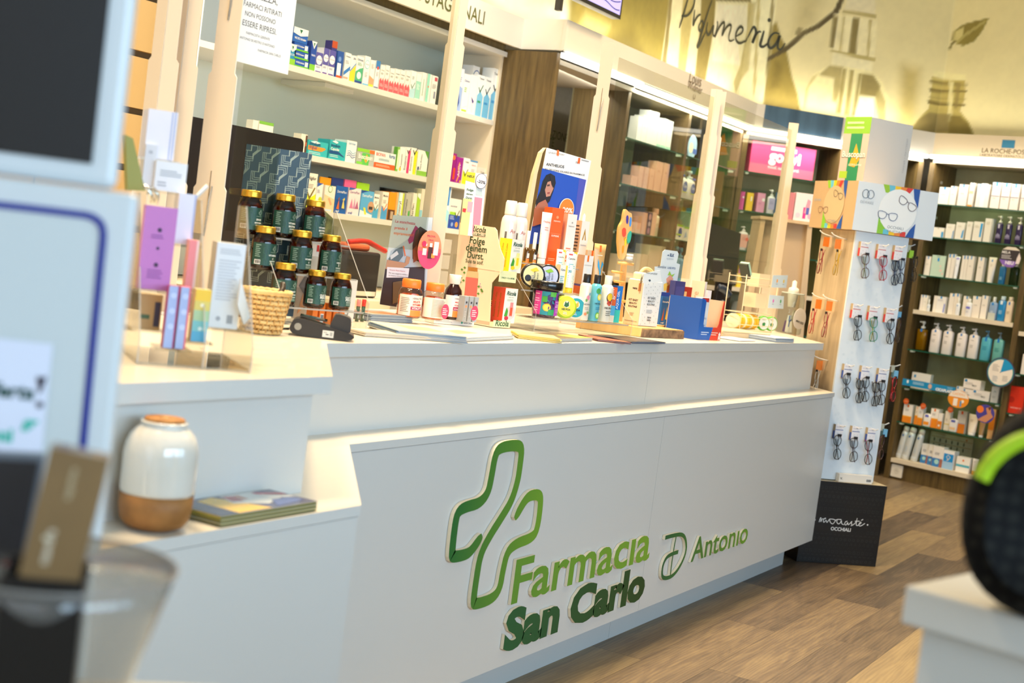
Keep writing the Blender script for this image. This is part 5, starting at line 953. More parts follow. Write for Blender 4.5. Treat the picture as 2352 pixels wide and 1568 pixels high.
# orange and red packs under the stand
for i,(px,col,top)in enumerate(((722,'ee7a1e',None),(738,'ee7a1e',None),(754,'ee7a1e',None),(770,'ee7a1e',None),(784,'ee7a1e',None))):
 p=onp(px,735,(J0[0]-JN[0]*.02,J0[1]-JN[1]*.02),JD)
 carton('orange_carton','small orange carton under the acrylic steps, number %s from the left'%('one','two','three','four','five')[i],'carton',(p[0],p[1],1.083),rad(JY),.017,.03,.060,col,[('b',.2,.1,.8,.5,'333333')]if i%2 else[],group='orange cartons under the acrylic steps')
for i,(px,cap)in enumerate(((819,'e08a86'),(831,'d8342c'))):
 p=onz(px,738,1.083);t=root('lip_balm','dark green stick with a %s cap at the right end of the acrylic steps'%('pink','red')[i],'lip balm',tuple(p),rad(-20))
 b=MB();b.lathe([(.0058,0),(.0058,.046)],M('2c5448',.35),14);b.art([('v','LIP',.5,.5,.6,'e8ece8')],-.0058,0,.0116,.046,0,.0059);b.build('stick',t);b=MB();b.lathe([(.0064,.046),(.0064,.066),(.005,.067),(0,.067)],M(cap,.3),14);b.build('cap',t)
for i,(px,py,w_,h_,c_,ops)in enumerate(((640,640,22,95,'e9dcc6',[('r',.45,.3,.6,.9,'c42a7a')]),(722,640,25,90,'eceef0',[('t','LIP',.6,.45,.6,'d86a3a'),('t','BAUME',.5,.25,.8,'d86a3a'),('r',.4,.85,.6,.93,'c8322c')]),(800,712,26,70,'e6e2de',[('v','balm',.5,.4,.5,'7a7a78')]),(693,705,30,80,'b9b2ac',[('p',[(.2,.1),(.5,.6),(.8,.3)],'c89a7a'),('p',[(.1,.7),(.5,.95),(.9,.8),(.6,.5)],'6a6a6e')]))):
 p=onp(px,py,(J0[0]-JN[0]*.155,J0[1]-JN[1]*.155),JD)
 carton('leaflet_box',('cream','white lip care','pale grey','grey photo')[i]+' upright pack seen between the amber jars','carton',(p[0],p[1],1.083),rad(JY),px_w(p,w_)*1.3,.012,zat(py-h_,p[0],p[1])-1.083,c_,ops)
# --- dark patterned board behind the jars
FB=Face(tuple(onz(640,700,1.152)[:2]+np.array([.02,.0])),-28);FB.P=(J0[0]+.03,J0[1]+.14);FB=Face(FB.P,-40)
bt=froot(FB,'pattern_board','dark teal board with a pale interlocking line pattern behind the amber jars','display board')
c4=FB.pts([(567,328),(717,355),(697,520),(552,500)]);x0=c4[0][0];x1=c4[1][0];z1=(c4[0][1]+c4[1][1])/2
b=MB();b.box(x0,x1,0,.004,1.09,z1,M('17323c',.35));b.build('board',bt)
b=MB();u=(x1-x0)/3.2;m=M('b4c2b4',.5)
def motif(cx,cz,s_):
 base=[(-.40,-.46),(-.40,.02),(-.06,.02),(-.06,.46),(.40,.46),(.40,.12),(.08,-.2),(.08,-.46)]
 for k in(1.0,.80,.60):b.ribbon([(cx+x*s_*k,cz+z*s_*k)for x,z in base],.0016,-.0008,m,closed=True)
for i in range(-1,5):
 for j in range(-1,7):motif(x0+(i*.92+.3+(j%2)*.46)*u,z1-(j*.95+.3)*u,u*.99)
b.v=[(min(max(x,x0),x1),y,min(max(z,1.092),z1))for x,y,z in b.v]
b.build('printed_pattern',bt)
# --- wicker basket
p=onz(606,768,1.083);dp=depth(p);bk=root('wicker_basket','round straw basket with a flared rim on the counter beside the card terminal','basket',(p[0]+.03,p[1]+.035,1.083),0)
b=MB();r0,r1,hb=43*dp/F,58*dp/F,92*dp/F;nr=9
STRAW=mixmat('straw','c79a55','e8c888',25,rough=.7,bump=.4);STR2=mixmat('straw_dark','a9793a','d2a765',25,rough=.7,bump=.3)
for k in range(nr):
 q=k/(nr-1);r=r0+(r1-r0)*q**1.1;zc=.005+hb*q
 b.tube([(r*math.cos(a),r*math.sin(a),zc+.0009*math.sin(a*24+k*3.14))for a in[i*6.28318/72 for i in range(72)]],.0052 if k<nr-1 else .007,STRAW,7,closed=True)
b.lathe([(0,.002),(r0,.002)],STR2,24);b.lathe([(r0*.97,.002),(r1*.97,hb)],STR2,30);b.build('basket_wall',bk)
b=MB()
for i in range(36):
 a=i*6.28318/36+.05;pts=[]
 for k in range(nr*2-1):q=k/(nr*2-2);r=r0+(r1-r0)*q**1.1+(.0052 if(k//2+i)%2 else .0015);pts.append((r*math.cos(a),r*math.sin(a),.005+hb*q))
 b.tube(pts,.0017,STR2,5)
b.build('stakes',bk)
b=MB();b.lathe([(0,hb*.75),(r1*.8,hb*.78),(r1*.6,hb*1.0),(0,hb*1.08)],M('2a211c',.3),14,1,.6,X=Matrix.Translation((0,0,-.004)));tag(b.build('dark_pouch',loc=tuple(bk.location)),'dark shiny pouch lying in the straw basket','pouch')
b=MB();b.tube(smooth_path([(r1*.5,-.01,hb*.9),(r1*.9,-.01,hb*1.12),(r1*1.05,0,hb*1.28)],1),.007,M('33291f',.4));tag(b.build('pen_case',loc=tuple(bk.location)),'short dark stick leaning over the right rim of the straw basket','stick')
# --- card terminal
p=onz(738,778,1.083);A=onz(662,768,1.083);B=onz(813,786,1.083);yawT=math.atan2(B[1]-A[1],B[0]-A[0]);L_=math.dist(A[:2],B[:2]);ctm=root('card_terminal','black card payment terminal lying at the edge of the counter','card terminal',tuple((A+B)/2),yawT)
BLK=M('2b2724',.42,coat=.1);hT=34*depth(p)/F
b=MB();h_=L_/2;sp=[(-h_,.012),(-h_*.97,.026),(-h_*.86,hT*1.15),(-h_*.6,hT*1.2),(h_*.3,hT*.8),(h_*.85,hT*.55),(h_,hT*.35),(h_*.97,.008),(h_*.82,0),(-h_*.8,0)]
b.prism(smooth_path(sp,2,True),0,.078,BLK);b.build('housing',ctm,bevel=.0015)
b=MB();b.box(-h_*.72,h_*.12,.012,.066,0,.004,M('0d0d0e',.1,coat=.5),X=Matrix.Translation((0,0,hT*1.13))@Matrix.Rotation(rad(5.5),4,'Y'));b.build('screen',ctm)
b=MB();b.prism(smooth_path([(h_*.20,hT*.7),(h_*.30,hT*1.5),(h_*.38,hT*1.78),(h_*.78,hT*1.62),(h_*.86,hT*1.4),(h_*.86,hT*.4),(h_*.2,hT*.6)],1,True),.01,.07,M('3a3531',.4));b.build('paper_hood',ctm,bevel=.001)
b=MB();b.prism(ell(-h_*.74,hT*.62,hT*.24,hT*.24),-.001,0,M('9a9890',.3,.6));b.build('round_badge',ctm)
b=MB();b.box(h_*.02,h_*.36,-.0012,0,hT*.12,hT*.58,M('dcdad2'));b.art([('t','CCV',.25,.62,.3,'2a2a2a',.02),('r',.3,.35,.55,.5,'4a4a4a'),('r',.66,.25,.9,.8,'a8a8a4'),('l',.08,.5,.2,1,'a8a8a4')],h_*.02,hT*.12,h_*.34,hT*.46,-.0012);b.build('sticker',ctm)
b=MB();b.tube([(-h_,.03,.012),(-h_-.02,.03,.010),(-h_-.05,.06,.004),(-h_-.06,.12,.003)],.0035,M('1a1918',.5));b.build('cable',ctm)

# --- vitamin display with poster, jars and tray
V0=onz(1088,748,1.083);vy=-22
A=onz(996,742,1.083);VD=(math.cos(rad(vy)),math.sin(rad(vy)));VN=(math.sin(rad(vy)),-math.cos(rad(vy)));vw=along(1088,A,VD,1.083)
vt=root('vitamin_display','orange and white cardboard tray holding vitamin jars and grey packs','display tray',(A[0],A[1],1.083),rad(vy))
b=MB();b.box(0,vw,0,.10,0,.016,M('eee6dc'));b.add([(0,0,.0165),(vw,0,.0165),(vw,.10,.0165),(0,.10,.0165)],[(0,1,2,3)],M('e8592a'));b.art([('l',.04,.5,.85,2,'b8b8b4',.3),('t','VERFORA',.84,.35,.22,'4a5a6a'),('c',.69,.55,.025,'3aa08a',.9)],0,0,vw,.016,0);b.build('tray',vt)
FV=Face((A[0]-VN[0]*.085-VD[0]*.10,A[1]-VN[1]*.085-VD[1]*.10),vy-8)
pt=froot(FV,'poster_card','photo poster card reading La stanchezza prende il sopravvento with a resting woman','poster')
def ff(L):return[(840+x/2.8,480+y/2.8)for x,y in L]
b=MB();q4=FV.pts(ff([(178,38),(432,55),(372,660),(90,612)]));b.prism(q4,0,.003,M('c9d4da',.4));b.build('card',pt)
b=MB()
for L,c in(([(160,270),(330,150),(395,150),(380,660),(90,612)],'aebcc8'),([(90,612),(125,380),(380,370),(372,655)],'3a2a2c'),([(270,200),(320,105),(345,130),(330,190),(280,225)],'a0306a'),([(320,140),(350,112),(395,140),(392,250),(345,340),(300,320),(300,230)],'3e2a26'),
   ([(300,260),(330,230),(345,320),(305,345)],'8a4f38'),([(145,320),(190,260),(235,240),(240,300),(200,350),(150,340)],'5a6a74'),([(155,300),(200,268),(210,290),(160,325)],'c8ccd0'),([(125,385),(135,325),(250,345),(262,300),(285,310),(275,350),(240,378)],'b98a6a'),
   ([(236,238),(244,236),(256,300),(250,304)],'d8683a'),([(135,372),(278,380),(270,440),(130,440)],'e4e0e6'),([(172,470),(280,450),(300,560),(170,610)],'6e5536')):FV.poly(b,ff(L),c,-.0004-.0003*len(b.mats))
for s_,a_,c_ in(('La stanchezza',[(184,92),(314,94)],'c02a5a'),('prende il',[(180,130),(262,133)],'d8503c'),('sopravvento?',[(174,164),(302,172)],'e0703a')):FV.text(b,s_,*ff(a_),c_,-.006,bold=.01)
for s_,a_,c_ in(('Veractiv Multi-Vitamin',[(146,395),(248,402)],'b0305a'),('Per una maggiore vitalita e',[(144,414),(266,424)],'5a4a5a'),('un sistema immunitario forte',[(142,430),(270,440)],'5a4a5a')):FV.text(b,s_,*ff(a_),c_,-.006)
b.build('printed_photo',pt)
FO=Face((FV.P[0]+VN[0]*.03,FV.P[1]+VN[1]*.03),vy-8);ot=froot(FO,'oval_tag','orange to pink oval tag reading PROVA ORA beside the vitamin poster','tag')
c0=FO.uv(840+411/2.8,480+262/2.8);k_=px_w(np.array([*FO.P,1.2]),1)*1.12
b=MB();b.prism(ell(c0[0],c0[1],27*k_,40*k_,36),0,.002,M('ee8a62',.4));b.build('tag_card',ot)
b=MB();b.flat([(c0[0]+27*k_*math.cos(a),c0[1]+40*k_*math.sin(a))for a in[rad(180+i*10)for i in range(19)]][::1],-.0005,M('dd4470',.4));b.flat([(c0[0]-26*k_,c0[1]+4*k_),(c0[0]-27*k_,c0[1]-4*k_),(c0[0]+27*k_,c0[1]-4*k_),(c0[0]+26*k_,c0[1]+4*k_)],-.0008,M('ea6a5c',.4))
b.text('PROVA',c0[0],c0[1]+26*k_,19*k_,-.0014,M('a8285a'),bold=.01);b.text('ORA!',c0[0],c0[1]+18*k_,12*k_,-.0014,M('a8285a'),bold=.01)
for dx,dz,w_,h_,c_ in((-12,-12,9,24,'e8e0dc'),(-12,2,10,5,'ee7a2a'),(1,-18,10,24,'4a2018'),(1,6,6,8,'eeeeea'),(13,-10,11,28,'ece4e0'),(8,-16,8,9,'f09a3a')):b.flat([(c0[0]+(dx-w_/2)*k_,c0[1]+dz*k_),(c0[0]+(dx+w_/2)*k_,c0[1]+dz*k_),(c0[0]+(dx+w_/2)*k_,c0[1]+(dz+h_)*k_),(c0[0]+(dx-w_/2)*k_,c0[1]+(dz+h_)*k_)],-.0012-.0001*(dx+20),M(c_))
b.flat(ell(c0[0]-15*k_,c0[1]+11*k_,5*k_,6*k_),-.003,M('c42a5a'));b.build('printed_tag',ot)
def vjar(px,py,wpx,hpx,label,txt):
 p=onz(px,py,1.10);W_,h=px_w(p,wpx),px_w(p,hpx);r=W_/2;t=root('gummy_jar',label,'jar',tuple(p),rad(vy-12))
 b=MB();b.lathe([(r*.9,0),(r,.004),(r,h*.62),(r*.93,h*.72),(r*.72,h*.79)],clear('clear_jar','ece6de',1.2,.02),26);b.build('jar_body',t)
 b=MB();b.lathe([(r*.86,.003),(r*.92,.006),(r*.92,h*.55),(r*.6,h*.63),(0,h*.64)],mixmat('orange_gummies','c8481a','f08a3a',70,rough=.4),18);b.build('gummies',t)
 b=MB();b.lathe([(r*.76,h*.775),(r*.78,h*.79),(r*.78,h*.97),(r*.7,h),(0,h)],M('f0782a',.35),26);b.build('lid',t)
 b=MB();R2=r+.0006;b.art([('r',0,0,1,1,'f0e2d2')],-R2*1.35,h*.06,R2*2.7,h*.54,0,R2);b.art(txt,-R2*1.3,h*.06,R2*2.6,h*.54,0,R2+.0005);b.build('printed_label',t)
vlab=[('t','VERACTIV',.62,.8,.38,'4a3a5a',.01,.2),('t','MULTI-',.60,.64,.28,'c0392b',.03,.2),('t','VITAMIN',.62,.50,.34,'c0392b',.03,.2),('r',.4,.3,.85,.45,'a81e4a'),('t','VITALITY',.62,.33,.36,'f4ecec',.02,.2),('r',.4,0,.85,.28,'ee8a3a'),('l',.05,.35,.85,9,'9a8a7a',.08)]
vjar(936,728,56,88,'clear orange-lidded gummy jar left of the other one, lettered multi-vitamin',vlab)
vjar(991,733,54,84,'clear orange-lidded gummy jar in the middle with a page of small print',[('l',.3,.9,.92,13,'a89a88',.068)])
p=onz(1034,732,1.10);W_,h=px_w(p,42),px_w(p,102);r=W_/2;t=root('syrup_bottle','dark brown syrup bottle with a white measuring cap beside the gummy jars','bottle',tuple(p),rad(vy-12))
b=MB();b.lathe([(r*.9,0),(r,.004),(r,h*.52),(r*.9,h*.66),(r*.5,h*.78),(r*.45,h*.82)],M('2a0c08',.06,coat=.6),26);b.build('bottle_body',t)
b=MB();b.lathe([(r*.56,h*.79),(r*.60,h*.80),(r*.68,h*.99),(r*.66,h),(0,h)],M('eee8de',.35),22);b.build('cap',t)
b=MB();b.art([('r',0,0,1,1,'f0e4e0')],-r*1.3,h*.06,r*2.6,h*.48,0,r+.0006);b.art(vlab[:6],-r*1.25,h*.06,r*2.4,h*.5,0,r+.0012);b.build('printed_label',t)
for i,px in enumerate((1066,1077,1089)):
 p=onz(px,738+i,1.10);carton('grey_pack','grey vitamin pack on the orange tray, %s of three'%('left','middle','right')[i],'carton',tuple(p),rad(vy),.015,.04,px_w(p,58),'a3a9ae',[('c',.5,.6,.3,'e89a6a'),('r',.3,.72,.7,.8,'3a3a40'),('l',.2,.8,.4,4,'c8ccd0',.06)],group='grey vitamin packs')
for i,(px,py)in enumerate(((1007,712),(1074,716))):
 p=onz(px,py+24,1.10);p=p+np.array([VN[0],VN[1],0])*.03;kk=depth(p)/F;q=MB();q.prism(ell(0,24*kk,9.5*kk,17*kk),0,.0015,M('c23a5a',.4));q.art([('l',.15,.85,.72,4,'f2d0d8',.12)],-9.5*kk,5*kk,19*kk,36*kk,0);tag(q.build('tray_flag',loc=(p[0],p[1],1.0995),yaw=rad(vy-12)),'crimson oval flag standing on the tray front, %s one'%('left','right')[i],'flag')

# --- drink cube stand (big cream side card, two levels of cartons)
RY=-12;R0=onz(1132,752,1.083);FR=Face(tuple(R0[:2]),RY-90);FF=Face(tuple(R0[:2]),RY)
rt=froot(FR,'drink_cube_stand','cream cardboard stand with a bottle drawing and Folge deinem Durst lettering','display stand')
def f2(L):return[(1040+x/2.8,440+y/2.8)for x,y in L]
PEACH=M('eed5b6',.5)
side=FR.pts(f2([(0,860),(12,560),(45,198),(268,230),(284,250),(290,300),(305,370),(330,430),(322,500),(250,585),(245,640),(236,860)]))
side=[(a,max(z,1.0835))for a,z in side];b=MB();b.prism(side,0,.003,PEACH);b.build('side_card',rt)
b=MB();g_='2f4a2c'
for s_,a_,bd,sh in(('Ricola',[(118,254),(212,266)],.012,.25),('Folge',[(108,332),(205,342)],.016,0),('deinem',[(84,380),(218,392)],.016,0),('Durst.',[(92,424),(198,436)],.016,0),('Suis ta soif.',[(82,456),(196,468)],.01,0)):FR.text(b,s_,*f2(a_),g_,bold=bd,shear=sh)
FR.poly(b,f2([(115,262),(210,274),(209,290),(114,278)]),g_,-.0010);FR.text(b,'DRINK CUBES',*f2([(119,276),(206,287)]),'e8dcc4',-.0018,bold=.03)
FR.poly(b,f2([(92,518),(102,505),(160,512),(165,526),(164,560),(152,695),(75,690),(78,640),(88,540)]),'c9b487',-.0010);FR.poly(b,f2([(86,548),(164,558),(152,695),(75,690)]),'c86a62',-.0014);FR.poly(b,f2([(102,484),(160,490),(160,514),(101,508)]),'a8702e',-.0014)
for x_,y_ in((60,500),(75,520),(55,552),(70,570),(50,580),(168,610),(185,630),(165,655),(190,640),(78,488)):FR.poly(b,f2([(x_-9,y_),(x_,y_-8),(x_+9,y_+2),(x_,y_+9)]),'5a8a3a',-.0012)
for x_,y_ in((178,592),(174,605),(182,612),(48,655),(52,668)):FR.poly(b,f2([(x_-4,y_),(x_,y_-4),(x_+4,y_),(x_,y_+4)]),'9a7ab0',-.0012)
b.build('printed_card',rt)
def inv(u_,v_,z_):return(v_,-u_,z_)
DW=.085
b=MB();zl=zat(440+500/2.8,R0[0],R0[1]);zu0,zl0=1.273,1.100
b.box(.11,.150,0,DW,1.084,1.36,PEACH);b.box(0,.15,0,DW,zu0-.003,zu0,PEACH);b.box(0,.15,0,DW,1.084,zl0,PEACH)
X=Matrix.Rotation(rad(0),4,'Z')
b2=MB()
Xi=Matrix(((0,-1,0,0),(1,0,0,0),(0,0,1,0),(0,0,0,1))) # stand axes -> side card axes
b.v=[tuple(Xi@Vector((y,x,z)))if False else(-x,y+0.0,z)for x,y,z in b.v];b.build('stand_body',rt)
for z_,nm,s_ in((zu0,'upper_lip','1 PACK = 12 x 500 ML'),(zl0-.014,'lower_lip','Ricola')):
 b=MB();b.box(-.002,DW,-.0015,0,z_-.034 if nm[0]=='u' else z_-.0,z_+(.004 if nm[0]=='u' else .022),M('dfe6b8',.5));zz_=z_-.022 if nm[0]=='u' else z_+.004
 b.text(s_,DW/2,zz_,DW*.8,-.002,M('2f5a3c'),bold=.02,shear=.1);b.v=[(-(y),x,z)for x,y,z in b.v];o=b.build(nm,rt)
def ricola(px,py,z,hpx,w_,label,c1,c2,img,back=.004):
 q=(R0[0]-FF.N[0]*back,R0[1]-FF.N[1]*back);t_=along(px,q,FF.D,z);p=(q[0]+FF.D[0]*t_,q[1]+FF.D[1]*t_,z+.0008)
 h_=px_w(np.array(p),hpx);carton('drink_cube_carton',label,'carton',p,rad(RY),w_,.055,h_,'f0efe6',[('t','Ricola',.5,.80,.75,'1f5040',.03,.25),('t','DRINK CUBES',.5,.73,.4,'4a6a5a'),('l',.2,.8,.68,2,'9aa89a',.03),('c',.6,.3,.36,c2,1),('r',.5,.2,.75,.6,img),('r',.53,.22,.72,.45,c1),('p',[(.1,.2),(.25,.45),(.38,.35),(.35,.15)],'3f9a3a'),('c',.3,.14,.16,c1 if img!='e88a90' else 'c0304a',.7)],side=c1,sops=[('v','Ricola Drink Cubes',.35,.5,.7,'9a7a10'),('v','Ricola Drink Cubes',.7,.5,.7,'9a7a10')])
ricola(1181,600,zu0,76,.062,'lemon drink cube carton with yellow side on the upper level','eed22a','eef0b0','e6e89a');ricola(1166,742,zl0,80,.064,'berry drink cube carton with red side on the lower level','e2563c','f0c8cc','e88a90')
p=onz(1117,745,1.0835);carton('herb_sweets_carton','yellow herb sweets carton leaning at the foot of the cream stand','carton',tuple(p),rad(-25),px_w(p,40)/.75,.022,px_w(p,56),'f2cc28',[('p',[(.1,.72),(.9,.72),(.92,.95),(.15,.95)],'f0ecd8'),('t','Ricola',.52,.78,.66,'1f4a3a',.03,.25),('r',.1,.1,.92,.62,'4aa0c8'),('r',.35,.15,.7,.5,'3a86b4'),('r',.35,.5,.72,.58,'c8502c')],side='f0b41e',sops=[('r',.2,.05,.8,.3,'e8c860'),('c',.5,.6,.3,'e8823a')])
FC=Face((R0[0]-FF.N[0]*.145,R0[1]-FF.N[1]*.145),RY-40);ft=froot(FC,'topper_card','tall yellow and white card with a pink bottle above the cream stand','display card')
b=MB();b.prism(FC.pts([(1072,394),(1118,400),(1104,545),(1056,538)]),0,.002,M('e9eff0',.4));b.build('card',ft)
b=MB();FC.poly(b,[(1072,394),(1092,397),(1090,420),(1069,414)],'f4dc2a',-.0006);FC.poly(b,[(1064,455),(1084,458),(1074,541),(1056,538)],'eeee9a',-.0006);FC.poly(b,[(1090,452),(1108,455),(1100,540),(1084,538)],'d88aa4',-.0008);FC.poly(b,[(1094,428),(1106,430),(1108,450),(1092,447)],'b8ccd4',-.001)
FC.text(b,'NEU!',(1073,406),(1089,409),'1f4a30',-.0014,bold=.03)
for i,s_ in enumerate(('Folge','deinem','Durst.')):FC.text(b,s_,(1072-i,437+i*9),(1087-i,440+i*9),'2f5a3c',-.0014,bold=.03)
FC.poly(b,[(1075,462),(1086,464),(1083,488),(1072,486)],'e4a8b8',-.0012);FC.poly(b,[(1063,478),(1071,479),(1069,488),(1062,486)],'d8343a',-.0016);b.build('printed_card',ft)
c0=FC.uv(1105,416);k_=px_w(np.array([*FC.P,1.4]),1)*1.02
b=MB();b.prism(ell(c0[0],c0[1],13*k_,17*k_),-.004,-.002,M('4a3a5a'));b.prism(ell(c0[0],c0[1],12*k_,16*k_),-.005,-.004,M('f2f2f4'));b.text('-20%',c0[0],c0[1]-5*k_,19*k_,-.0056,M('1e1e3a'),bold=.02,rot=rad(-6));b.build('discount_disc',ft)
# --- second acrylic stand with creams and sun care
EY=-16;E0=onz(1310,733,1.13);ED=(math.cos(rad(EY)),math.sin(rad(EY)));EN=(math.sin(rad(EY)),-math.cos(rad(EY)));EZ=(1.13,1.219,1.31);EB=(0,.075,.15)
es=root('cosmetics_stand','clear acrylic three-step stand loaded with creams, bottles and sun care','display stand',(E0[0],E0[1],0),rad(EY))
eL=along(1200,E0,ED,1.1);eR=along(1420,E0,ED,1.1)
for i,z in enumerate(EZ):
 b=MB();b.box(eL,eR,EB[i]-.045,EB[i]+.035,z-.0045,z-.0008,ACRYL);b.box(eL,eR,EB[i]-.0465,EB[i]-.045,z-.005,z,ACEDGE);b.build('step',es)
for x in(eL-.002,eR+.002):
 X=Matrix.Translation((x,0,0))@Matrix.Rotation(rad(90),4,'Z');b=MB();b.prism([(-.06,1.083),(-.06,1.15),(.17,1.36),(.19,1.36),(.19,1.083)],-.0015,.0015,ACRYL,X=X,side=ACEDGE);b.build('side_panel',es)
def ep(px,tier,back=0):q=(E0[0]-EN[0]*(EB[tier]+back),E0[1]-EN[1]*(EB[tier]+back));z=EZ[tier];t=along(px,q,ED,z);return np.array([q[0]+ED[0]*t,q[1]+ED[1]*t,z+.0005])
def ex(px,tier,w_,ytop,back=0):p=ep(px,tier,back);return p,px_w(p,w_),zat(ytop,p[0],p[1])-p[2]
ey=rad(EY-12)
p,W_,h=ex(1247,0,66,645);r=W_/2
t=root('scrub_jar','large jar with black lid and purple fruit label, lettered body scrub','jar',tuple(p),ey)
b=MB();b.lathe([(r*.78,0),(r*.82,.003),(r*.92,h*.76)],M('4a2f42',.15,coat=.5),30);b.build('jar_body',t)
b=MB();b.lathe([(r*1.12,h*.77),(r*1.15,h*.79),(r*1.15,h*.97),(r*1.1,h),(0,h)],M('141312',.2,coat=.5),32);b.build('lid',t)
b=MB();wl=r*.915;b.art([('r',0,0,1,1,'2a8a9a'),('r',0,0,.2,1,'c43a8a'),('l',.02,.16,.9,8,'f0b8d4',.1),('c',.33,.62,.09,'3a1f5a'),('c',.42,.75,.08,'4a2a70'),('c',.52,.5,.10,'3a1f5a'),('c',.47,.3,.08,'4a2a70'),('c',.36,.33,.11,'f0b020',.9),('c',.36,.33,.09,'f8d050',.9),('p',[(.22,.6),(.3,.8),(.35,.75),(.3,.55)],'3f9a3a'),('p',[(.4,.1),(.5,.25),(.6,.12),(.5,.02)],'2f9a5a'),('p',[(.42,.9),(.5,1),(.6,.9),(.5,.8)],'5fb84a'),
 ('r',.58,0,.95,.66,'a83fb8'),('c',.76,.78,.17,'8a2fa0'),('c',.76,.78,.09,'1c1824'),('t','ORGANIC',.76,.76,.12,'e8e0ec'),('t','BODY DESSERT',.76,.56,.3,'f0d8f4',.01),('t','POLISHING',.76,.44,.26,'f0d8f4',.03),('t','BODY SCRUB',.76,.36,.3,'f0d8f4',.03),('l',.62,.9,.28,3,'d0a0dc',.06)],-wl*1.5,h*.08,wl*3,h*.64,0,wl);b.build('printed_label',t)
for i,(px,py,rx,ry,c1,c2,lb)in enumerate(((1224,632,21,28,'e6dfa8','e8d02a','banana'),(1258,634,19,27,'c9d0ec','9ad03a','lilac'))):
 p=ep(px,1,-.03);c=onp(px,py,tuple(p[:2]),ED);k=depth(c)/F;t=root('cream_tub','black-rimmed %s cream tub lying on its side behind the scrub jar'%lb,'tub',tuple(c),rad(EY-30),None)
 X=Matrix.Rotation(rad(90),4,'X');q=MB();q.lathe([(ry*k*.8,-.05),(ry*k*.9,-.004),(ry*k*.9,-.002)],M('d9b98a',.4),28,X=X);q.build('tub_body',t)
 q=MB();q.lathe([(ry*k,-.012),(ry*k*1.02,.004),(ry*k*.9,.006)],M('1a1816',.25,coat=.4),30,X=X);q.build('lid_rim',t)
 q=MB();R_=ry*k*.86;q.prism(ell(0,0,R_,R_,30),-.0068,-.0062,M(c1,.4));q.art([('c',.25,.35,.16,'1c1c20'),('p',[(.3,.75),(.6,.9),(.75,.75),(.5,.65)],c2),('v','CREAM',.6,.5,.4,'2a2a30'),('v','BODY',.75,.5,.3,'2a2a30'),('l',.4,.55,.5,4,'8a8a98',.07)],-R_,-R_,2*R_,2*R_,-.0068);q.build('printed_lid',t)
for i,(px,rx,c0,c1,c2,lb)in enumerate(((1297,26,'b8d838','e8e03a','2a6a3a','lime green'),(1319,27,'efe6d4','1f9fb0','f0b030','white and teal'))):
 p=ep(px,0,.012-i*.012);k=depth(p)/F;R_=rx*k;c=p+np.array([0,0,R_]);t=root('balm_tin','%s round tin standing on its edge beside the scrub jar'%lb,'tin',tuple(c),rad(EY-28))
 X=Matrix.Rotation(rad(90),4,'X');q=MB();q.lathe([(0,-.036),(R_*.96,-.036),(R_,-.032),(R_,-.002),(R_*.96,0)],M(c0,.35),32,X=X);q.build('tin_body',t)
 q=MB();q.prism(ell(0,0,R_*.82,R_*.82,30),-.001,0,M(c1,.4));q.art([('c',.5,.66,.19,'f2e8c8'),('p',[(.36,.56),(.42,.82),(.5,.72),(.6,.84),(.64,.58),(.5,.5)],c2),('t','HEI POA',.5,.34,.5,'1c2c2c',.03),('l',.35,.65,.24,2,'f0f0f0',.08)],-R_*.82,-R_*.82,R_*1.64,R_*1.64,-.001);q.build('printed_face',t)
for px,w_,yt,col,cap,ops,lb,tr in((1336,27,629,'ece4d4','1d1b1a',[('c',.5,.62,.16,'d88aa0',1.4),('c',.35,.55,.1,'6aa05a',1.4),('c',.65,.72,.1,'7ab0c0',1.4),('t','HEI POA',.5,.42,.7,'3a5a6a',.02),('c',.4,.18,.14,'d88a5a'),('c',.65,.22,.12,'8ab06a'),('l',.25,.8,.36,2,'9a9a90',.04)],'cream flask with black cap and a flower print',0),
  (1360,26,631,'62b8cc','1d1b1a',[('c',.4,.82,.22,'3f9a4a',1.2),('c',.6,.66,.24,'f0e03a',1.3),('c',.6,.66,.16,'f6f0a0',1.3),('t','HEI POA',.55,.46,.75,'12324a',.03),('c',.6,.16,.24,'7fc83a',1.3),('c',.6,.16,.16,'d8f0a0',1.3),('l',.3,.9,.38,2,'2a7a9a',.04)],'blue flask with black cap and lemon slices',0),
  (1385,28,633,'e9e4d6','e8e2d6',[('c',.5,.66,.32,'1d1c18',1.3),('c',.5,.68,.26,'f0c82a',1.3),('p',[(.25,.5),(.35,.62),(.5,.54),(.65,.62),(.75,.5),(.5,.44)],'c8402a'),('t','HEI POA',.5,.36,.8,'1c1c1c',.03),('l',.25,.85,.3,3,'6a6a60',.05)],'white-capped clear flask with a black and yellow sun label',0)):
 p,W_,h=ex(px,0,w_,yt);bottle('body_oil_flask',lb,'bottle',tuple(p),ey,W_,h,col,ops,cap=cap,capz=.80,capw=.62,sy=1,pw=2,neck=.04)
for px,w_,yt,ops,col,sd,lb in((1401,16,660,[('r',0,0,1,.2,'f0e0c8'),('r',0,.2,1,.48,'5ab4dc'),('t','50',.5,.66,.6,'f8ece0',.03),('v','SUN',.5,.85,.2,'f8ece0')],'e8662a','c8401c','orange to sky blue slim carton at the right of the acrylic stand'),(1414,15,657,[('r',0,0,1,.35,'3ac0b0'),('v','AQUA GEL',.5,.62,.5,'e0eef8',.02)],'1f74c8','1a4a90','bright blue slim carton at the right end of the acrylic stand')):
 p,W_,h=ex(px,0,w_,yt,.0);carton('slim_carton',lb,'carton',tuple(p),ey,W_*1.1,.03,h,col,ops,side=sd)
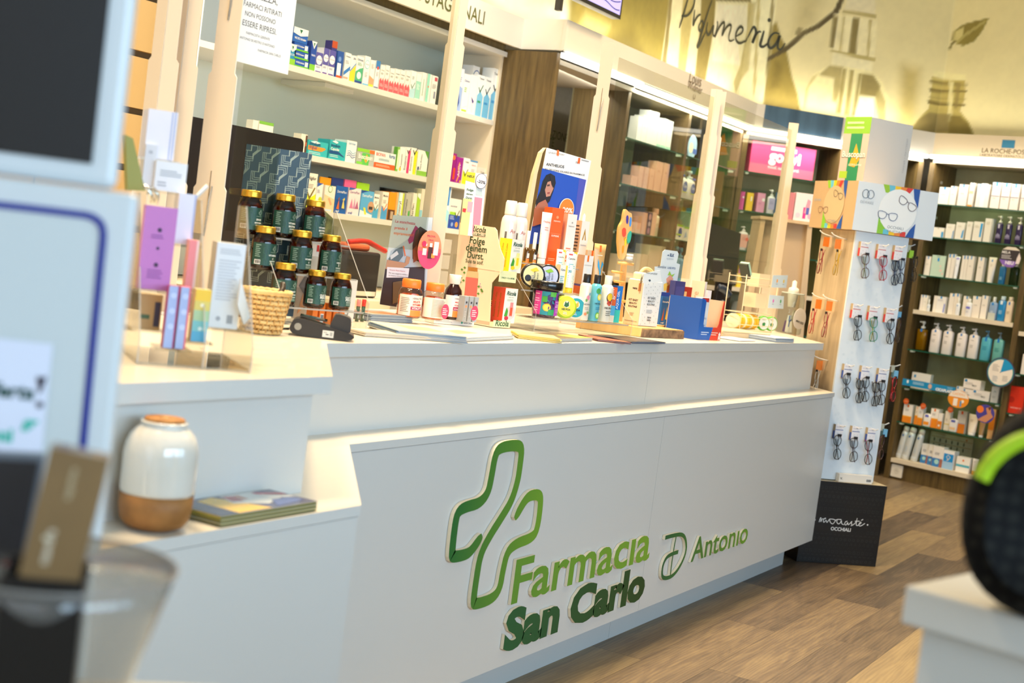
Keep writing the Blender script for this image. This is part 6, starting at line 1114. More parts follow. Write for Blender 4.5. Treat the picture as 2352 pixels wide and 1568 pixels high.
tub=[('p',[(.6,1),(1,1),(1,.55)],'f2cc3a'),('r',.1,.9,.5,.94,'c84a4a'),('t','CeraVe',.42,.78,.66,'3a4a5a',.02),('l',.15,.75,.66,3,'6ab8c8',.05),('t','30',.3,.42,.3,'3a9ab8',.03),('l',.15,.8,.34,5,'8ac8d0',.05)]
p,W_,h=ex(1303,1,32,578);tubepack('sun_cream_tube','large white tube with a yellow corner and number 30','tube',tuple(p),ey,W_,h,'f0eee6',tub,cap='f0d03a',caph=.13)
p,W_,h=ex(1278,1,26,573,.03);tubepack('sun_cream_tube','smaller white tube with a yellow corner behind the large one','tube',tuple(p),ey,W_,h,'f0eee6',tub[:4],cap='f0d03a')
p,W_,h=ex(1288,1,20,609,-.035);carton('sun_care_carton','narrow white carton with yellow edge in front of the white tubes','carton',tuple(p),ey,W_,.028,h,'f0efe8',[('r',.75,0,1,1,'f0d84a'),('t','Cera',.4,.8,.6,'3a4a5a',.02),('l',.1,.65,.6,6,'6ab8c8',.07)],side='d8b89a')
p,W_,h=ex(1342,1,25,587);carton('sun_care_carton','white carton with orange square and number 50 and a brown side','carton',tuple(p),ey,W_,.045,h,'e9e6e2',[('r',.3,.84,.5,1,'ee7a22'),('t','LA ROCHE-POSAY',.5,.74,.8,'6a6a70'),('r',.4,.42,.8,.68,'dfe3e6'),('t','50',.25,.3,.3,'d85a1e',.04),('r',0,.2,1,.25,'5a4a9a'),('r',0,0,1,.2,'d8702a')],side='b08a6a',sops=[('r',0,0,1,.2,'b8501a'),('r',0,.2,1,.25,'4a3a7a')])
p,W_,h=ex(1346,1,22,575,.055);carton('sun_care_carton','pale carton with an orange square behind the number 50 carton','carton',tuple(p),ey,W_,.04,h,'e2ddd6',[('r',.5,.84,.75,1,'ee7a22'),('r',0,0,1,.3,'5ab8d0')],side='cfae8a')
p,W_,h=ex(1364,1,34,560);tubepack('sun_cream_tube','tan tube with a blue splash and orange foot','tube',tuple(p),ey,W_,h,'d2a76a',[('r',.4,.84,.58,.97,'ee6a1e'),('l',.2,.8,.78,1,'e8d8c0'),('p',[(.3,.7),(.45,.62),(.6,.45),(.72,.66),(.95,.6),(.7,.5),(.62,.3),(.5,.45),(.32,.55)],'2f9fd8'),('r',0,0,1,.25,'ee7020'),('t','50',.3,.08,.3,'f8e8d8',.04)],cap='c8641e',caph=.04)
p,W_,h=ex(1242,2,28,488);tubepack('sun_cream_tube','white and orange tube lettered Daylong left of the tall orange carton','tube',tuple(p),ey,W_,h,'efe6e2',[('r',0,.35,1,.55,'e85a1e'),('t','Daylong',.5,.78,.8,'d8705a',.01),('l',.3,.8,.68,2,'e0a090',.05),('r',0,0,1,.08,'e85a1e')],cap='f0ebe4')
p,W_,h=ex(1266,2,34,478,.01);carton('sun_care_carton','tall bright orange carton lettered Supreme','carton',tuple(p),ey,W_,.05,h,'ee6420',[('c',.5,.84,.1,'f4a070'),('t','mavora',.5,.76,.55,'f8d8c0',.02),('t','SUPREME',.5,.5,.62,'f8e0d0',.03),('r',.1,.55,.9,.556,'f4a070'),('l',.15,.8,.12,2,'f8c8a8',.03)],side='e0520f')
p,W_,h=ex(1300,2,26,492);carton('sun_care_carton','white carton lettered mavora with an orange SPF15 label','carton',tuple(p),ey,W_,.045,h,'efeae6',[('c',.55,.84,.08,'a8a8a4'),('t','mavora',.5,.76,.6,'9a9894',.01),('l',.2,.8,.36,2,'e8805a',.05),('r',.2,.1,.78,.22,'ee6a2a'),('t','SPF15',.49,.13,.5,'f8f0ea',.02)],side='e0b99a')
p,W_,h=ex(1332,2,22,508);carton('sun_care_carton','beige and white carton with a gold arrow mark','carton',tuple(p),ey,W_,.045,h,'ebe8e2',[('p',[(.25,.6),(.5,.85),(.75,.6),(.62,.6),(.5,.74),(.38,.6)],'b08a2a'),('t','Actinica',.5,.48,.7,'7a8aa8',.01),('t','SPF 50+',.3,.2,.4,'8a8a88'),('r',0,0,1,.06,'d8c08a')],side='dcb791',sops=[('l',.1,.9,.9,9,'5a4a3a',.07),('b',.1,.1,.8,.3,'3a3a3a')])
t=root('dropper_bottle','white rubber dropper top behind the white and beige cartons','bottle',tuple(ep(1326,2,.06)),ey)
b=MB();h_=zat(490,*ep(1326,2,.06)[:2])-1.31;b.lathe([(.014,0),(.014,h_*.6),(.009,h_*.68)],M('7a4a20',.2),16);b.build('bottle_body',t);b=MB();b.lathe([(.010,h_*.68),(.010,h_*.82),(.006,h_*.84),(.006,h_*.96),(0,h_)],M('ece8e0',.4),14);b.build('dropper',t)
for i,(px,back)in enumerate(((1206,.0),(1222,-.02))):
 p,W_,h=ex(px,1 if 0 else 2,17,530+4*i,back-.02);p[2]=1.24;h=zat(530+4*i,p[0],p[1])-1.24
 bottle('oil_spray_bottle','clear spray bottle of yellow oil with orange label, %s of two'%('left','right')[i],'bottle',tuple(p),ey,W_,h,'e8d8b0',[('r',.2,.3,.8,.7,'ee8a3a'),('r',.3,.72,.7,.86,'f0e8e0')],cap='e8e2da',capz=.66,capw=.5,trans=1,liquid=(.62,'f0c81e'),sy=1,pw=2)
for i,(px,w_,yt)in enumerate(((1159,38,461),(1184,35,466))):
 p,W_,h=ex(px,2,w_,yt,-.02+i*.03);r=W_/2
 t=root('spray_can','cream thermal water spray can above the drink cube stand, %s one'%('left','right')[i],'spray can',tuple(p),rad(-45))
 b=MB();b.lathe([(r*.95,0),(r,.004),(r,h*.62),(r*.92,h*.70),(r*.66,h*.76)],M('e6dfd8',.22,coat=.4),26);b.build('can_body',t)
 b=MB();b.lathe([(r*.72,h*.76),(r*.74,h*.78),(r*.72,h*.96),(r*.6,h),(0,h)],M('ebe6de',.22,coat=.4),24);b.build('cap',t)
 b=MB();b.art([('t','Av',.62,.46,.30,'b86a6a'),('t','EAU',.60,.3,.2,'6a6a78'),('t','THERM',.62,.22,.26,'6a6a78'),('b',.22,.3,.34,.5,'333333')],-r*1.3,0,r*2.6,h,0,r+.0006);b.build('printed_label',t)
b=MB();b.box(eL-.15,eL-.004,EB[2]-.04,EB[2]+.08,1.305,1.3095,ACRYL);b.box(eL-.15,eL-.146,EB[2]-.04,EB[2]+.08,1.083,1.305,ACRYL);b.build('side_step',es)
# --- blue poster
FP2=Face(tuple(ep(1262,2,.09)[:2]),-34);po=froot(FP2,'sun_care_poster','blue sun care poster card with a dark-haired face and an orange -20% disc','poster')
TL,TR,BR,BL=(1256,339),(1358,369),(1322,560),(1214,560)
b=MB();b.prism(FP2.pts([TL,TR,BR,BL]),0,.003,M('eef0f2',.4));b.build('card',po)
b=MB();b.prism([(a,z)for a,z in FP2.pts([(1256,339),(1248,352),(1236,400),(1226,460),(1212,560),(1200,560),(1214,470),(1228,400),(1244,350)])],.006,.03,M('e8cfa4',.5));b.build('curved_side_wing',po)
b=MB();FP2.poly(b,[(1245,386),(1346,413),(1318,560),(1215,560)],'1f4fc0',-.0006);FP2.poly(b,[(1330,409),(1346,413),(1322,540),(1312,560)],'4a52b8',-.0009)
for L,c in(([(1254,402),(1264,398),(1274,404),(1276,420),(1270,440),(1262,462),(1250,474),(1230,480),(1230,462),(1240,440),(1246,416)],'1c1614'),([(1257,418),(1268,414),(1271,432),(1263,450),(1254,452),(1251,436)],'b98a78'),([(1256,424),(1262,423),(1262,427),(1256,428)],'4a342c'),([(1256,442),(1262,441),(1262,444),(1257,445)],'8a3a3a'),([(1262,402),(1272,408),(1270,432),(1266,424)],'241a18'),([(1236,466),(1252,458),(1258,470),(1254,510),(1222,520),(1226,480)],'a86a50')):FP2.poly(b,L,c,-.0012-.0003*len(b.mats))
FP2.text(b,'ANTHELIOS',(1254,378),(1295,388),'2a2a2c',-.0012,bold=.02);FP2.text(b,"N'1 DES SOINS SOLAIRES EN PHARMACIE",(1252,386),(1342,408),'3a3a3c',-.0012,bold=.01);FP2.text(b,'LA ROCHE POSAY',(1260,350),(1296,359),'5a5a5c',-.0012);FP2.poly(b,[(1279,344),(1284,345),(1283,358),(1278,357)],'f0742a',-.0016);FP2.poly(b,[(1328,362),(1333,363),(1331,376),(1326,375)],'e8641e',-.0016);FP2.text(b,"N",(1322,375),(1326,376),'3a3a3c',-.0016);FP2.poly(b,[(1335,366),(1352,370),(1352,372),(1335,368)],'8a8a8a',-.0016)
b.build('printed_face',po)
c0=FP2.uv(1299,481);kx=(FP2.uv(1316,483)[0]-c0[0]);kz=kx*1.32
b=MB();b.prism(ell(c0[0],c0[1],kx,kz,32),-.008,-.006,M('f2ebe0'));b.prism(ell(c0[0],c0[1],kx*.93,kz*.94,32),-.0085,-.008,M('ee8422'));b.text('-20%',c0[0],c0[1]-kz*.25,kx*1.6,-.0095,M('f6efe6'),bold=.03);b.build('discount_disc',po)
# --- leaflets lying along the counter edge
def leaf(name,label,pl,pr,wpx,n,cols,z=1.0832,ang=None,th=.0012,dep=.21,group=None,cover=None):
 A,B=onz(*pl,z),onz(*pr,z);a=math.atan2(B[1]-A[1],B[0]-A[0]);L=math.dist(A[:2],B[:2]);b=MB();rr=random.Random(len(label))
 for i in range(n):
  o_=rr.uniform(-.004,.004);b.box(o_,L+o_,rr.uniform(0,.004),dep,i*th,i*th+th*.8,M(cols[i%len(cols)],.35))
 zt=n*th-th*.2+.0002
 if cover:
  for(x0_,y0_,x1_,y1_,c_)in cover:b.add([(L*x0_,dep*y0_,zt),(L*x1_,dep*y0_,zt),(L*x1_,dep*y1_,zt),(L*x0_,dep*y1_,zt)],[(0,1,2,3)],M(c_,.35));zt+=.00015
 return tag(b.build(name,loc=(A[0],A[1],z),yaw=a),label,'booklets',group)
leaf('booklet_stack','low stack of booklets with speckled spines nearest the card terminal',(838,772),(1003,783),0,9,['e9ddc8','d8cdbb','c3bba9'],dep=.10,cover=[(.05,.1,.95,.9,'e2cdb4')])
leaf('booklet_stack','grey-blue stack of magazines left of the vitamin display',(852,738),(948,742),0,16,['8fa0b0','b8bec4','7a8794'],dep=.13,z=1.0834,th=.0014,cover=[(0,0,1,1,'a89a90'),(.2,.2,.8,.7,'b8704a')])
leaf('booklet_stack','tall fanned stack of cream booklets in front of the vitamin display',(912,775),(1072,790),0,13,['efdfc4','5a86b0','d8c8b0','7fa8c8'],dep=.24,th=.0016,cover=[(.02,.02,.98,.95,'ecd4b4'),(.3,.3,.8,.8,'dba888')])
leaf('booklet_stack','cream and white booklets with blue spines below the vitamin tray',(1052,786),(1182,779),0,8,['e8dcc8','9fb6cc','f0ece6'],dep=.17,th=.0014,cover=[(.02,.02,.98,.95,'efd9bb'),(.3,.4,.7,.8,'d89a7a')])
leaf('booklet_stack','yellow-spined booklets in front of the acrylic cosmetics stand',(1188,776),(1288,788),0,9,['e8c02a','d8cdb8','f0d85a'],dep=.15,th=.0014,cover=[(.02,.02,.98,.95,'c9b48e')])
leaf('booklet_stack','brown-covered booklet pile with pale pages right of the yellow spines',(1288,785),(1362,783),0,7,['b8bcc0','d8d8d4'],dep=.13,th=.0015,cover=[(0,0,1,1,'6a5a44'),(.5,0,1,.6,'c8b84a')])
leaf('booklet_stack','thin dark red magazines sliding over the counter edge',(1372,783),(1450,791),0,5,['a83a30','2a2020','d8b8a8'],dep=.16,th=.0013,cover=[(0,0,1,1,'a85a44')])
leaf('booklet_stack','thin black-covered magazines in front of the wood block',(1448,789),(1530,790),0,5,['1f2228','5a6a9a','e0e0e4'],dep=.17,th=.0013,cover=[(0,0,1,1,'24262c'),(.2,.2,.9,.6,'4a3a34')])
leaf('leaflet_pile','flat white leaflets with pale blue edges right of the clinic cartons',(1700,784),(1737,784),0,5,['dfe6ea','c8d4dc'],dep=.12,th=.001)
leaf('leaflet_pile','curled pile of blue-grey leaflets near the right end of the counter',(1782,786),(1824,787),0,12,['b4c2d0','8a9cb0','d8dfe4'],dep=.16,th=.0016)
leaf('leaflet_pile','wide pile of cream forms behind the leaflets at the right end',(1660,772),(1770,780),0,14,['efdcba','e2cca4'],dep=.2,th=.0018)
# --- wood block, baby kit bag, toy measuring pole, clinic cartons
BW=Face(tuple(onz(1475,774,1.0831)[:2]),-8);u1=along(1570,BW.P,BW.D,1.09)
b=MB();bark=mixmat('bark','4a382c','94755a',30,rough=.9,bump=1.0);b.prism([(0,1.0832),(.004,1.112),(u1*.4,1.116),(u1*.8,1.113),(u1,1.114),(u1+.003,1.0832)],0,.006,bark);b.box(-.0,u1,.006,.24,1.0832,1.117,BEECH)
b.v=[(x+(-.10*max(0,y-.0)/.24 if x<.01 else 0),y,z)for x,y,z in b.v];tag(b.build('wood_slice',loc=(BW.P[0],BW.P[1],0),yaw=BW.a),'thick wooden board with a rough bark front edge under the kit bag','wood board')
b=MB();pb=onz(1395,752,1.09);b.box(0,.55,0,.16,1.084,1.112,mixmat('pale_pine','d8a45e','e8c48a',8,(3,3,.6),.5));tag(b.build('pine_board',loc=(pb[0],pb[1],0),yaw=rad(-8)),'flat pale pine board lying behind the bark-edged one','wood board')
BZ=1.118
K0=onz(1418,742,BZ);K1=onz(1466,748,BZ);FKL=Face(tuple(K1[:2]),-70);FKF=Face(tuple(K1[:2]),-14)
kb=froot(FKF,'baby_kit_bag','cream and speckled white gift bag lettered KIT BABY BEAUTY ROUTINE','gift bag')
wF=along(1513,K1,FKF.D,BZ+.05);zt=zat(643,K1[0],K1[1]);dK=.075
b=MB();b.box(0,wF,0,dK,BZ,zt,M('dfe6ea',.55));b.build('bag_body',kb,bevel=.004)
b=MB();b.art([('t','KIT BABY',.5,.60,.42,'6a7480',.02),('t','BEAUTY',.5,.53,.36,'6a7480',.02),('t','ROUTINE',.5,.46,.4,'6a7480',.02),('l',.3,.7,.36,3,'9aa4ac',.03),('t','baby',.5,.12,.2,'5a646e',.02),('t','nana',.5,.18,.2,'5a646e',.02)]+[('c',.08+.84*((i*37)%29)/29,.04+.92*i/46,.012,'9aacb8',1.6)for i in range(46)if not(.3<((i*37)%29)/29<.7 and .1<i/46<.65)],0,BZ,wF,zt-BZ,-.0006);b.build('printed_front',kb)
b=MB();side_c=M('e6cfae',.5);X=Matrix.Rotation(rad(-90),4,'Z');b.box(-dK-.0,-.001,-.003,-.0005,BZ,zt-.004,side_c,X=X)
b.art([('t','KIT BABY',.5,.52,.62,'4a3a34',.03),('t','BEAUTY',.5,.45,.5,'4a3a34',.03),('t','ROUTINE',.5,.38,.56,'4a3a34',.03),('t','nana',.5,.78,.3,'3a2e2a',.03),('l',.35,.65,.26,3,'9a8a74',.025),('t','thenanaandbaby.com',.5,.07,.8,'5a4a40')],-dK,BZ,dK,zt-BZ,-.0032,X=X);b.build('cream_side',kb)
b=MB();b.tube(smooth_path([(.005,dK*.6,zt-.01),(.02,dK*.55,zt+.03),(wF*.4,dK*.5,zt+.05),(wF*.8,dK*.5,zt+.035),(wF*.95,dK*.5,zt-.005)],2),.006,M('ecc98a',.5));b.build('strap',kb)
b=MB();b.box(.004,wF*.5,.01,dK-.01,zt-.01,zt+.028,M('f0dfc0',.5));b.build('pouch_top',kb,bevel=.008)
b=MB();b.tube([(-.001,.012,zt+.02),(-.006,.010,zt+.005),(-.007,.012,zt-.015)],.003,M('8a8a86',.3,.9));b.box(-.010,-.005,.008,.016,zt-.045,zt-.015,M('a86a3a',.5));b.build('zip_pull',kb)
# little note card in front of the bag top
def fcard(name,label,P,deg,quad,col,fn,cat='card',th=.0015):
 f_=Face(tuple(P[:2]),deg);r_=froot(f_,name,label,cat);b_=MB();b_.prism(f_.pts(quad),0,th,M(col,.45));b_.build('card',r_);b_=MB();fn(f_,b_)
 if b_.f:b_.build('printed_face',r_)
 return r_
Pn=K1+np.array([-FKF.N[0]*-.012,-FKF.N[1]*-.012,0])
fcard('note_card','white hand-lettered note card reading Nuovi prodotti on the gift bag',Pn,-18,[(1479,628),(1516,620),(1520,648),(1476,650)],'e4ebee',lambda f_,b_:(f_.text(b_,'Nuovi prodotti',(1482,632),(1510,627),'4a5a6a',shear=.3),f_.poly(b_,[(1489,643),(1493,641),(1495,645),(1491,647)],'4a5a6a')))
def elkcard(f_,b_):
 f_.text(b_,'ELK',(1538,588),(1548,590),'2a4a78',bold=.04);f_.poly(b_,[(1532,586),(1536,584),(1536,588)],'2a4a78');f_.text(b_,'NUTRITION',(1531,595),(1546,597),'8aa8c0')
 f_.text(b_,'LASE FITO',(1533,616),(1551,619),'2a5a90',bold=.02);f_.text(b_,'Bambini',(1510,617),(1530,614),'3a5a80',shear=.3)
 for L_,c_ in(([(1530,640),(1540,630),(1546,640),(1542,652),(1532,654)],'e0a08a'),([(1533,632),(1538,622),(1542,632)],'9ac84a'),([(1540,632),(1550,628),(1544,636)],'9ac84a'),([(1524,652),(1534,648),(1540,664),(1524,668)],'f0c85a'),([(1532,656),(1546,650),(1542,670),(1530,672)],'d8684a')):f_.poly(b_,L_,c_,-.0010)
PE=onz(1535,745,BZ)+np.array([.0,.03,0])
fcard('topper_card','tall pale blue topper card lettered ELK above the small cartons',PE,-18,[(1504,612),(1517,612),(1522,578),(1528,573),(1556,577),(1559,583),(1554,604),(1562,607),(1548,690),(1502,690)],'d3e2ea',elkcard,'display card')
def gp(px,py,z=BZ):return onz(px,py,z)
p=gp(1523,746);carton('plaster_carton','dark blue plaster carton on the bark-edged board','carton',tuple(p),rad(-22),px_w(p,22)*1.2,.02,px_w(p,66),'1f5fae',[('t','DermaPlast',.5,.78,.85,'f0f4f8',.02),('p',[(.15,.15),(.4,.15),(.35,.6)],'b05a30'),('p',[(.6,.2),(.85,.2),(.7,.65)],'d8c060'),('t','small',.3,.05,.35,'f0f4f8',.02)],flap=.016,top='27408c')
p=gp(1541,754,1.100);carton('plaster_carton','pink and white plaster carton leaning before the clinic carton','carton',tuple(p),rad(-22),px_w(p,21)*1.2,.02,px_w(p,66),'eedde8',[('p',[(0,1),(.8,1),(.3,.9),(0,.85)],'3a5fb0'),('t','DermaPlast',.5,.78,.85,'8a7098',.02),('p',[(.15,.25),(.35,.62),(.55,.25)],'d880c8'),('p',[(.55,.2),(.75,.6),(.9,.2)],'b060a8'),('t','small',.35,.04,.4,'2a5fa8',.02)],flap=.016,top='ee5fa6')
# clinic display carton: blue side, blue and red front with a cut-out window
C0=onz(1601,780,1.0832);FCf=Face(tuple(C0[:2]),-8);FCs=Face(tuple(C0[:2]),-74)
cl=froot(FCf,'clinic_display_carton','royal blue and red cardboard display carton with a cut-out front','display carton')
wC=along(1654,C0,FCf.D,1.09);zC=zat(686,C0[0],C0[1]);zC2=zat(692,*[C0[i]+FCf.D[i]*wC for i in(0,1)]);dC=.13;BL_,RD_=M('1f5fb8',.45),M('d8402c',.45)
X=Matrix.Rotation(rad(-66),4,'Z')
b=MB();hh=zC-1.0832;k=hh
b.prism([(0,1.0832),(wC*.52,1.0832),(wC*.62,1.0832+hh*.32),(wC*.22,1.0832+hh*.32),(wC*.18,1.0832+hh*.4),(wC*.18,1.0832+hh*.95),(wC*.1,zC),(0,zC)],0,.0025,BL_);b.build('blue_front',cl)
b=MB();b.prism([(wC*.52,1.0832),(wC,1.0832),(wC,zC2),(wC*.96,zC2),(wC*.86,1.0832+hh*.42),(wC*.8,1.0832+hh*.32),(wC*.62,1.0832+hh*.32)],0,.0025,RD_);b.build('red_front',cl)
b=MB();b.box(-dC,0,-.0025,0,1.0832,zC,M('20509e',.45),X=X);b.build('blue_side',cl)
bx=(-dC*math.cos(rad(-66)),-dC*math.sin(rad(-66)))
b=MB();b.prism([(bx[0],1.0832),(bx[0]+wC,1.0832),(bx[0]+wC,zC-.005),(bx[0],zC-.005)],bx[1],bx[1]+.0025,M('dcc3a0',.5));b.build('back_wall',cl)
b=MB();b.box(-dC,0,0,.0025,1.0832,zC2,M('d9b993',.5),X=Matrix.Translation((wC,0,0))@X);b.build('inner_side',cl)
b=MB();b.art([('l',.12,.48,.2,2,'c0d4f0',.05),('l',.56,.86,.2,2,'f4c8bc',.05),('t','H',.93,.02,.09,'f0e8e4',.08),('t','+',.93,.1,.09,'f0e8e4',.08)],0,1.0832,wC,hh,-.0005);b.build('printed_front',cl)
b=MB();b.box(wC*.16,wC*.5,.02,.05,1.084,zC+.004,M('e4ebf0',.45));b.art([('r',.1,.9,.9,1.0,'c8322c'),('t','ELK',.35,.7,.4,'2a5a90',.03),('t','LASE FITO',.5,.48,.7,'6a8ab0',.02),('l',.1,.8,.35,6,'a8b8c4',.05)],wC*.16,1.084,wC*.34,zC-1.08,.0195);o=b.build('inner_carton',None,loc=(C0[0],C0[1],0),yaw=FCf.a);tag(o,'white carton lettered ELK standing inside the blue and red display carton','carton')
# things standing behind the clinic carton
for px,py,wp,yt,col,ops,yw,lb,nm in((1556,702,26,646,'3f3f78',[('r',.1,.1,.9,.9,'4a4a88')],-20,'violet-blue carton behind the pink plaster carton','medicine_carton'),(1574,702,22,659,'a8301c',[('r',.05,.1,.45,.9,'e8b878'),('l',.5,.9,.8,4,'d8846a',.15)],-25,'low dark red carton with an orange panel behind the clinic carton','medicine_carton'),
  (1597,705,30,645,'ecd0aa',[('v','benessere',.6,.5,.6,'c89a70')],-70,'cream carton edge with upright print behind the clinic carton','medicine_carton'),(1612,706,14,647,'e8dcd8',[('r',0,0,1,.5,'e0442c'),('p',[(.3,.5),(.6,.9),(.8,.5)],'d8a088')],-10,'white and red picture carton behind the clinic carton','medicine_carton'),
  (1625,706,13,667,'ece6ea',[('t','nistar',.5,.15,.9,'c8506a',.02)],-12,'small white carton with red lettering right of the picture carton','medicine_carton')):
 p=onp(px,py,(C0[0]+.07,C0[1]+.20),(math.cos(rad(-10)),math.sin(rad(-10))));zt_=zat(yt,p[0],p[1]);carton(nm,lb,'carton',(p[0],p[1],1.0835),rad(yw),px_w(p,wp)*(1.3 if yw>-50 else 1),.03,zt_-1.0835,col,ops)
# toy pole with flower
P0_=onz(1425,758,1.0835)+np.array([0,.10,0]);FT=Face(tuple(P0_[:2]),-30);tp=froot(FT,'toy_flower_pole','wooden pole with pegs and a colourful flower cut-out on top','toy')
b=MB();b.prism(FT.pts([(1418,745),(1429,745),(1441,600),(1431,600)]),0,.014,BEECH);b.build('pole',tp)
b=MB();fl=smooth_path(FT.pts([(1436,478),(1444,488),(1451,489),(1450,520),(1447,545),(1440,568),(1437,585),(1430,598),(1422,592),(1420,565),(1419,555),(1421,520),(1430,508),(1432,490)]),2,True);b.prism(fl,-.004,.012,BEECH);b.build('flower_board',tp)
b=MB()
for L_,c_ in(([(1437,493),(1443,496),(1441,515),(1436,512)],'4a3a9a'),([(1445,497),(1450,500),(1448,520),(1443,520)],'4a90e0'),([(1427,524),(1436,522),(1437,540),(1431,545),(1427,540)],'d8503c'),([(1438,540),(1446,528),(1450,534),(1446,556),(1440,560)],'3fae9a'),([(1430,548),(1437,542),(1434,556)],'ee8a2a'),([(1437,545),(1441,562),(1438,560)],'2fa84a'),([(1436,545),(1437,560),(1433,568),(1433,550)],'f0d82a'),([(1427,565),(1432,562),(1431,580),(1427,582)],'ee9a1e')):b.flat(smooth_path(FT.pts(L_),1,True),-.0048-.0001*len(b.mats),M(c_,.4))
b.build('painted_petals',tp)
for(x0_,x1_,y_)in((1404,1432,623),(1418,1453,603),(1409,1434,645),(1413,1436,688)):
 A,B=FT.uv(x0_,y_),FT.uv(x1_,y_+4);b=MB();b.tube([(A[0],-.005,A[1]),(B[0],-.005,B[1])],.0055,BEECH,8);b.build('peg',tp)
c0=FT.uv(1444,600);b=MB();k=px_w(P0_,1);t=root('small_cream_jar','small white cream jar resting on a peg of the toy pole','jar',(FT.P[0]+FT.D[0]*c0[0],FT.P[1]+FT.D[1]*c0[0],c0[1]+.004),0);b.lathe([(8*k,0),(9*k,.002),(9*k,9*k)],M('c9d4d8',.3),20);b.build('jar_body',t);b=MB();b.lathe([(9.4*k,9*k),(9.4*k,14*k),(8.5*k,15*k),(0,15*k)],M('e6e6e2',.3),20);b.build('lid',t)
# --- wire rack with round tins and the glass jar at the right end
R1=onz(1698,758,1.0832)+np.array([0,-.12,0]);R1=ony(1698,756,2.42);R1[2]=1.0832;FW=Face(tuple(R1[:2]),-12);wr=froot(FW,'wire_rack','cream wire rack with three levels holding tins and flower cards','rack')
wR=along(1772,R1,FW.D,1.1);IV=M('ead9b6',.4);b=MB();zz=[1.09,1.165,zat(636,R1[0],R1[1])]
for x in(0,wR):
 for y in(0,.1):b.tube([(x,y,1.084),(x,y,zz[2]+.012*(x==0))],.0022,IV,6)
for z in(1.088,1.115,zz[1]-.012,zz[1]+.01,zz[2]-.03,zz[2]):
 for y in(0,.1):b.tube([(0,y,z),(wR,y,z)],.0018,IV,6)
 for x in(0,wR*.5,wR):b.tube([(x,0,z),(x,.1,z)],.0018,IV,6)
b.build('wire_frame',wr)
def ploc(f_,px,py,off=0):u_,z_=f_.uv(px,py);return(f_.P[0]+f_.D[0]*u_-f_.N[0]*off,f_.P[1]+f_.D[1]*u_-f_.N[1]*off,z_)
for i in range(9):
 q=ploc(FW,1703+i*5.2,742+i*.8,.05);k=px_w(np.array(q),1);X=Matrix.Rotation(rad(90),4,'Y');b=MB();b.lathe([(0,-.0085),(16*k,-.0085),(17.5*k,-.006),(17.5*k,.006),(16*k,.0085),(0,.0085)],M('f0b81e' if i%3 else 'ecdfb8',.35),24,X=X)
 tag(b.build('round_tin',loc=(q[0],q[1],1.09+17.6*k),yaw=FW.a+rad(10)),'%s pastille tin lying in the wire rack, number %s from the left'%('yellow' if i%3 else 'cream and yellow',('one','two','three','four','five','six','seven','eight','nine')[i]),'tin','pastille tins in the wire rack')
for i,(px,py)in enumerate(((1765,748),(1783,752))):
 q=ploc(FW,px,py,.03);k=px_w(np.array(q),1);X=Matrix.Rotation(rad(90),4,'X');R_=17*k;b=MB();t=root('herb_tin','green and white pastille tin with a leaf print, %s of two'%('left','right')[i],'tin',(q[0],q[1],1.09+R_),FW.a+rad(-20))
 b.lathe([(0,-.016),(R_,-.014),(R_,.0),(R_*.9,.002)],M('5ab82a',.35),26,X=X);b.build('tin_body',t);b=MB();b.prism(ell(0,0,R_*.84,R_*.84),-.004,-.002,M('e6eaee'));b.art([('p',[(.35,.2),(.3,.5),(.5,.6),(.65,.5),(.6,.25)],'2f8a4a'),('l',.25,.75,.85,2,'a8b8b0',.08)],-R_*.8,-R_*.8,R_*1.6,R_*1.6,-.0042);b.build('printed_face',t)
for i,(q4,dots)in enumerate((([(1776,632),(1810,632),(1806,661),(1772,660)],[((1785,645),'f0a02a'),((1800,646),'e8c84a')]),([(1768,677),(1801,680),(1799,709),(1764,707)],[((1776,691),'d85ac0'),((1793,692),'3fa05a')]))):
 f_=Face((FW.P[0]+FW.N[0]*.004,FW.P[1]+FW.N[1]*.004),-12);r_=froot(f_,'flower_card','pale blue two-flower card clipped to the wire rack, %s one'%('upper','lower')[i],'card');b=MB();b.prism(f_.pts(q4),0,.0015,M('c6dbe8',.45));b.build('card',r_);b=MB()
 for(x_,y_),c_ in dots:c=f_.uv(x_,y_);kk=px_w(R1,1);b.flat(ell(c[0],c[1],3*kk,4.5*kk,10),-.0006,M(c_));b.flat([(c[0]-4*kk,c[1]-8*kk),(c[0]+4*kk,c[1]-8*kk),(c[0]+4*kk,c[1]-7*kk),(c[0]-4*kk,c[1]-7*kk)],-.0006,M('6a7a88'))
 b.build('printed_flowers',r_)
 b=MB();u0,z0=f_.uv(q4[3][0]-26,q4[3][1]);u1_,z1_=f_.uv(q4[0][0]-1,q4[0][1]);b.box(u0,u1_,.012,.08,z0,z1_,M('ecd9b4',.45));tag(b.build('cream_box',loc=(f_.P[0],f_.P[1],0),yaw=f_.a),'plain cream box in the %s level of the wire rack'%('top','middle')[i],'box')
q=ploc(FW,1722,650,.03);b=MB();X=Matrix.Rotation(rad(-32),4,'Y');b.box(-.006,.006,-.02,.03,-.03,.05,M('3a4038',.5),X=X);b.box(.006,.02,-.02,.03,-.02,.05,M('a8d0bc',.5),X=X);tag(b.build('folded_leaflet',loc=(q[0],q[1],zz[2]+.02),yaw=FW.a),'dark and mint folded leaflet sticking out of the wire rack','leaflet')
GJ=ony(1808,771,2.36);GJ[2]=1.0832;k=px_w(GJ,1);gj=root('sample_jar','round glass jar of small samples with a white MINI SIZE disc','jar',tuple(GJ),rad(-25));R_=29*k;hJ=98*k
b=MB();b.lathe([(R_*.9,0),(R_,.006),(R_,hJ*.78),(R_*.9,hJ*.9),(R_*.86,hJ*.94)],clear('jar_glass','eef3f0',.7),30);b.build('glass_body',gj)
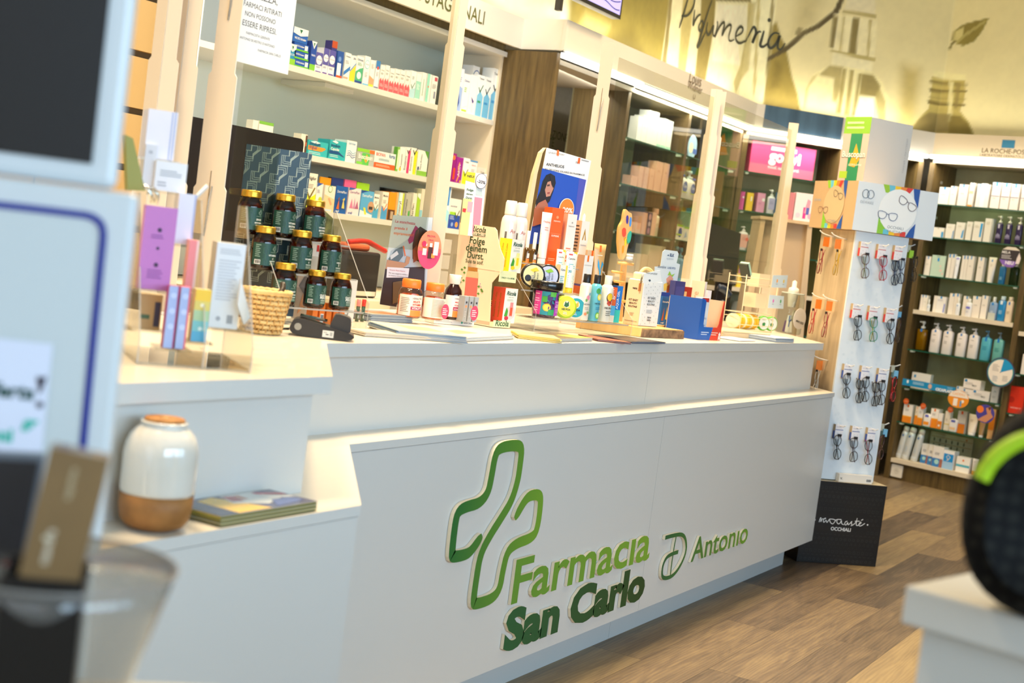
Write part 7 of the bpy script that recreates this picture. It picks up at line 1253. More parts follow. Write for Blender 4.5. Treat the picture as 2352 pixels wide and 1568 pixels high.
b=MB();b.tube([(R_*.88*math.cos(a),R_*.88*math.sin(a),hJ*.94)for a in[i*.2618 for i in range(24)]],.003,M('b8c4c0',.1,coat=.6),8,closed=True);b.build('rim',gj)
b=MB();c_=(0,-R_-.006,hJ*.36);b.prism(ell(-.004,hJ*.38,20*k,24*k,30),-R_-.008,-R_-.006,M('efeef0',.5));b.text('MINI SIZE',-.002,hJ*.28,26*k,-R_-.0086,M('2a2a2c'),bold=.03,rot=rad(-12));b.build('label_disc',gj)
rr=random.Random(4)
for i in range(7):
 a=rr.uniform(0,6.28);r_=rr.uniform(0,R_*.45);b=MB();cc=('e9e4dc','4a6ab0','e4dcc8','6a4a78','dfe6ea','8a9ab0','efe8e0')[i];b.box(-.011,.011,-.006,.006,-.03,.03,M(cc,.4),X=Matrix.Rotation(rr.uniform(-.3,.3),4,'Y'))
 tag(b.build('sample_pack',loc=(GJ[0]+r_*math.cos(a),GJ[1]+r_*math.sin(a),1.0832+.035+.03*(i%3)),yaw=a),'%s sample pack inside the glass jar'%('cream','blue','beige','purple','pale blue','grey-blue','ivory')[i],'sample')
b=MB();b.lathe([(.02,hJ*.62),(.03,hJ*.98),(.026,hJ*1.06),(.012,hJ*1.09),(.012,hJ*1.22),(0,hJ*1.25)],M('e8e4dc',.35),18);tag(b.build('white_pump_pack',loc=tuple(GJ)),'white bottle top sticking out of the glass jar','bottle')
# ---------------------------------------------------------------- staff side
MD=M('1e1c20',.35,coat=.2)
FM=Face((2.4,2.95),0);mn=froot(FM,'monitor','large black monitor seen from behind the vitamin jars','monitor')
b=MB();q=FM.pts([(425,264),(699,320),(678,520),(405,480)]);b.prism(rrect(q[0][0],q[1][0],q[3][1]-.02,(q[0][1]+q[1][1])/2,.02),0,.03,MD);b.build('housing',mn,bevel=.004)
b=MB();xc=(q[0][0]+q[1][0])/2;b.box(xc-.04,xc+.04,.03,.06,.81,1.35,MD);b.box(xc-.13,xc+.13,-.03,.12,.8,.812,MD);b.build('stand',mn)
b=MB();b.box(2.3,7.1,2.82,3.48,.78,.8,CREAM);sd_=b.build('staff_desk');tag(sd_,'lower staff desk running behind the white counter','desk')
b=MB();b.box(2.95,3.15,2.9,3.2,.8005,1.0,M('26262a',.5));tag(b.build('computer_box'),'small black computer under the large monitor','computer')
FP_=Face((4.3,3.62),0);pr_=froot(FP_,'printer','low black printer on the rear worktop','printer')
q=FP_.pts([(775,572),(876,592),(868,668),(775,650)]);b=MB();b.box(q[0][0],q[1][0],0,.35,1.0455,q[0][1],MD);b.build('housing',pr_,bevel=.012);b=MB();b.box(q[0][0]+.02,q[1][0]-.02,-.004,0,1.055,1.075,M('e4dccb',.4));b.build('paper_tray',pr_)
b=MB();zt_=q[0][1]+.0005;b.box(q[0][0]+.12,q[1][0]-.02,.05,.25,zt_,zt_+.03,M('c0603a',.5));tag(b.build('red_tray',loc=(FP_.P[0],FP_.P[1],0),bevel=.01),'red-brown tray on top of the black printer','tray')
b=MB();b.prism([(0,0),(.12,-.03),(.10,.06),(.03,.09)],0,.004,mixmat('green_photo','2a3a2a','7a8a60',30));tag(b.build('photo_card',loc=(FP_.P[0]+q[0][0]+.2,FP_.P[1]+.26,zt_+.065)),'green mottled photo card leaning above the printer','card')
b=MB();b.tube(smooth_path([(q[0][0]+.1,.02,zt_+.035),(q[0][0]+.22,.01,zt_+.05),(q[0][0]+.32,.03,zt_+.03),(q[0][0]+.42,.04,zt_+.01)],2),.012,M('c8241e',.5));tag(b.build('red_strap',loc=(FP_.P[0],FP_.P[1],0)),'bright red curved strap lying on the printer','strap')
FD_=Face((4.9,3.3),0);dt=froot(FD_,'letter_tray_tower','narrow tower of translucent letter trays right of the vitamin poster','letter trays')
q=FD_.pts([(1003,556),(1032,560)])
for i in range(8):b=MB();z=1.0+i*.036;b.box(q[0][0],q[1][0]+.02,0,.2,.80+i*.07,.86+i*.07,clear('frosted','dcdcd6',1,.3,haze=.45));b.build('tray',dt)
# second monitor with stand, scanner
FM2=Face(tuple(onz(1668,735,1.083)[:2]+np.array([.05,.05])),-30);m2=froot(FM2,'monitor','smaller grey-black monitor seen through the last pane','monitor')
q=FM2.pts([(1634,512),(1702,536),(1690,655),(1622,640)]);b=MB();b.prism(q,0,.03,M('39363a',.4));b.build('housing',m2,bevel=.004)
b=MB();x0_=FM2.uv(1650,700)[0];x1_=FM2.uv(1684,700)[0];b.box(x0_,x1_,.03,.06,1.0835,FM2.uv(1670,640)[1],MD);b.box(x0_-.05,x1_+.05,-.02,.12,1.083,1.092,MD);b.build('stand',m2,bevel=.004)
sc_=onz(1632,735,1.083)+np.array([-.02,-.06,0]);s_=root('barcode_scanner','blue-black hand scanner on its stand left of the small monitor','scanner',tuple(sc_),rad(-40));k=px_w(sc_,1)
b=MB();b.tube(smooth_path([(0,0,.002),(0,0,.05),(.005,0,50*k)],1),5*k,M('1d2a3c',.35),10);b.build('handle',s_);b=MB();b.tube(smooth_path([(-14*k,0,78*k),(0,0,76*k),(16*k,0,62*k)],2),[8*k]*4+[9*k]*6,M('1f2c40',.3,coat=.3),10);b.build('head',s_)

# ---------------------------------------------------------------- goods on the perfumery and corner shelves
A2,A3,G4,G3=(1400,240,6.532),(1400,440,7.838),(1640,380,7.127),(1640,180,6.533)
PP=(7.65,3.62);PK='e6b8a4'
num=('first','second','third','fourth','fifth','sixth','seventh','eighth','ninth')
row(PP,FD,2.075,A2,[(a,b_,c,G,'white_carton','tall white carton on the highest perfumery shelf, %s from the left'%num[i],'carton',dict(col='e6ebe6',ops=[('r',0,0,1,.12,'a8e0c8')]if i>3 else[('l',.3,.7,.6,3,'c0c8c4',.03)],group='white cartons on the highest perfumery shelf'))for i,(a,b_,c)in enumerate([(395,455,175),(465,530,160),(540,608,82),(615,688,102),(696,752,196),(760,828,205),(836,905,236)])])
row(PP,FD,1.803,A2,[(a,b_,c,G,'pink_carton','pale pink carton on the second perfumery shelf, %s from the left'%num[i],'carton',dict(col=PK,ops=[('l',.3,.7,.7,2,'c08a78',.03)],d=.06))for i,(a,b_,c)in enumerate([(312,402,1060),(420,474,920),(500,555,936),(582,640,960),(655,748,845),(768,848,872)])])
row(PP,FD,1.525,A3,[(388,442,540,G,'pink_carton','short pink carton at the left of the third perfumery shelf','carton',dict(col='e8c0a8')),(452,545,552,G,'pink_carton','short wide pink carton on the third perfumery shelf','carton',dict(col='e8c0a8')),
 (558,640,370,G,'pink_carton','tall rosy carton left of the dark patterned one','carton',dict(col='dba890',d=.1)),(648,724,368,G,'patterned_carton','dark purple patterned carton on the third perfumery shelf','carton',dict(col='4a3a5a',ops=[('c',.5,.8,.3,'c89aa0'),('c',.5,.5,.25,'b8a8b8'),('c',.5,.2,.3,'a87a9a')])),
 (735,805,372,G,'pink_carton','pink carton right of the dark patterned one','carton',dict(col='e8bca4')),(808,905,302,'B','shampoo_bottle','cream bottle with a rosy cap on the third perfumery shelf','bottle',dict(col='e8dcc0',cap='dca488',capz=.78,capw=.5,ops=[('l',.2,.8,.6,3,'b8a88a')]))])
row(PP,FD,1.25,A3,[(a,b_,c,G,'cream_carton','cream carton on the lowest visible perfumery shelf, %s from the left'%num[i],'carton',dict(col='e0cdb4',d=.1))for i,(a,b_,c)in enumerate([(100,230,1120),(250,420,1160),(440,520,1115),(530,640,1120),(650,850,955),(856,968,985)])])
ce=[('c',.5,.55,.34,'1f5fb0'),('t','Ceta',.5,.52,.5,'f0f4f8'),('r',.1,.3,.9,.34,'c8d84a')]
row(PP,FD,2.075,A2,[(1165,1350,430,'B','bath_bottle','white and blue round-shouldered bath bottle on the highest shelf beside the fourth post','bottle',dict(col='e4ecf0',capz=.72,capw=.3,cap='c8ccd0',ops=[('c',.5,.7,.42,'9fcbe0'),('c',.4,.62,.18,'f0e0c0'),('r',.6,.3,.95,.6,'3a6ab8')]))])
row(PP,FD,1.80,A2,[(1080,1188,958,'B','lotion_pump_bottle','white pump bottle with blue pump left of the fourth post','bottle',dict(col='eef0ee',cap='2f5fc8',capz=.74,pump=True,capw=.4,ops=ce)),(1198,1300,988,'B','lotion_pump_bottle','white pump bottle with a blue collar right beside the fourth post','bottle',dict(col='eef0ee',cap='d8dcde',capz=.72,pump=True,capw=.4,ops=ce+[('r',.25,.95,.75,1.05,'2f5fc8')]))])
row(PP,FD,1.528,A3,[(1185,1302,582,G,'lotion_carton','white carton with lime top and blue oval, left one beside the fourth post','carton',dict(col='eef0e4',ops=[('r',0,.86,1,1,'8ac83a'),('c',.55,.5,.28,'2a5aa8'),('p',[(0,.3),(.8,.3),(.8,.4),(0,.4)],'b8d84a')],d=.08)),(1312,1420,625,G,'lotion_carton','white carton with lime top, right one beside the fourth post','carton',dict(col='eef0e4',ops=[('r',0,.86,1,1,'8ac83a'),('p',[(.1,.2),(.4,.7),(.6,.3)],'a8c0e0')],d=.08)),
 (1385,1455,360,G,'lotion_carton','pale green carton behind the lime-topped pair','carton',dict(col='b8d0b4',back=.12,ops=[('r',0,.85,1,1,'7ab83a')]))])
row(PP,FD,1.25,A3,[(1170,1240,985,'B','gel_pump_bottle','sky blue pump bottle behind the clinic topper card, left one','bottle',dict(col='6ab4dc',cap='6ab4dc',capz=.7,pump=True)),(1250,1345,1008,'B','gel_pump_bottle','sky blue pump bottle behind the clinic topper card, right one','bottle',dict(col='5aa4d4',cap='6ab4dc',capz=.7,pump=True))])
row(GP,GD,2.0865,G3,[(517,1470,925,G,'pink_display_box','big bright pink box with white lettering goovi','box',dict(col='ee4f86',d=.12,ops=[('r',0,0,1,.30,'f4708c'),('r',.30,.78,.70,.90,'f6eef0'),('t','goovi',.53,.44,.50,'f8f2f4',.05),('t','good. easy. natural.',.53,.20,.50,'f6e6ea',.02)],back=.02))])
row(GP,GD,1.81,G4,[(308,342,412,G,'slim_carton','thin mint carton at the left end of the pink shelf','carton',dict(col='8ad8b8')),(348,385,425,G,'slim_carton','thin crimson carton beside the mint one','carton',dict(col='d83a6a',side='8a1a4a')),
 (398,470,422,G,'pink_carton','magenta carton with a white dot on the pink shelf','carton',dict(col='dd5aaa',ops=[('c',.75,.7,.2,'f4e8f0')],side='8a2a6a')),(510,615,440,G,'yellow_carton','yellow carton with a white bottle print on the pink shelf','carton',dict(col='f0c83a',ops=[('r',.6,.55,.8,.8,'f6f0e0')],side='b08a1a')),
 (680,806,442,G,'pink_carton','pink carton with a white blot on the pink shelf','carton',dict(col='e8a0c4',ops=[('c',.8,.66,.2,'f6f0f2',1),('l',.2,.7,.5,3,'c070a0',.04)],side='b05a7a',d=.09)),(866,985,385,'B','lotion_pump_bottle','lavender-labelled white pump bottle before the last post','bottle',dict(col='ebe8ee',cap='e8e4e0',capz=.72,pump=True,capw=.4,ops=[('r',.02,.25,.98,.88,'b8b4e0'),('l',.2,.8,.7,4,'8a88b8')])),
 (988,1040,440,G,'slim_carton','blue and cream slim carton just left of the last post','carton',dict(col='3a6a9a',ops=[('r',0,.7,1,1,'e8e0d0')]))])
row(GP,GD,1.526,G4,[(395,540,985,'B','lotion_pump_bottle','white pump bottle with pink label below the pink shelf','bottle',dict(col='ece6e2',capz=.78,pump=True,capw=.35,ops=[('r',0,.15,1,.85,'eab4a4'),('c',.9,.6,.22,'e8705a'),('l',.3,.7,.7,4,'c08070')])),(560,712,1042,'B','lotion_pump_bottle','white pump bottle with orange label below the pink shelf','bottle',dict(col='ece6e2',capz=.78,pump=True,capw=.35,ops=[('r',0,.15,1,.85,'f2a84a'),('c',.9,.6,.22,'ee8a2a'),('l',.3,.7,.7,4,'f8e0c0')])),(735,800,1180,G,'yellow_carton','bright yellow pack beside the orange-labelled pump bottle','carton',dict(col='f2d81e'))])
Z1=(1640,560,6.535)
row(GP,GD,1.26,Z1,[(335,400,322,G,'pastel_carton','pink over yellow carton behind the wire rack','carton',dict(col='f2cc3a',ops=[('r',0,.65,1,1,'d884b4')])),(425,560,330,G,'pastel_carton','pale yellow carton behind the folded leaflet','carton',dict(col='f0d88a',d=.1)),(600,740,345,G,'pastel_carton','coral pink carton behind the wire rack','carton',dict(col='e8707a',ops=[('c',.5,.6,.3,'f4d0c0')],d=.1))])
row(GP,GD,.97,Z1,[(300,500,865,G,'green_carton','white and green carton low behind the wire rack','carton',dict(col='dfe8e0',ops=[('r',0,0,.15,1,'2a9a6a'),('r',.85,0,1,1,'2a9a6a')],d=.1))])
# beige stand with a carton on it
FB2=Face((7.99,2.80),-58);bs=froot(FB2,'tapered_beige_stand','tall beige stand with splayed legs beyond the right end of the counter','stand')
q=FB2.pts([(1747,495),(1872,504)]);zt_=q[0][1];BG=mixmat('beige_laminate','c9b08c','d6bf9c',6,(4,4,.6),.5)
b=MB();b.box(q[0][0],q[1][0],0,.26,zt_-.018,zt_,BG);b.build('top',bs)
b=MB();b.prism([(q[0][0]+.008,zt_-.018),(q[0][0]+.035,zt_-.018),(q[0][0]+.01,.002),(q[0][0]-.06,.002)],.01,.24,BG);b.build('leg',bs)
b=MB();b.prism([(q[1][0]-.035,zt_-.018),(q[1][0]-.008,zt_-.018),(q[1][0]+.10,.002),(q[1][0]+.03,.002)],.01,.24,BG);b.build('leg',bs)
b=MB();b.prism([(q[0][0]+.035,zt_-.018),(q[1][0]-.035,zt_-.018),(q[1][0]+.03,.004),(q[0][0]+.01,.004)],.05,.06,M('c2aa8a',.5));b.build('panel',bs)
u0,u1=FB2.uv(1824,500)[0],FB2.uv(1869,500)[0];zz_=FB2.uv(1840,442)[1];b=MB();b.box(u0,u1,.02,.16,zt_+.0005,zz_,M('efe6ec',.4));b.art([('r',.45,.1,.6,.5,'d83a9a'),('p',[(.5,.3),(.62,.8),(.78,.75),(.75,.25)],'e8a0b8'),('r',.6,.25,.75,.5,'5a6ac0'),('c',.85,.2,.14,'f0b0d0'),('c',.2,.2,.12,'f0d0e4')],u0,zt_,u1-u0,zz_-zt_,.0195)
tag(b.build('perfume_carton',loc=(FB2.P[0],FB2.P[1],0),yaw=FB2.a),'white carton with a pink and blue bottle print on the beige stand','carton')
u2=FB2.uv(1811,500)[0];b=MB();b.box(u2,u0-.004,.03,.16,zt_+.0005,zz_-.005,M('c8808a',.45));tag(b.build('rosy_carton',loc=(FB2.P[0],FB2.P[1],0),yaw=FB2.a),'narrow rosy brown carton left of the bottle-print carton','carton')

# ---------------------------------------------------------------- spectacle tower
TW=Face((6.83,2.01),-43);tw=froot(TW,'spectacle_tower','rotating tower of reading glasses with a white front and pale oak side','display tower')
uL,uR=TW.uv(1963,560)[0],TW.uv(2084,575)[0];TD=.33;ZB,ZT=.415,1.645
WP=M('dde6ec',.5)
b=MB();b.box(uL,uR,0,.012,ZB,ZT,WP)
rr=random.Random(7)
for i in range(150):
 x=uL+.012+(uR-uL-.024)*rr.random();z=ZB+.05+(ZT-ZB-.1)*rr.random();s=.0045;m_=M('ccd8e0',.5);k=i%3
 p_=ell(x,z,s,s,10)if k==0 else([(x-s,z-s),(x+s,z-s),(x+s,z+s),(x-s,z+s)]if k==1 else[(x-s,z-s),(x+s,z-s),(x,z+s)]);b.ribbon(p_,.0012,-.0005,m_,closed=True)
b.build('front_panel',tw)
b=MB();b.box(uL,uR,.012,TD,ZB,ZT,OAK);b.build('oak_body',tw)
bb=froot(Face((6.80,1.985),-45),'black_plinth_box','black cube box printed with faint shapes and white handwriting under the spectacle tower','plinth')
FK=Face((6.80,1.985),-45);kL,kR=FK.uv(1829,1291)[0],FK.uv(2010,1305)[0]
b=MB();b.box(kL,kR,0,.40,.002,.41,M('141312',.35,coat=.2));b.add([(kL,0,.4105),(kR,0,.4105),(kR,.40,.4105),(kL,.40,.4105)],[(0,1,2,3)],M('b5a98c',.5));b.build('box_body',bb)
b=MB();gm=M('3a3836',.45)
for i in range(17):
 for j in range(18):
  x=kL+.02+(kR-kL-.04)*(i+.5*(j%2))/16.6;z=.02+.37*j/17.5
  if .15<z<.27 and kL+.06<x<kR-.09:continue
  s=.006;k=(i*5+j*3)%5
  if k==0:b.ribbon(ell(x,z,s,s,12),.0012,-.0005,gm,closed=True)
  elif k==1:b.ribbon([(x-s,z-s),(x+s,z-s),(x+s,z+s),(x-s,z+s)],.0012,-.0005,gm,closed=True)
  elif k==2:b.ribbon([(x-s,z-s),(x+s,z-s),(x,z+s)],.0012,-.0005,gm,closed=True)
  elif k==3:b.ribbon([(x-s,z),(x-s/2,z+s/2),(x,z),(x+s/2,z+s/2),(x+s,z)],.0012,-.0005,gm)
  else:b.flat(ell(x,z,.0014,.0014,6),-.0005,gm)
b.build('printed_shapes',bb)
b=MB();wm=M('e8e6e2',.4)
def kz(x,y):return FK.uv(1880+x/4.983,1060+y/4.983)
for st in([(5,690),(20,640),(30,640),(22,700),(40,650),(60,655),(85,650),(75,640),(50,670),(60,700),(90,660),(92,705),(125,655)],[(125,655),(165,655),(195,670),(215,658),(262,662)],[(125,655),(130,690),(160,718),(190,680),(195,670)],[(215,660),(205,690),(225,715),(250,700),(262,662),(262,712),(290,720)],
  [(330,680),(305,685),(295,720),(320,725),(335,685),(335,728),(360,705),(385,675),(372,700),(385,728),(362,735),(400,720),(430,690),(442,645)],[(440,650),(428,720),(440,735),(465,715),(490,700),(480,685),(455,720),(475,742),(530,705)],[(415,680),(470,680)],[(488,670),(510,660)]):b.ribbon(smooth_path([kz(*p_)for p_ in st],2),.0035,-.001,wm)
for x,y in((-42,665),(560,722)):b.flat(ell(*kz(x,y),.004,.004,10),-.001,wm)
FK.text(b,'OCCHIALI',(1880+137/4.983,1060+782/4.983),(1880+365/4.983,1060+800/4.983),wm,-.001,bold=.02);b.build('white_lettering',bb)
q=TW.pts([(1917,1106),(1993,1112)]);b=MB();b.box(q[0][0],q[1][0],-.035,-.004,.4115,.452,M('e4dfd4',.45));b.art([('t','V.',.07,.3,.07,'2a2a2a',.03),('b',.8,.15,.97,.6,'2a2a2a')],q[0][0],.4115,q[1][0]-q[0][0],.04,-.035);tag(b.build('white_tray_carton',loc=(TW.P[0],TW.P[1],0),yaw=TW.a),'low white carton with a bar code on the black plinth','carton')
# header carton
c0,c1=TW.uv(1952,525)[0],TW.uv(2136,549)[0];HT=1.885
hc=froot(TW,'glasses_header_carton','wide header carton printed with two pairs of glasses and colour stripes','carton')
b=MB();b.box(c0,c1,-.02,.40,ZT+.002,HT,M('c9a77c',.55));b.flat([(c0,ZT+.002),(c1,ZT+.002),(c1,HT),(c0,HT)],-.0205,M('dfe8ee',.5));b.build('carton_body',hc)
def gl_(b_,cx,cz,s,c,y,X=None,rot=0):
 def R(p):return(cx+p[0]*math.cos(rot)-p[1]*math.sin(rot),cz+p[0]*math.sin(rot)+p[1]*math.cos(rot))
 for sx in(-1,1):b_.ribbon([R(p_)for p_ in smooth_path([(sx*.12*s,.28*s),(sx*.85*s,.34*s),(sx*.95*s,.1*s),(sx*.75*s,-.3*s),(sx*.3*s,-.3*s),(sx*.1*s,0)],1,True)],.05*s,y,M(c),closed=True,X=X)
 b_.ribbon([R((-.15*s,.1*s)),R((0,.18*s)),R((.15*s,.1*s))],.05*s,y,M(c),X=X)
W_=c1-c0;hh=HT-ZT
def hdr(b_,x0,W_,y,X=None,k=1):
 A_=(x0,ZT+.002,W_,hh)
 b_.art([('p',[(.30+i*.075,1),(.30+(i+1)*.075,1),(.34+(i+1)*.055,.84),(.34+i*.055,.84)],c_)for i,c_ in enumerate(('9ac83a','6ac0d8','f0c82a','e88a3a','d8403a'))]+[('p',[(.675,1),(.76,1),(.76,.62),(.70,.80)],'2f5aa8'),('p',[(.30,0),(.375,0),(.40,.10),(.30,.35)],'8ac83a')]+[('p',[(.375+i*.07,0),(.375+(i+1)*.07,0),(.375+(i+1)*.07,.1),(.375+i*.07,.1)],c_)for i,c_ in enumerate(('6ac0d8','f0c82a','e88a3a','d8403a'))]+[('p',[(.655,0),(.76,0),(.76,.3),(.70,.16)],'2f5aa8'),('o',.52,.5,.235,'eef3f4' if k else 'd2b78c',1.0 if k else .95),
   ('t','OCCHIALI',.52,.13,.2,'6a7a88'),('t','DA LETTURA',.52,.06,.18,'6a7a88'),('t','DEWARE',.13,.56,.16,'a8b4c0')],*A_,y,X=X)
b=MB();hdr(b,c0,W_,-.0206);gl_(b,c0+W_*.62,ZT+hh*.68,W_*.13,'5a4a5a',-.0245,rot=rad(-25));gl_(b,c0+W_*.40,ZT+hh*.38,W_*.13,'3f5a8a',-.0245,rot=rad(-3))
for dx in(-.03,.03):b.ribbon(ell(c0+W_*(.13+dx),ZT+hh*.76,W_*.04,W_*.045,16),.003,-.0245,M('4a6a8a'),closed=True)
b.build('printed_front',hc)
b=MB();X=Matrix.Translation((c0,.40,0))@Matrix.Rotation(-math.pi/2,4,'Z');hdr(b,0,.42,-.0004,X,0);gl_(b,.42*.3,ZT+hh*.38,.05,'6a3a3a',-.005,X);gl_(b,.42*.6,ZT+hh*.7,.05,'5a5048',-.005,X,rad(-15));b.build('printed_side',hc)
# remedy carton on top
B0=onz(1980,430,HT+.002);FX=Face(tuple(B0[:2]),-30);wX=FX.uv(2076,436)[0];zX=FX.uv(2000,268)[1]
b=MB();b.box(0,wX,0,.19,HT+.002,zX,M('d6dcdc',.4));X=Matrix.Translation((0,.19,0))@Matrix.Rotation(-math.pi/2,4,'Z')
b.art([('r',0,0,1,1,'d8b8a8'),('r',0,.76,1,1,'8cc03a'),('r',.3,0,.75,.76,'2f8a5a'),('p',[(.38,.3),(.55,.62),(.75,.4),(.6,.28)],'f0a82a'),('t','Buscopan',.5,.42,.9,'2a4a3a',.06),('t','Buscopan',.5,.425,.88,'e8f0e4',.02),('r',.05,.12,.35,.22,'a8c83a'),('l',.1,.8,.93,2,'d8f0a8',.07),('t','SCOPOLAMINI',.6,.3,.5,'e8f0e4')],0,HT+.002,.19,zX-HT,-.0004,X=X)
b.art([('v','TANNER + MAYCHOFF',.93,.55,.5,'b0b8bc')],0,HT+.002,wX,zX-HT,0)
tag(b.build('remedy_display_carton',loc=(FX.P[0],FX.P[1],0),yaw=FX.a),'tall white carton with a green printed side lettered Buscopan crowning the tower','carton')
# spectacles
LENS=clear('lens','eef2f2',1.6)
def specs(F_,px,py,col,temple,lb,tagc='c8322c',yawx=0,h=.132,shape=0,group='reading glasses on the tower',off=.035,slim=1):
 u_,z_=F_.uv(px,py);P_=(F_.P[0]+F_.D[0]*u_+F_.N[0]*off,F_.P[1]+F_.D[1]*u_+F_.N[1]*off,z_);t=root('reading_glasses',lb,'glasses',P_,F_.a+rad(yawx),group)
 s=h/2;rt_=rad(8);fm=M(col,.25,coat=.4);tm=M(temple,.25,coat=.4)
 def R(x,z):return(x*math.cos(rt_)-z*math.sin(rt_),x*math.sin(rt_)+z*math.cos(rt_))
 fr_=MB()
 for sg in(-1,1):
  ov=ell(0,sg*s*.52,.021,s*.40,20)if shape==0 else smooth_path([(-.018,sg*s*.9),(.018,sg*s*.85),(.024,sg*s*.5),(.017,sg*s*.14),(-.012,sg*s*.14),(-.021,sg*s*.5)],2,True)
  fr_.tube([(R(x,z)[0],0,R(x,z)[1])for x,z in ov],.0019,fm,6,closed=True)
  l_=MB();l_.flat([R(x,z)for x,z in ov],0,LENS);l_.build('lens',t)
 fr_.tube([(R(.008,s*.13)[0],0,R(.008,s*.13)[1]),(R(.003,0)[0],-.002,R(.003,0)[1]),(R(.008,-s*.13)[0],0,R(.008,-s*.13)[1])],.002,fm,6);fr_.build('frame',t)
 for sg,dx in((1,.012),(-1,-.012)):
  q_=MB();a_=R(.008,sg*s*.93);e_=R(-.002+dx*.3,-sg*s*.75);q_.tube([(a_[0],0,a_[1]),(a_[0]+.003,.008,a_[1]),(.004+dx*.3,.012+.004*sg,0),(e_[0],.014+.003*sg,e_[1]),(e_[0]-.008,.012,e_[1]-sg*.012)],.0022,tm,6);q_.build('temple',t)
 q_=MB();q_.box(-.006,.014,-.001,.004,s*.82,s*1.0,M('1c1a1a'));q_.build('clip',t);return P_
def hook(F_,px,py,lb,tagc,cardw=.044,side='b8a078',L=.075):
 u_,z_=F_.uv(px,py);P_=(F_.P[0]+F_.D[0]*u_,F_.P[1]+F_.D[1]*u_,z_);t=root('display_hook',lb,'hook',P_,F_.a,'hooks on the tower')
 b_=MB();b_.tube(smooth_path([(0,-.002,0),(0,-L*.7,-.006),(0,-L,.004)],1),.0025,M('eceae4',.3),6);b_.build('peg',t)
 b_=MB();c_=cardw;b_.box(-c_*.55,c_*.45,-.026,-.024,-.07,.002,M('e9e7ea',.5));b_.art([('r',0,.62,1,.66,tagc),('l',.1,.8,.85,1,'b8b4c0',.06)]+[('c',.15+.2*i,.18+.22*(i%2),.05,'c8c8d0')for i in range(4)],-c_*.55,-.07,c_,.072,-.026)
 b_.box(-c_*.55-.0,-c_*.55+.001,-.024,-.003,-.07,.002,M(side));b_.box(-c_*.55-.001,-c_*.55,-.024,-.008,-.068,-.03,M(tagc));b_.build('price_card',t)
R1_,B1_='c8322c','2f4f9a'
rows_=((1,R1_,[(1982,556,1978,610,'5a3a3a','8a8a5a','brown-rimmed',1),(2022,562,2019,615,'b0203a','a01830','crimson',1),(2060,565,2060,622,'1c2a4a','22325a','navy blue round',0)]),(2,R1_,[(1964,698,1961,752,'1f2430','2a3038','black oblong',1),(2002,703,1997,755,'1f8a70','a8a83a','green',1),(2040,708,2036,760,'22202c','3a2c2a','dark round',0)]),
  (3,B1_,[(1944,836,1936,884,'1a191e','1a191e','round black',0),(1984,840,1979,892,'241c1c','3a2a24','black-brown round',0),(2023,846,2015,900,'2a1e20','3a2420','large dark brown',1)]),(4,B1_,[(1924,974,1915,1024,'17171b','17171b','thin black round',0),(1962,978,1952,1030,'2a1f22','4a2a24','dark oblong',1),(1998,982,1986,1036,'201c1e','a8242c','black with red temples',0)]))
for r_,tc_,L in rows_:
 for i,(hx,hy,gx,gy,c_,tm_,nm_,sh_)in enumerate(L):
  rn=('top','second','third','lowest')[r_-1];cn=('left','middle','right')[i]
  hook(TW,hx,hy,'white hook with price card on the tower front, %s row, %s'%(rn,cn),tc_);specs(TW,gx,gy,c_,tm_,'%s reading glasses hanging on the tower front, %s row, %s'%(nm_,rn,cn),shape=sh_)
  if(r_,i)in((1,2),(3,1),(3,2)):specs(TW,gx-9,gy+4,c_,tm_,'second pair of %s glasses behind the %s row %s pair'%(nm_,rn,cn),shape=sh_,off=.018)
TS=Face((TW.P[0]-TW.N[0]*0+TW.D[0]*uL,TW.P[1]+TW.D[1]*uL),-43+90) # oak side: runs back from the left front edge
TSP=(TW.P[0]+TW.D[0]*uL-TW.N[0]*TD,TW.P[1]+TW.D[1]*uL-TW.N[1]*TD);TS=Face(TSP,-43-90+0)
TS=Face(TSP,math.degrees(math.atan2(TW.N[1],TW.N[0])))
for hx,hy,gx,gy,c_,nm_,rn in((1918,545,1903,603,'8a2028','dark red','top row left'),(1945,550,1940,606,'b8901e','amber yellow','top row right'),(1900,688,1884,740,'a81f28','bright red','second row left'),(1925,692,1914,748,'8a1c28','burgundy','second row right'),(1902,828,1893,880,'c8c0b0','pale beige','third row')):
 u_,z_=TS.uv(hx,hy);P_=(TS.P[0]+TS.D[0]*u_,TS.P[1]+TS.D[1]*u_,z_);t=root('display_hook','hook with an orange price tag on the oak side, '+rn,'hook',P_,TS.a,'hooks on the oak side')
 b=MB();b.tube(smooth_path([(0,0,0),(0,-.07,.01),(0,-.09,.024)],1),.0025,M('eee6d8',.3),6);b.build('peg',t)
 b=MB();b.box(-.001,.001,-.062,-.028,-.052,-.004,M('e07a1e',.45));b.box(.0,.022,-.029,-.028,-.052,-.0,M('d8b890',.5));b.build('price_card',t)
 specs(TS,gx,gy,c_,c_,'%s glasses hanging on the oak side, %s'%(nm_,rn),yawx=-50,group='glasses on the oak side',off=.05)
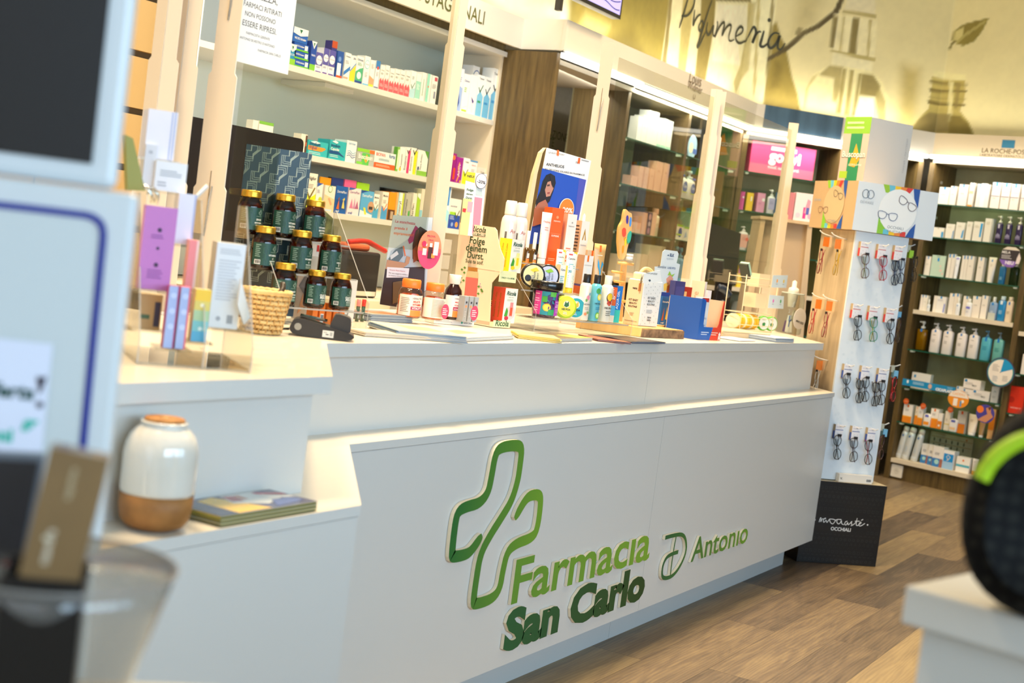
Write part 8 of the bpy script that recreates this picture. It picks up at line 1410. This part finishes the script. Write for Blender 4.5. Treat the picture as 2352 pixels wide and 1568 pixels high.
for hx,hy,gx,gy,c_,nm_,rn,tc_ in((2096,566,2096,618,'1c1a1c','black','top row','a8d83a'),(2066,706,2058,758,'4a2f2a','brown','second row','7ab8d8'),(2062,842,2048,893,'b81c28','bright red','third row','7ab8d8'),(2036,976,2020,1026,'5a3a3a','rose brown','lowest row','7ab8d8')):
 S_=(TW.P[0]+TW.D[0]*uR,TW.P[1]+TW.D[1]*uR);FSd=Face((S_[0]-TW.N[0]*.03,S_[1]-TW.N[1]*.03),-43+0);u_,z_=FSd.uv(hx,hy);P_=(FSd.P[0]+FSd.D[0]*.002,FSd.P[1]+FSd.D[1]*.002,z_)
 t=root('display_hook','white hook sticking out of the hidden right side, '+rn,'hook',P_,TW.a+rad(90),'hooks on the right side');b=MB();b.tube(smooth_path([(0,0,0),(0,-u_*.75,0),(0,-u_-.012,.012)],1),.0028,M('eceae4',.3),6);b.build('peg',t)
 b=MB();b.box(-.012,.012,-u_*.8-.012,-u_*.8+.012,-.058,-.02,M(tc_,.5));b.box(-.003,.004,-u_*.7,-u_*.7+.02,-.03,.005,M('c8c4ac',.5));b.build('price_card',t)
 specs(FSd,gx,gy,c_,c_,'%s glasses at the right side of the tower, %s'%(nm_,rn),yawx=30,group='glasses on the right side',off=.02)
# ---------------------------------------------------------------- ledge: ceramic jar and magazines
p=onz(347,1210,.8525);k=px_w(p,1);p[1]=min(p[1],1.545);cj=root('ceramic_jar','white glazed ceramic jar with brown clay foot and cork lid on the ledge','jar',tuple(p),0);R_=86*k;h=256*k;R_=min(R_,.0595)
CL=mixmat('brown_clay','8a5a28','a8733a',30,rough=.6,bump=.15);GZ=mixmat('white_glaze','d8d2c4','e6e2d8',6,rough=.12,coat=.8)
b=MB();b.lathe([(R_*.55,0),(R_*.78,.006),(R_*.92,h*.10),(R_*.97,h*.2),(R_*.985,h*.33)],CL,48);b.build('clay_foot',cj)
b=MB();b.lathe([(R_*.99,h*.33),(R_,h*.36),(R_,h*.68),(R_*.96,h*.77),(R_*.86,h*.85),(R_*.72,h*.90),(R_*.62,h*.925),(R_*.61,h*.95),(R_*.64,h*.962),(R_*.6,h*.97)],GZ,48);b.build('glazed_body',cj)
b=MB();b.lathe([(R_*.5,h*.95),(R_*.54,h*.965),(R_*.54,h*.992),(R_*.5,h),(0,h)],mixmat('cork','9a6430','bb8446',60,rough=.8),36);b.lathe([(R_*.16,h+.0004),(0,h+.0006)],M('d8a868',.5),16);b.build('cork_lid',cj)
mg=root('magazine_stack','stack of colourful magazines with a yellow and blue cover on the ledge','magazines',(1.815,1.492,.8525),rad(0));rr=random.Random(2)
b=MB()
for i in range(14):o_=rr.uniform(-.003,.003);b.box(o_,.262+o_,rr.uniform(0,.003),.112,i*.00125,i*.00125+.001,M(('8a8a3a','c8b020','a8a8a0','6a6a48','d8cba8')[(i*3)%5],.4))
b.build('magazines',mg)
b=MB();zt_=14*.00125+.0002
def cov(pts,c,d=0):b.add([(x,y,zt_+d)for x,y in pts],[tuple(range(len(pts)))],M(c,.25,coat=.4))
cov([(0,0),(.262,0),(.262,.112),(0,.112)],'4a4a6a');cov([(.05,.005),(.14,.005),(.12,.06),(.10,.11),(.05,.10)],'e0b82a',.0002);cov([(.10,.06),(.16,.03),(.22,.05),(.21,.11),(.12,.11)],'d8dcd8',.0003);cov([(.11,.07),(.135,.065),(.145,.10),(.12,.105)],'a83a34',.0004);cov([(.14,.075),(.155,.07),(.16,.10),(.145,.1)],'c08a6a',.0005);cov([(.16,.01),(.25,.02),(.24,.05),(.19,.05)],'4a5a9a',.0004);cov([(.20,.06),(.255,.045),(.255,.06),(.20,.09)],'e8e4dc',.0005);cov([(.20,.092),(.258,.066),(.258,.078),(.20,.106)],'c83a44',.0006);cov([(.0,.0),(.05,.0),(.05,.04),(.02,.1),(0,.1)],'2f3448',.0004)
b.build('cover',mg)

# ---------------------------------------------------------------- acrylic stand with cartons on the near counter
FA=Face(tuple(onz(470,835,1.083)[:2]),-38);ac=froot(FA,'near_cosmetics_stand','out-of-focus acrylic stand loaded with pastel cartons on the near counter','display stand')
def fbox(nm,lb,quad,d,col,ops=(),off=0,side=None,cat='carton',group=None,lean=0):
 f_=Face((FA.P[0]-FA.N[0]*off,FA.P[1]-FA.N[1]*off),-38);q=[f_.uv(*p_)for p_ in quad];x0,x1=q[3][0],q[2][0];z0=(q[3][1]+q[2][1])/2;z1=(q[0][1]+q[1][1])/2
 u0=(x0+x1)/2;P_=(f_.P[0]+f_.D[0]*u0,f_.P[1]+f_.D[1]*u0,z0);o=carton(nm,lb,cat,P_,f_.a,x1-x0,d,z1-z0,col,ops,side=side,group=group);return o,x0,x1,z0
sh=[]
for a in(('violet_carton','broad violet carton with dark round marks behind the kiosk edge',[(342,470),(420,482),(388,670),(315,660)],.03,'b873bc',[('c',.5,.72,.07,'3a1f48'),('c',.5,.5,.05,'3a1f48'),('c',.5,.3,.07,'3a1f48'),('l',.25,.75,.66,2,'8a4a98',.03),('l',.25,.75,.24,4,'8a4a98',.03)],0,'c88acc'),
  ('pattern_carton','slim blue patterned carton with pink edge, left of the pair',[(386,655),(410,658),(397,800),(374,798)],.03,'9db0de',[('c',.5,.85,.3,'b8c8ee'),('c',.5,.6,.3,'b8c8ee'),('c',.5,.35,.3,'b8c8ee'),('r',.88,0,1,1,'a84a8a')],-.05,'a84a8a'),
  ('pattern_carton','slim blue patterned carton with coral side, right of the pair',[(413,658),(436,660),(424,802),(401,800)],.03,'9db0de',[('c',.5,.85,.3,'b8c8ee'),('c',.5,.6,.3,'b8c8ee'),('c',.5,.35,.3,'b8c8ee'),('r',.82,0,1,1,'d8687a')],-.05,'d8687a'),
  ('gradient_carton','small carton shading from yellow down to sky blue',[(447,664),(488,666),(473,786),(437,783)],.03,'9ac8b8',[('r',0,.78,1,1,'ecc43a'),('r',0,.6,1,.78,'d8c868'),('r',0,.4,1,.6,'a8c8a0'),('r',0,.2,1,.4,'7ac0c8'),('r',0,0,1,.2,'5aaed8'),('c',.5,.7,.12,'f0ecd0'),('c',.5,.25,.12,'d8ecf0')],-.04,'d8cfa0'),
  ('tall_white_carton','tall white printed carton standing right of the acrylic stand',[(485,556),(563,560),(544,757),(478,750)],.05,'dfe3e8',[('l',.12,.9,.93,3,'b0b4bc',.025),('l',.12,.9,.8,14,'bcc0c8',.035),('r',.6,.06,.8,.16,'9aa0a8'),('c',.3,.11,.08,'a8acb4')],.02,'c8c4b4'),
  ('coral_carton','slim coral carton behind the gradient one',[(431,550),(456,552),(446,665),(424,660)],.03,'ef8a8a',[('r',.75,0,1,1,'f4ccc4')],.03,'f0a8a0'),
  ('white_carton_block','white carton above the coral one',[(376,440),(453,446),(440,560),(400,560)],.05,'dfe0ee',[('r',.9,0,1,1,'a8b4dc')],.06,'e8e8f0'),
  ('printed_white_carton','white carton with a line of small print and a code square',[(352,368),(430,376),(424,442),(352,438)],.06,'e4e6ea',[('l',.15,.85,.7,3,'9aa0a8',.08),('l',.1,.4,.3,2,'9aa0a8',.1)],.08,'dfe0e8'),
  ('tilted_white_carton','small white carton left of the printed one',[(318,328),(352,332),(352,430),(325,428)],.05,'d8d8de',[('l',.3,.7,.85,2,'7a7a84',.04)],.09,'c8ccd4'),
  ('top_white_carton','large plain white carton on top of the stand',[(337,250),(402,256),(398,368),(330,362)],.07,'e6e2ea',[('r',.8,0,.84,1,'a8b4dc'),('r',.9,0,.94,1,'a8b4dc')],.10,'d0d4e8'),
  ('pale_bottle_box','beige label box low behind the violet carton',[(305,672),(372,678),(366,760),(300,752)],.04,'cfae78',[('r',.3,.3,.6,.42,'5a7a5a'),('r',.75,.1,.95,.8,'4a4a60')],.05,'d8c090')):
 o,x0,x1,z0=fbox(*a[:7],side=a[7]);sh.append((x0,x1,z0,a[6]))
b=MB();X=Matrix.Rotation(rad(14),4,'Y');f_=Face((FA.P[0]-FA.N[0]*.05,FA.P[1]-FA.N[1]*.05),-38);q=f_.pts([(285,310),(302,318),(330,438),(290,436)]);b.prism(q,-.02,.02,M('8f9048',.5));tag(b.build('olive_pouch',loc=(f_.P[0],f_.P[1],0),yaw=f_.a),'olive green pointed pouch peeking past the kiosk edge','pouch')
b=MB();f_=Face((FA.P[0]+FA.N[0]*.03,FA.P[1]+FA.N[1]*.03),-38)
for pts in([(330,425),(345,440),(350,465)],[(352,432),(362,448),(358,468)],[(340,440),(350,452)]):b.tube([(f_.uv(*p_)[0],0,f_.uv(*p_)[1])for p_ in pts],.004,M('d8d4c8',.1,.9),8)
tag(b.build('metal_keyring',loc=(f_.P[0],f_.P[1],0),yaw=f_.a),'shiny metal ring and clasp above the violet carton','keyring')
for x0,x1,z0,off in sh:
 if z0>1.10:b=MB();b.box(x0-.012,x1+.012,off-.008,off+.075,z0-.0045,z0-.0008,ACRYL);b.build('step',ac)
uu=[FA.uv(px,760)[0]for px in(305,452,560)]
for u_ in uu:b=MB();b.prism([(-.09,1.0835),(-.09,1.13),(.10,1.38),(.17,1.38),(.17,1.0835)],-.0015,.0015,ACRYL,X=Matrix.Translation((u_,0,0))@Matrix.Rotation(rad(90),4,'Z'),side=ACEDGE);b.build('side_panel',ac)
b=MB();b.box(uu[0],uu[2],-.09,.17,1.0835,1.0875,ACRYL);b.build('base',ac)
fo=Face((FA.P[0]-FA.N[0]*.0,FA.P[1]),-38);b=MB();q=fo.pts([(553,640),(574,728),(560,745),(545,700)]);b.prism(q,-.004,.008,M('e8e8e6',.5));tag(b.build('paper_tissue',loc=(fo.P[0],fo.P[1],0),yaw=fo.a),'crumpled white paper between the tall white carton and the basket','paper')
b=MB();q0,q1=fo.uv(458,470),fo.uv(500,428);b.tube([(q0[0],.1,q0[1]),(q1[0],.1,q1[1])],.004,M('dcdcd8',.4),6);b.tube([(q0[0],.1,q0[1]),(fo.uv(462,560)[0],.1,fo.uv(462,560)[1])],.003,M('dcdcd8',.4),6);tag(b.build('tag_string',loc=(fo.P[0],fo.P[1],0),yaw=fo.a),'white printed ribbon strung in front of the leftmost broad post','ribbon')

# ---------------------------------------------------------------- kiosk in the left foreground
def at(px,py,d):return ray(px,py)*(d/F)+CAM
KB=at(255,700,1.30);FQ=Face((KB[0],KB[1]),-47);kk=froot(FQ,'info_kiosk','tall pale grey-blue kiosk with a dark screen, blurred at the left edge','kiosk');kk['label']='pale grey-blue kiosk with dark screen and paper sign, blurred at the left edge'
KC=M('cdd2d3',.35,coat=.2);FU=Face((KB[0]-FQ.N[0]*.02,KB[1]-FQ.N[1]*.02),-47)
xr=FQ.uv(268,900)[0];xu=FU.uv(290,200)[0];zs=FQ.uv(200,431)[1];xl=xr-.34
b=MB();b.box(xl,xr,0,.10,.002,zs,KC);b.build('lower_body',kk,bevel=.006)
b=MB();b.box(xl+.01,xu,.022,.075,zs+.001,2.0,KC);b.build('screen_housing',kk,bevel=.008)
s0=FU.uv(230,200)[0];zsc=FU.uv(120,364)[1]
b=MB();b.box(xl+.05,s0,.019,.0215,zsc,1.95,M('120e0c',.45));b.build('screen',kk)
gp_=[FQ.uv(*p_)for p_ in[(-260,440),(190,492),(214,498),(232,512),(238,532),(236,560),(190,1032),(150,1450)]];b=MB();b.ribbon(smooth_path(gp_,1),.0065,-.0018,M('1c2a86',.35),-.0002);b.build('blue_gasket',kk)
b=MB();gi=[(x-.004,z-.004)for x,z in gp_];b.flat([gi[0]]+gi[1:]+[(gi[0][0],gi[-1][1])],-.0006,M('c6cccb',.4));b.build('inner_panel',kk)
b=MB();b.flat(FQ.pts([(-120,764),(122,790),(97,1036),(-120,1030)]),-.0025,M('d9dcea',.6));b.build('paper_sign',kk)
b=MB();FQ.text(b,'Offerta',(-68,897),(78,922),'1f4a40',-.0034,bold=.03,shear=.1);FQ.poly(b,[(84,864),(109,864),(94,902),(90,902)],'3a3440',-.0034);b.flat(ell(*FQ.uv(92,928),.0032,.0032,12),-.0034,M('3a3440'))
FQ.text(b,'gr',(50,975),(88,985),'2fb8a0',-.0034,bold=.04,shear=.2);FQ.text(b,'ioni',(-40,1005),(28,1016),'2fb8a0',-.0034,bold=.04);b.build('handwriting',kk)
b=MB();b.box(xl,xr+.26,-.42,-.002,.905,.925,M('c4bfae',.4));b.build('shelf',kk,bevel=.002)
b=MB();b.box(xl+.05,xl+.07,-.40,-.38,0.001,.905,KC);b.box(xr+.2,xr+.22,-.40,-.38,0.001,.905,KC);b.build('shelf_leg',kk)
# pad, brown carton in its black holder, clear bowl
FT2=Face(tuple(at(40,1200,1.12)[:2]),-47);b=MB();q=FT2.pts([(-120,1035),(104,1046),(52,1330),(-120,1330)]);tp_=froot(FT2,'payment_pad','dark pad with grey frame leaning in the lower left corner','pad')
b.prism(q,0,.012,M('6a7078',.35));b.build('frame',tp_);b=MB();b.prism(FT2.pts([(-110,1048),(92,1058),(48,1288),(-110,1288)]),-.002,-.0002,M('2b292b',.3));b.build('screen',tp_);b=MB();b.flat(FT2.pts([(8,1284),(34,1286),(32,1298),(8,1296)]),-.003,M('b84a4a'));b.build('red_mark',tp_)
b=MB();za=FT2.uv(0,1330)[1];b.box(-.10,.01,.002,.02,.926,za+.004,M('2a2a2c',.4));b.build('support',tp_)
BX=at(110,1335,1.02);FZ=Face((BX[0],BX[1]),-50);bxr=root('brown_carton','bronze-brown slim carton with pale upright lettering leaning in the lower left','carton',tuple(BX),FZ.a);bxr.rotation_euler=(0,rad(7.5),FZ.a)
k=1.02/F;wB,hB=134*k,306*k
b=MB();BR=mixmat('bronze_board','6f5738','8a6c44',8,rough=.28,coat=.3);b.box(-wB/2,wB/2,0,.022,0,hB,BR);b.build('carton_body',bxr)
b=MB();b.art([('v','mavora',.42,.26,.27,'d8ccb4',.02),('v','supreme',.52,.76,.24,'c8b894',.01),('c',.3,.32,.05,'c8bca0')],-wB/2,0,wB,hB,0);b.build('printed_lettering',bxr)
b=MB();hw=165*k/2;b.box(BX[0]-0,BX[0],0,0,0,0,MD)if 0 else None;bh=root('black_holder','black open holder supporting the bronze-brown carton','holder',(BX[0],BX[1],.926),FZ.a)
hz=BX[2]-.926;b.box(-hw-.006,hw,-.004,-.001,0,hz+.002,M('191614',.3));b.box(-hw-.006,hw,.028,.031,0,hz+.01,M('191614',.3));b.box(-hw-.006,hw,-.001,.028,hz-.006,hz-.003,M('191614',.3));b.box(-hw-.006,-hw-.003,-.001,.028,0,hz,M('191614',.3));b.box(hw-.003,hw,-.001,.028,0,hz,M('191614',.3));b.build('holder_body',bh)
BC=at(128,1292,1.10);bo=root('clear_bowl','clear plastic bowl with a flared rim in the lower left foreground','bowl',(BC[0],BC[1],.926),0);Rb=274*1.10/F;hb=BC[2]-.926
b=MB();cp_=clear('bowl_plastic','ded8cf',1.6,.08,haze=.10);b.lathe([(0,.002),(Rb*.32,.002),(Rb*.46,.02),(Rb*.72,hb*.45),(Rb*.93,hb*.85),(Rb,hb)],cp_,48);b.build('bowl_body',bo)
b=MB();b.tube([(Rb*math.cos(i*.1309),Rb*math.sin(i*.1309),hb)for i in range(48)],.0016,clear('bowl_rim','b8aea8',2,.1,haze=.25),6,closed=True);b.build('rim',bo)

# ---------------------------------------------------------------- pedestal and cushion in the right foreground
PC=onz(2080,1343,1.082);FE=Face(tuple(PC[:2]),-103);pe=froot(FE,'white_pedestal','white pedestal with overhanging slab, blurred at the lower right','pedestal')
b=MB();b.box(0,.5,0,.42,1.042,1.082,PAN);b.build('slab',pe,bevel=.003)
b=MB();b.box(.018,.48,.018,.40,.002,1.042,PAN);b.build('body',pe)
def dots():
 m=bpy.data.materials.new('dotted_rubber');m.use_nodes=True;nt=m.node_tree;b_=nt.nodes['Principled BSDF'];v=nt.nodes.new('ShaderNodeTexVoronoi');v.inputs['Scale'].default_value=62;v.inputs['Randomness'].default_value=.25;tc=nt.nodes.new('ShaderNodeTexCoord')
 cr=nt.nodes.new('ShaderNodeValToRGB');cr.color_ramp.elements[0].position=.28;cr.color_ramp.elements[1].position=.40;cr.color_ramp.elements[0].color=lin('22211c');cr.color_ramp.elements[1].color=lin('080707')
 nt.links.new(tc.outputs['Object'],v.inputs['Vector']);nt.links.new(v.outputs['Distance'],cr.inputs[0]);nt.links.new(cr.outputs[0],b_.inputs['Base Color']);b_.inputs['Roughness'].default_value=.8;b_.inputs['Specular IOR Level'].default_value=.2;return m
CC=onz(2432,1452,1.083);CC=CC+np.array([.05,.0,0]);ro=246*1.48/F;FCU=Face((CC[0],CC[1]),-80);zc=1.083;hC=470*1.50/F
cu=root('dotted_cushion','black dotted rounded cushion with lime green piping standing on the white pedestal','cushion',(CC[0],CC[1],zc),rad(-80))
b=MB();n=44;out=[]
for i in range(n):a=2*math.pi*i/n;c,s_=math.cos(a),math.sin(a);kx=(abs(c)**2.7+abs(s_)**2.7)**(-1/2.7);out.append((ro*c*kx*(1-.16*max(0,s_)),hC/2+hC/2*s_*kx))
lay=[(-.045,.80),(-.042,.92),(-.030,.985),(0,1),(.030,.985),(.042,.92),(.045,.80)];vs=[]
for y,q in lay:vs+=[(x*q,y,hC/2+(z-hC/2)*q)for x,z in out]
fs=[tuple(range(n))]+[(j*n+i,j*n+(i+1)%n,(j+1)*n+(i+1)%n,(j+1)*n+i)for j in range(len(lay)-1)for i in range(n)]+[tuple(range(len(lay)*n-1,(len(lay)-1)*n-1,-1))]
zmin=min(v[2]for v in vs);b.add([(x,y,z-min(zmin,0)+.0)for x,y,z in vs],fs,dots(),True);b.build('cushion_body',cu)
b=MB();pp=[]
for px,py in((2254,1100),(2268,1072),(2290,1046),(2320,1024),(2352,1008),(2400,1000),(2450,1006)):
 u_,z_=Face((CC[0]+FCU.N[0]*.043,CC[1]+FCU.N[1]*.043),-80).uv(px,py);pp.append((u_,-.043,z_-zc))
b.tube(smooth_path(pp,2),.008,M('a8cf1e',.4),8);b.build('lime_piping',cu)

# ---------------------------------------------------------------- screen hanging above the fascia
fs_=Face((6.4,3.45),0);tv=froot(fs_,'wall_screen','hanging screen showing violet wavy lines above the fascia','screen')
q=fs_.pts([(1322,-10),(1425,44),(1447,-80)]);b=MB();X_=[fs_.uv(1300,2)[0],fs_.uv(1425,45)[0]];zb=fs_.uv(1425,45)[1]
b.box(X_[0],X_[1],0,.05,zb,3.3,M('1c1b1e',.3));b.build('housing',tv)
b=MB();b.box(X_[0]+.02,X_[1]-.02,-.002,0,zb+.02,3.28,glow('violet_screen','a8a4ee',1.1));b.build('picture',tv)
b=MB()
for i in range(14):b.ribbon(smooth_path([(X_[0]+.03+t_*(X_[1]-X_[0]-.06),zb+.05+i*.035+.012*math.sin(t_*12+i))for t_ in[j/12 for j in range(13)]],1),.005,-.0028,M('2a2a6a'))
b.build('wave_lines',tv)
pz=fs_.uv(1297,43);b=MB();b.box(pz[0]-.03,pz[0]+.0,.02,.05,2.56,3.899,M('2a2724',.4));b.build('bracket_post',tv)
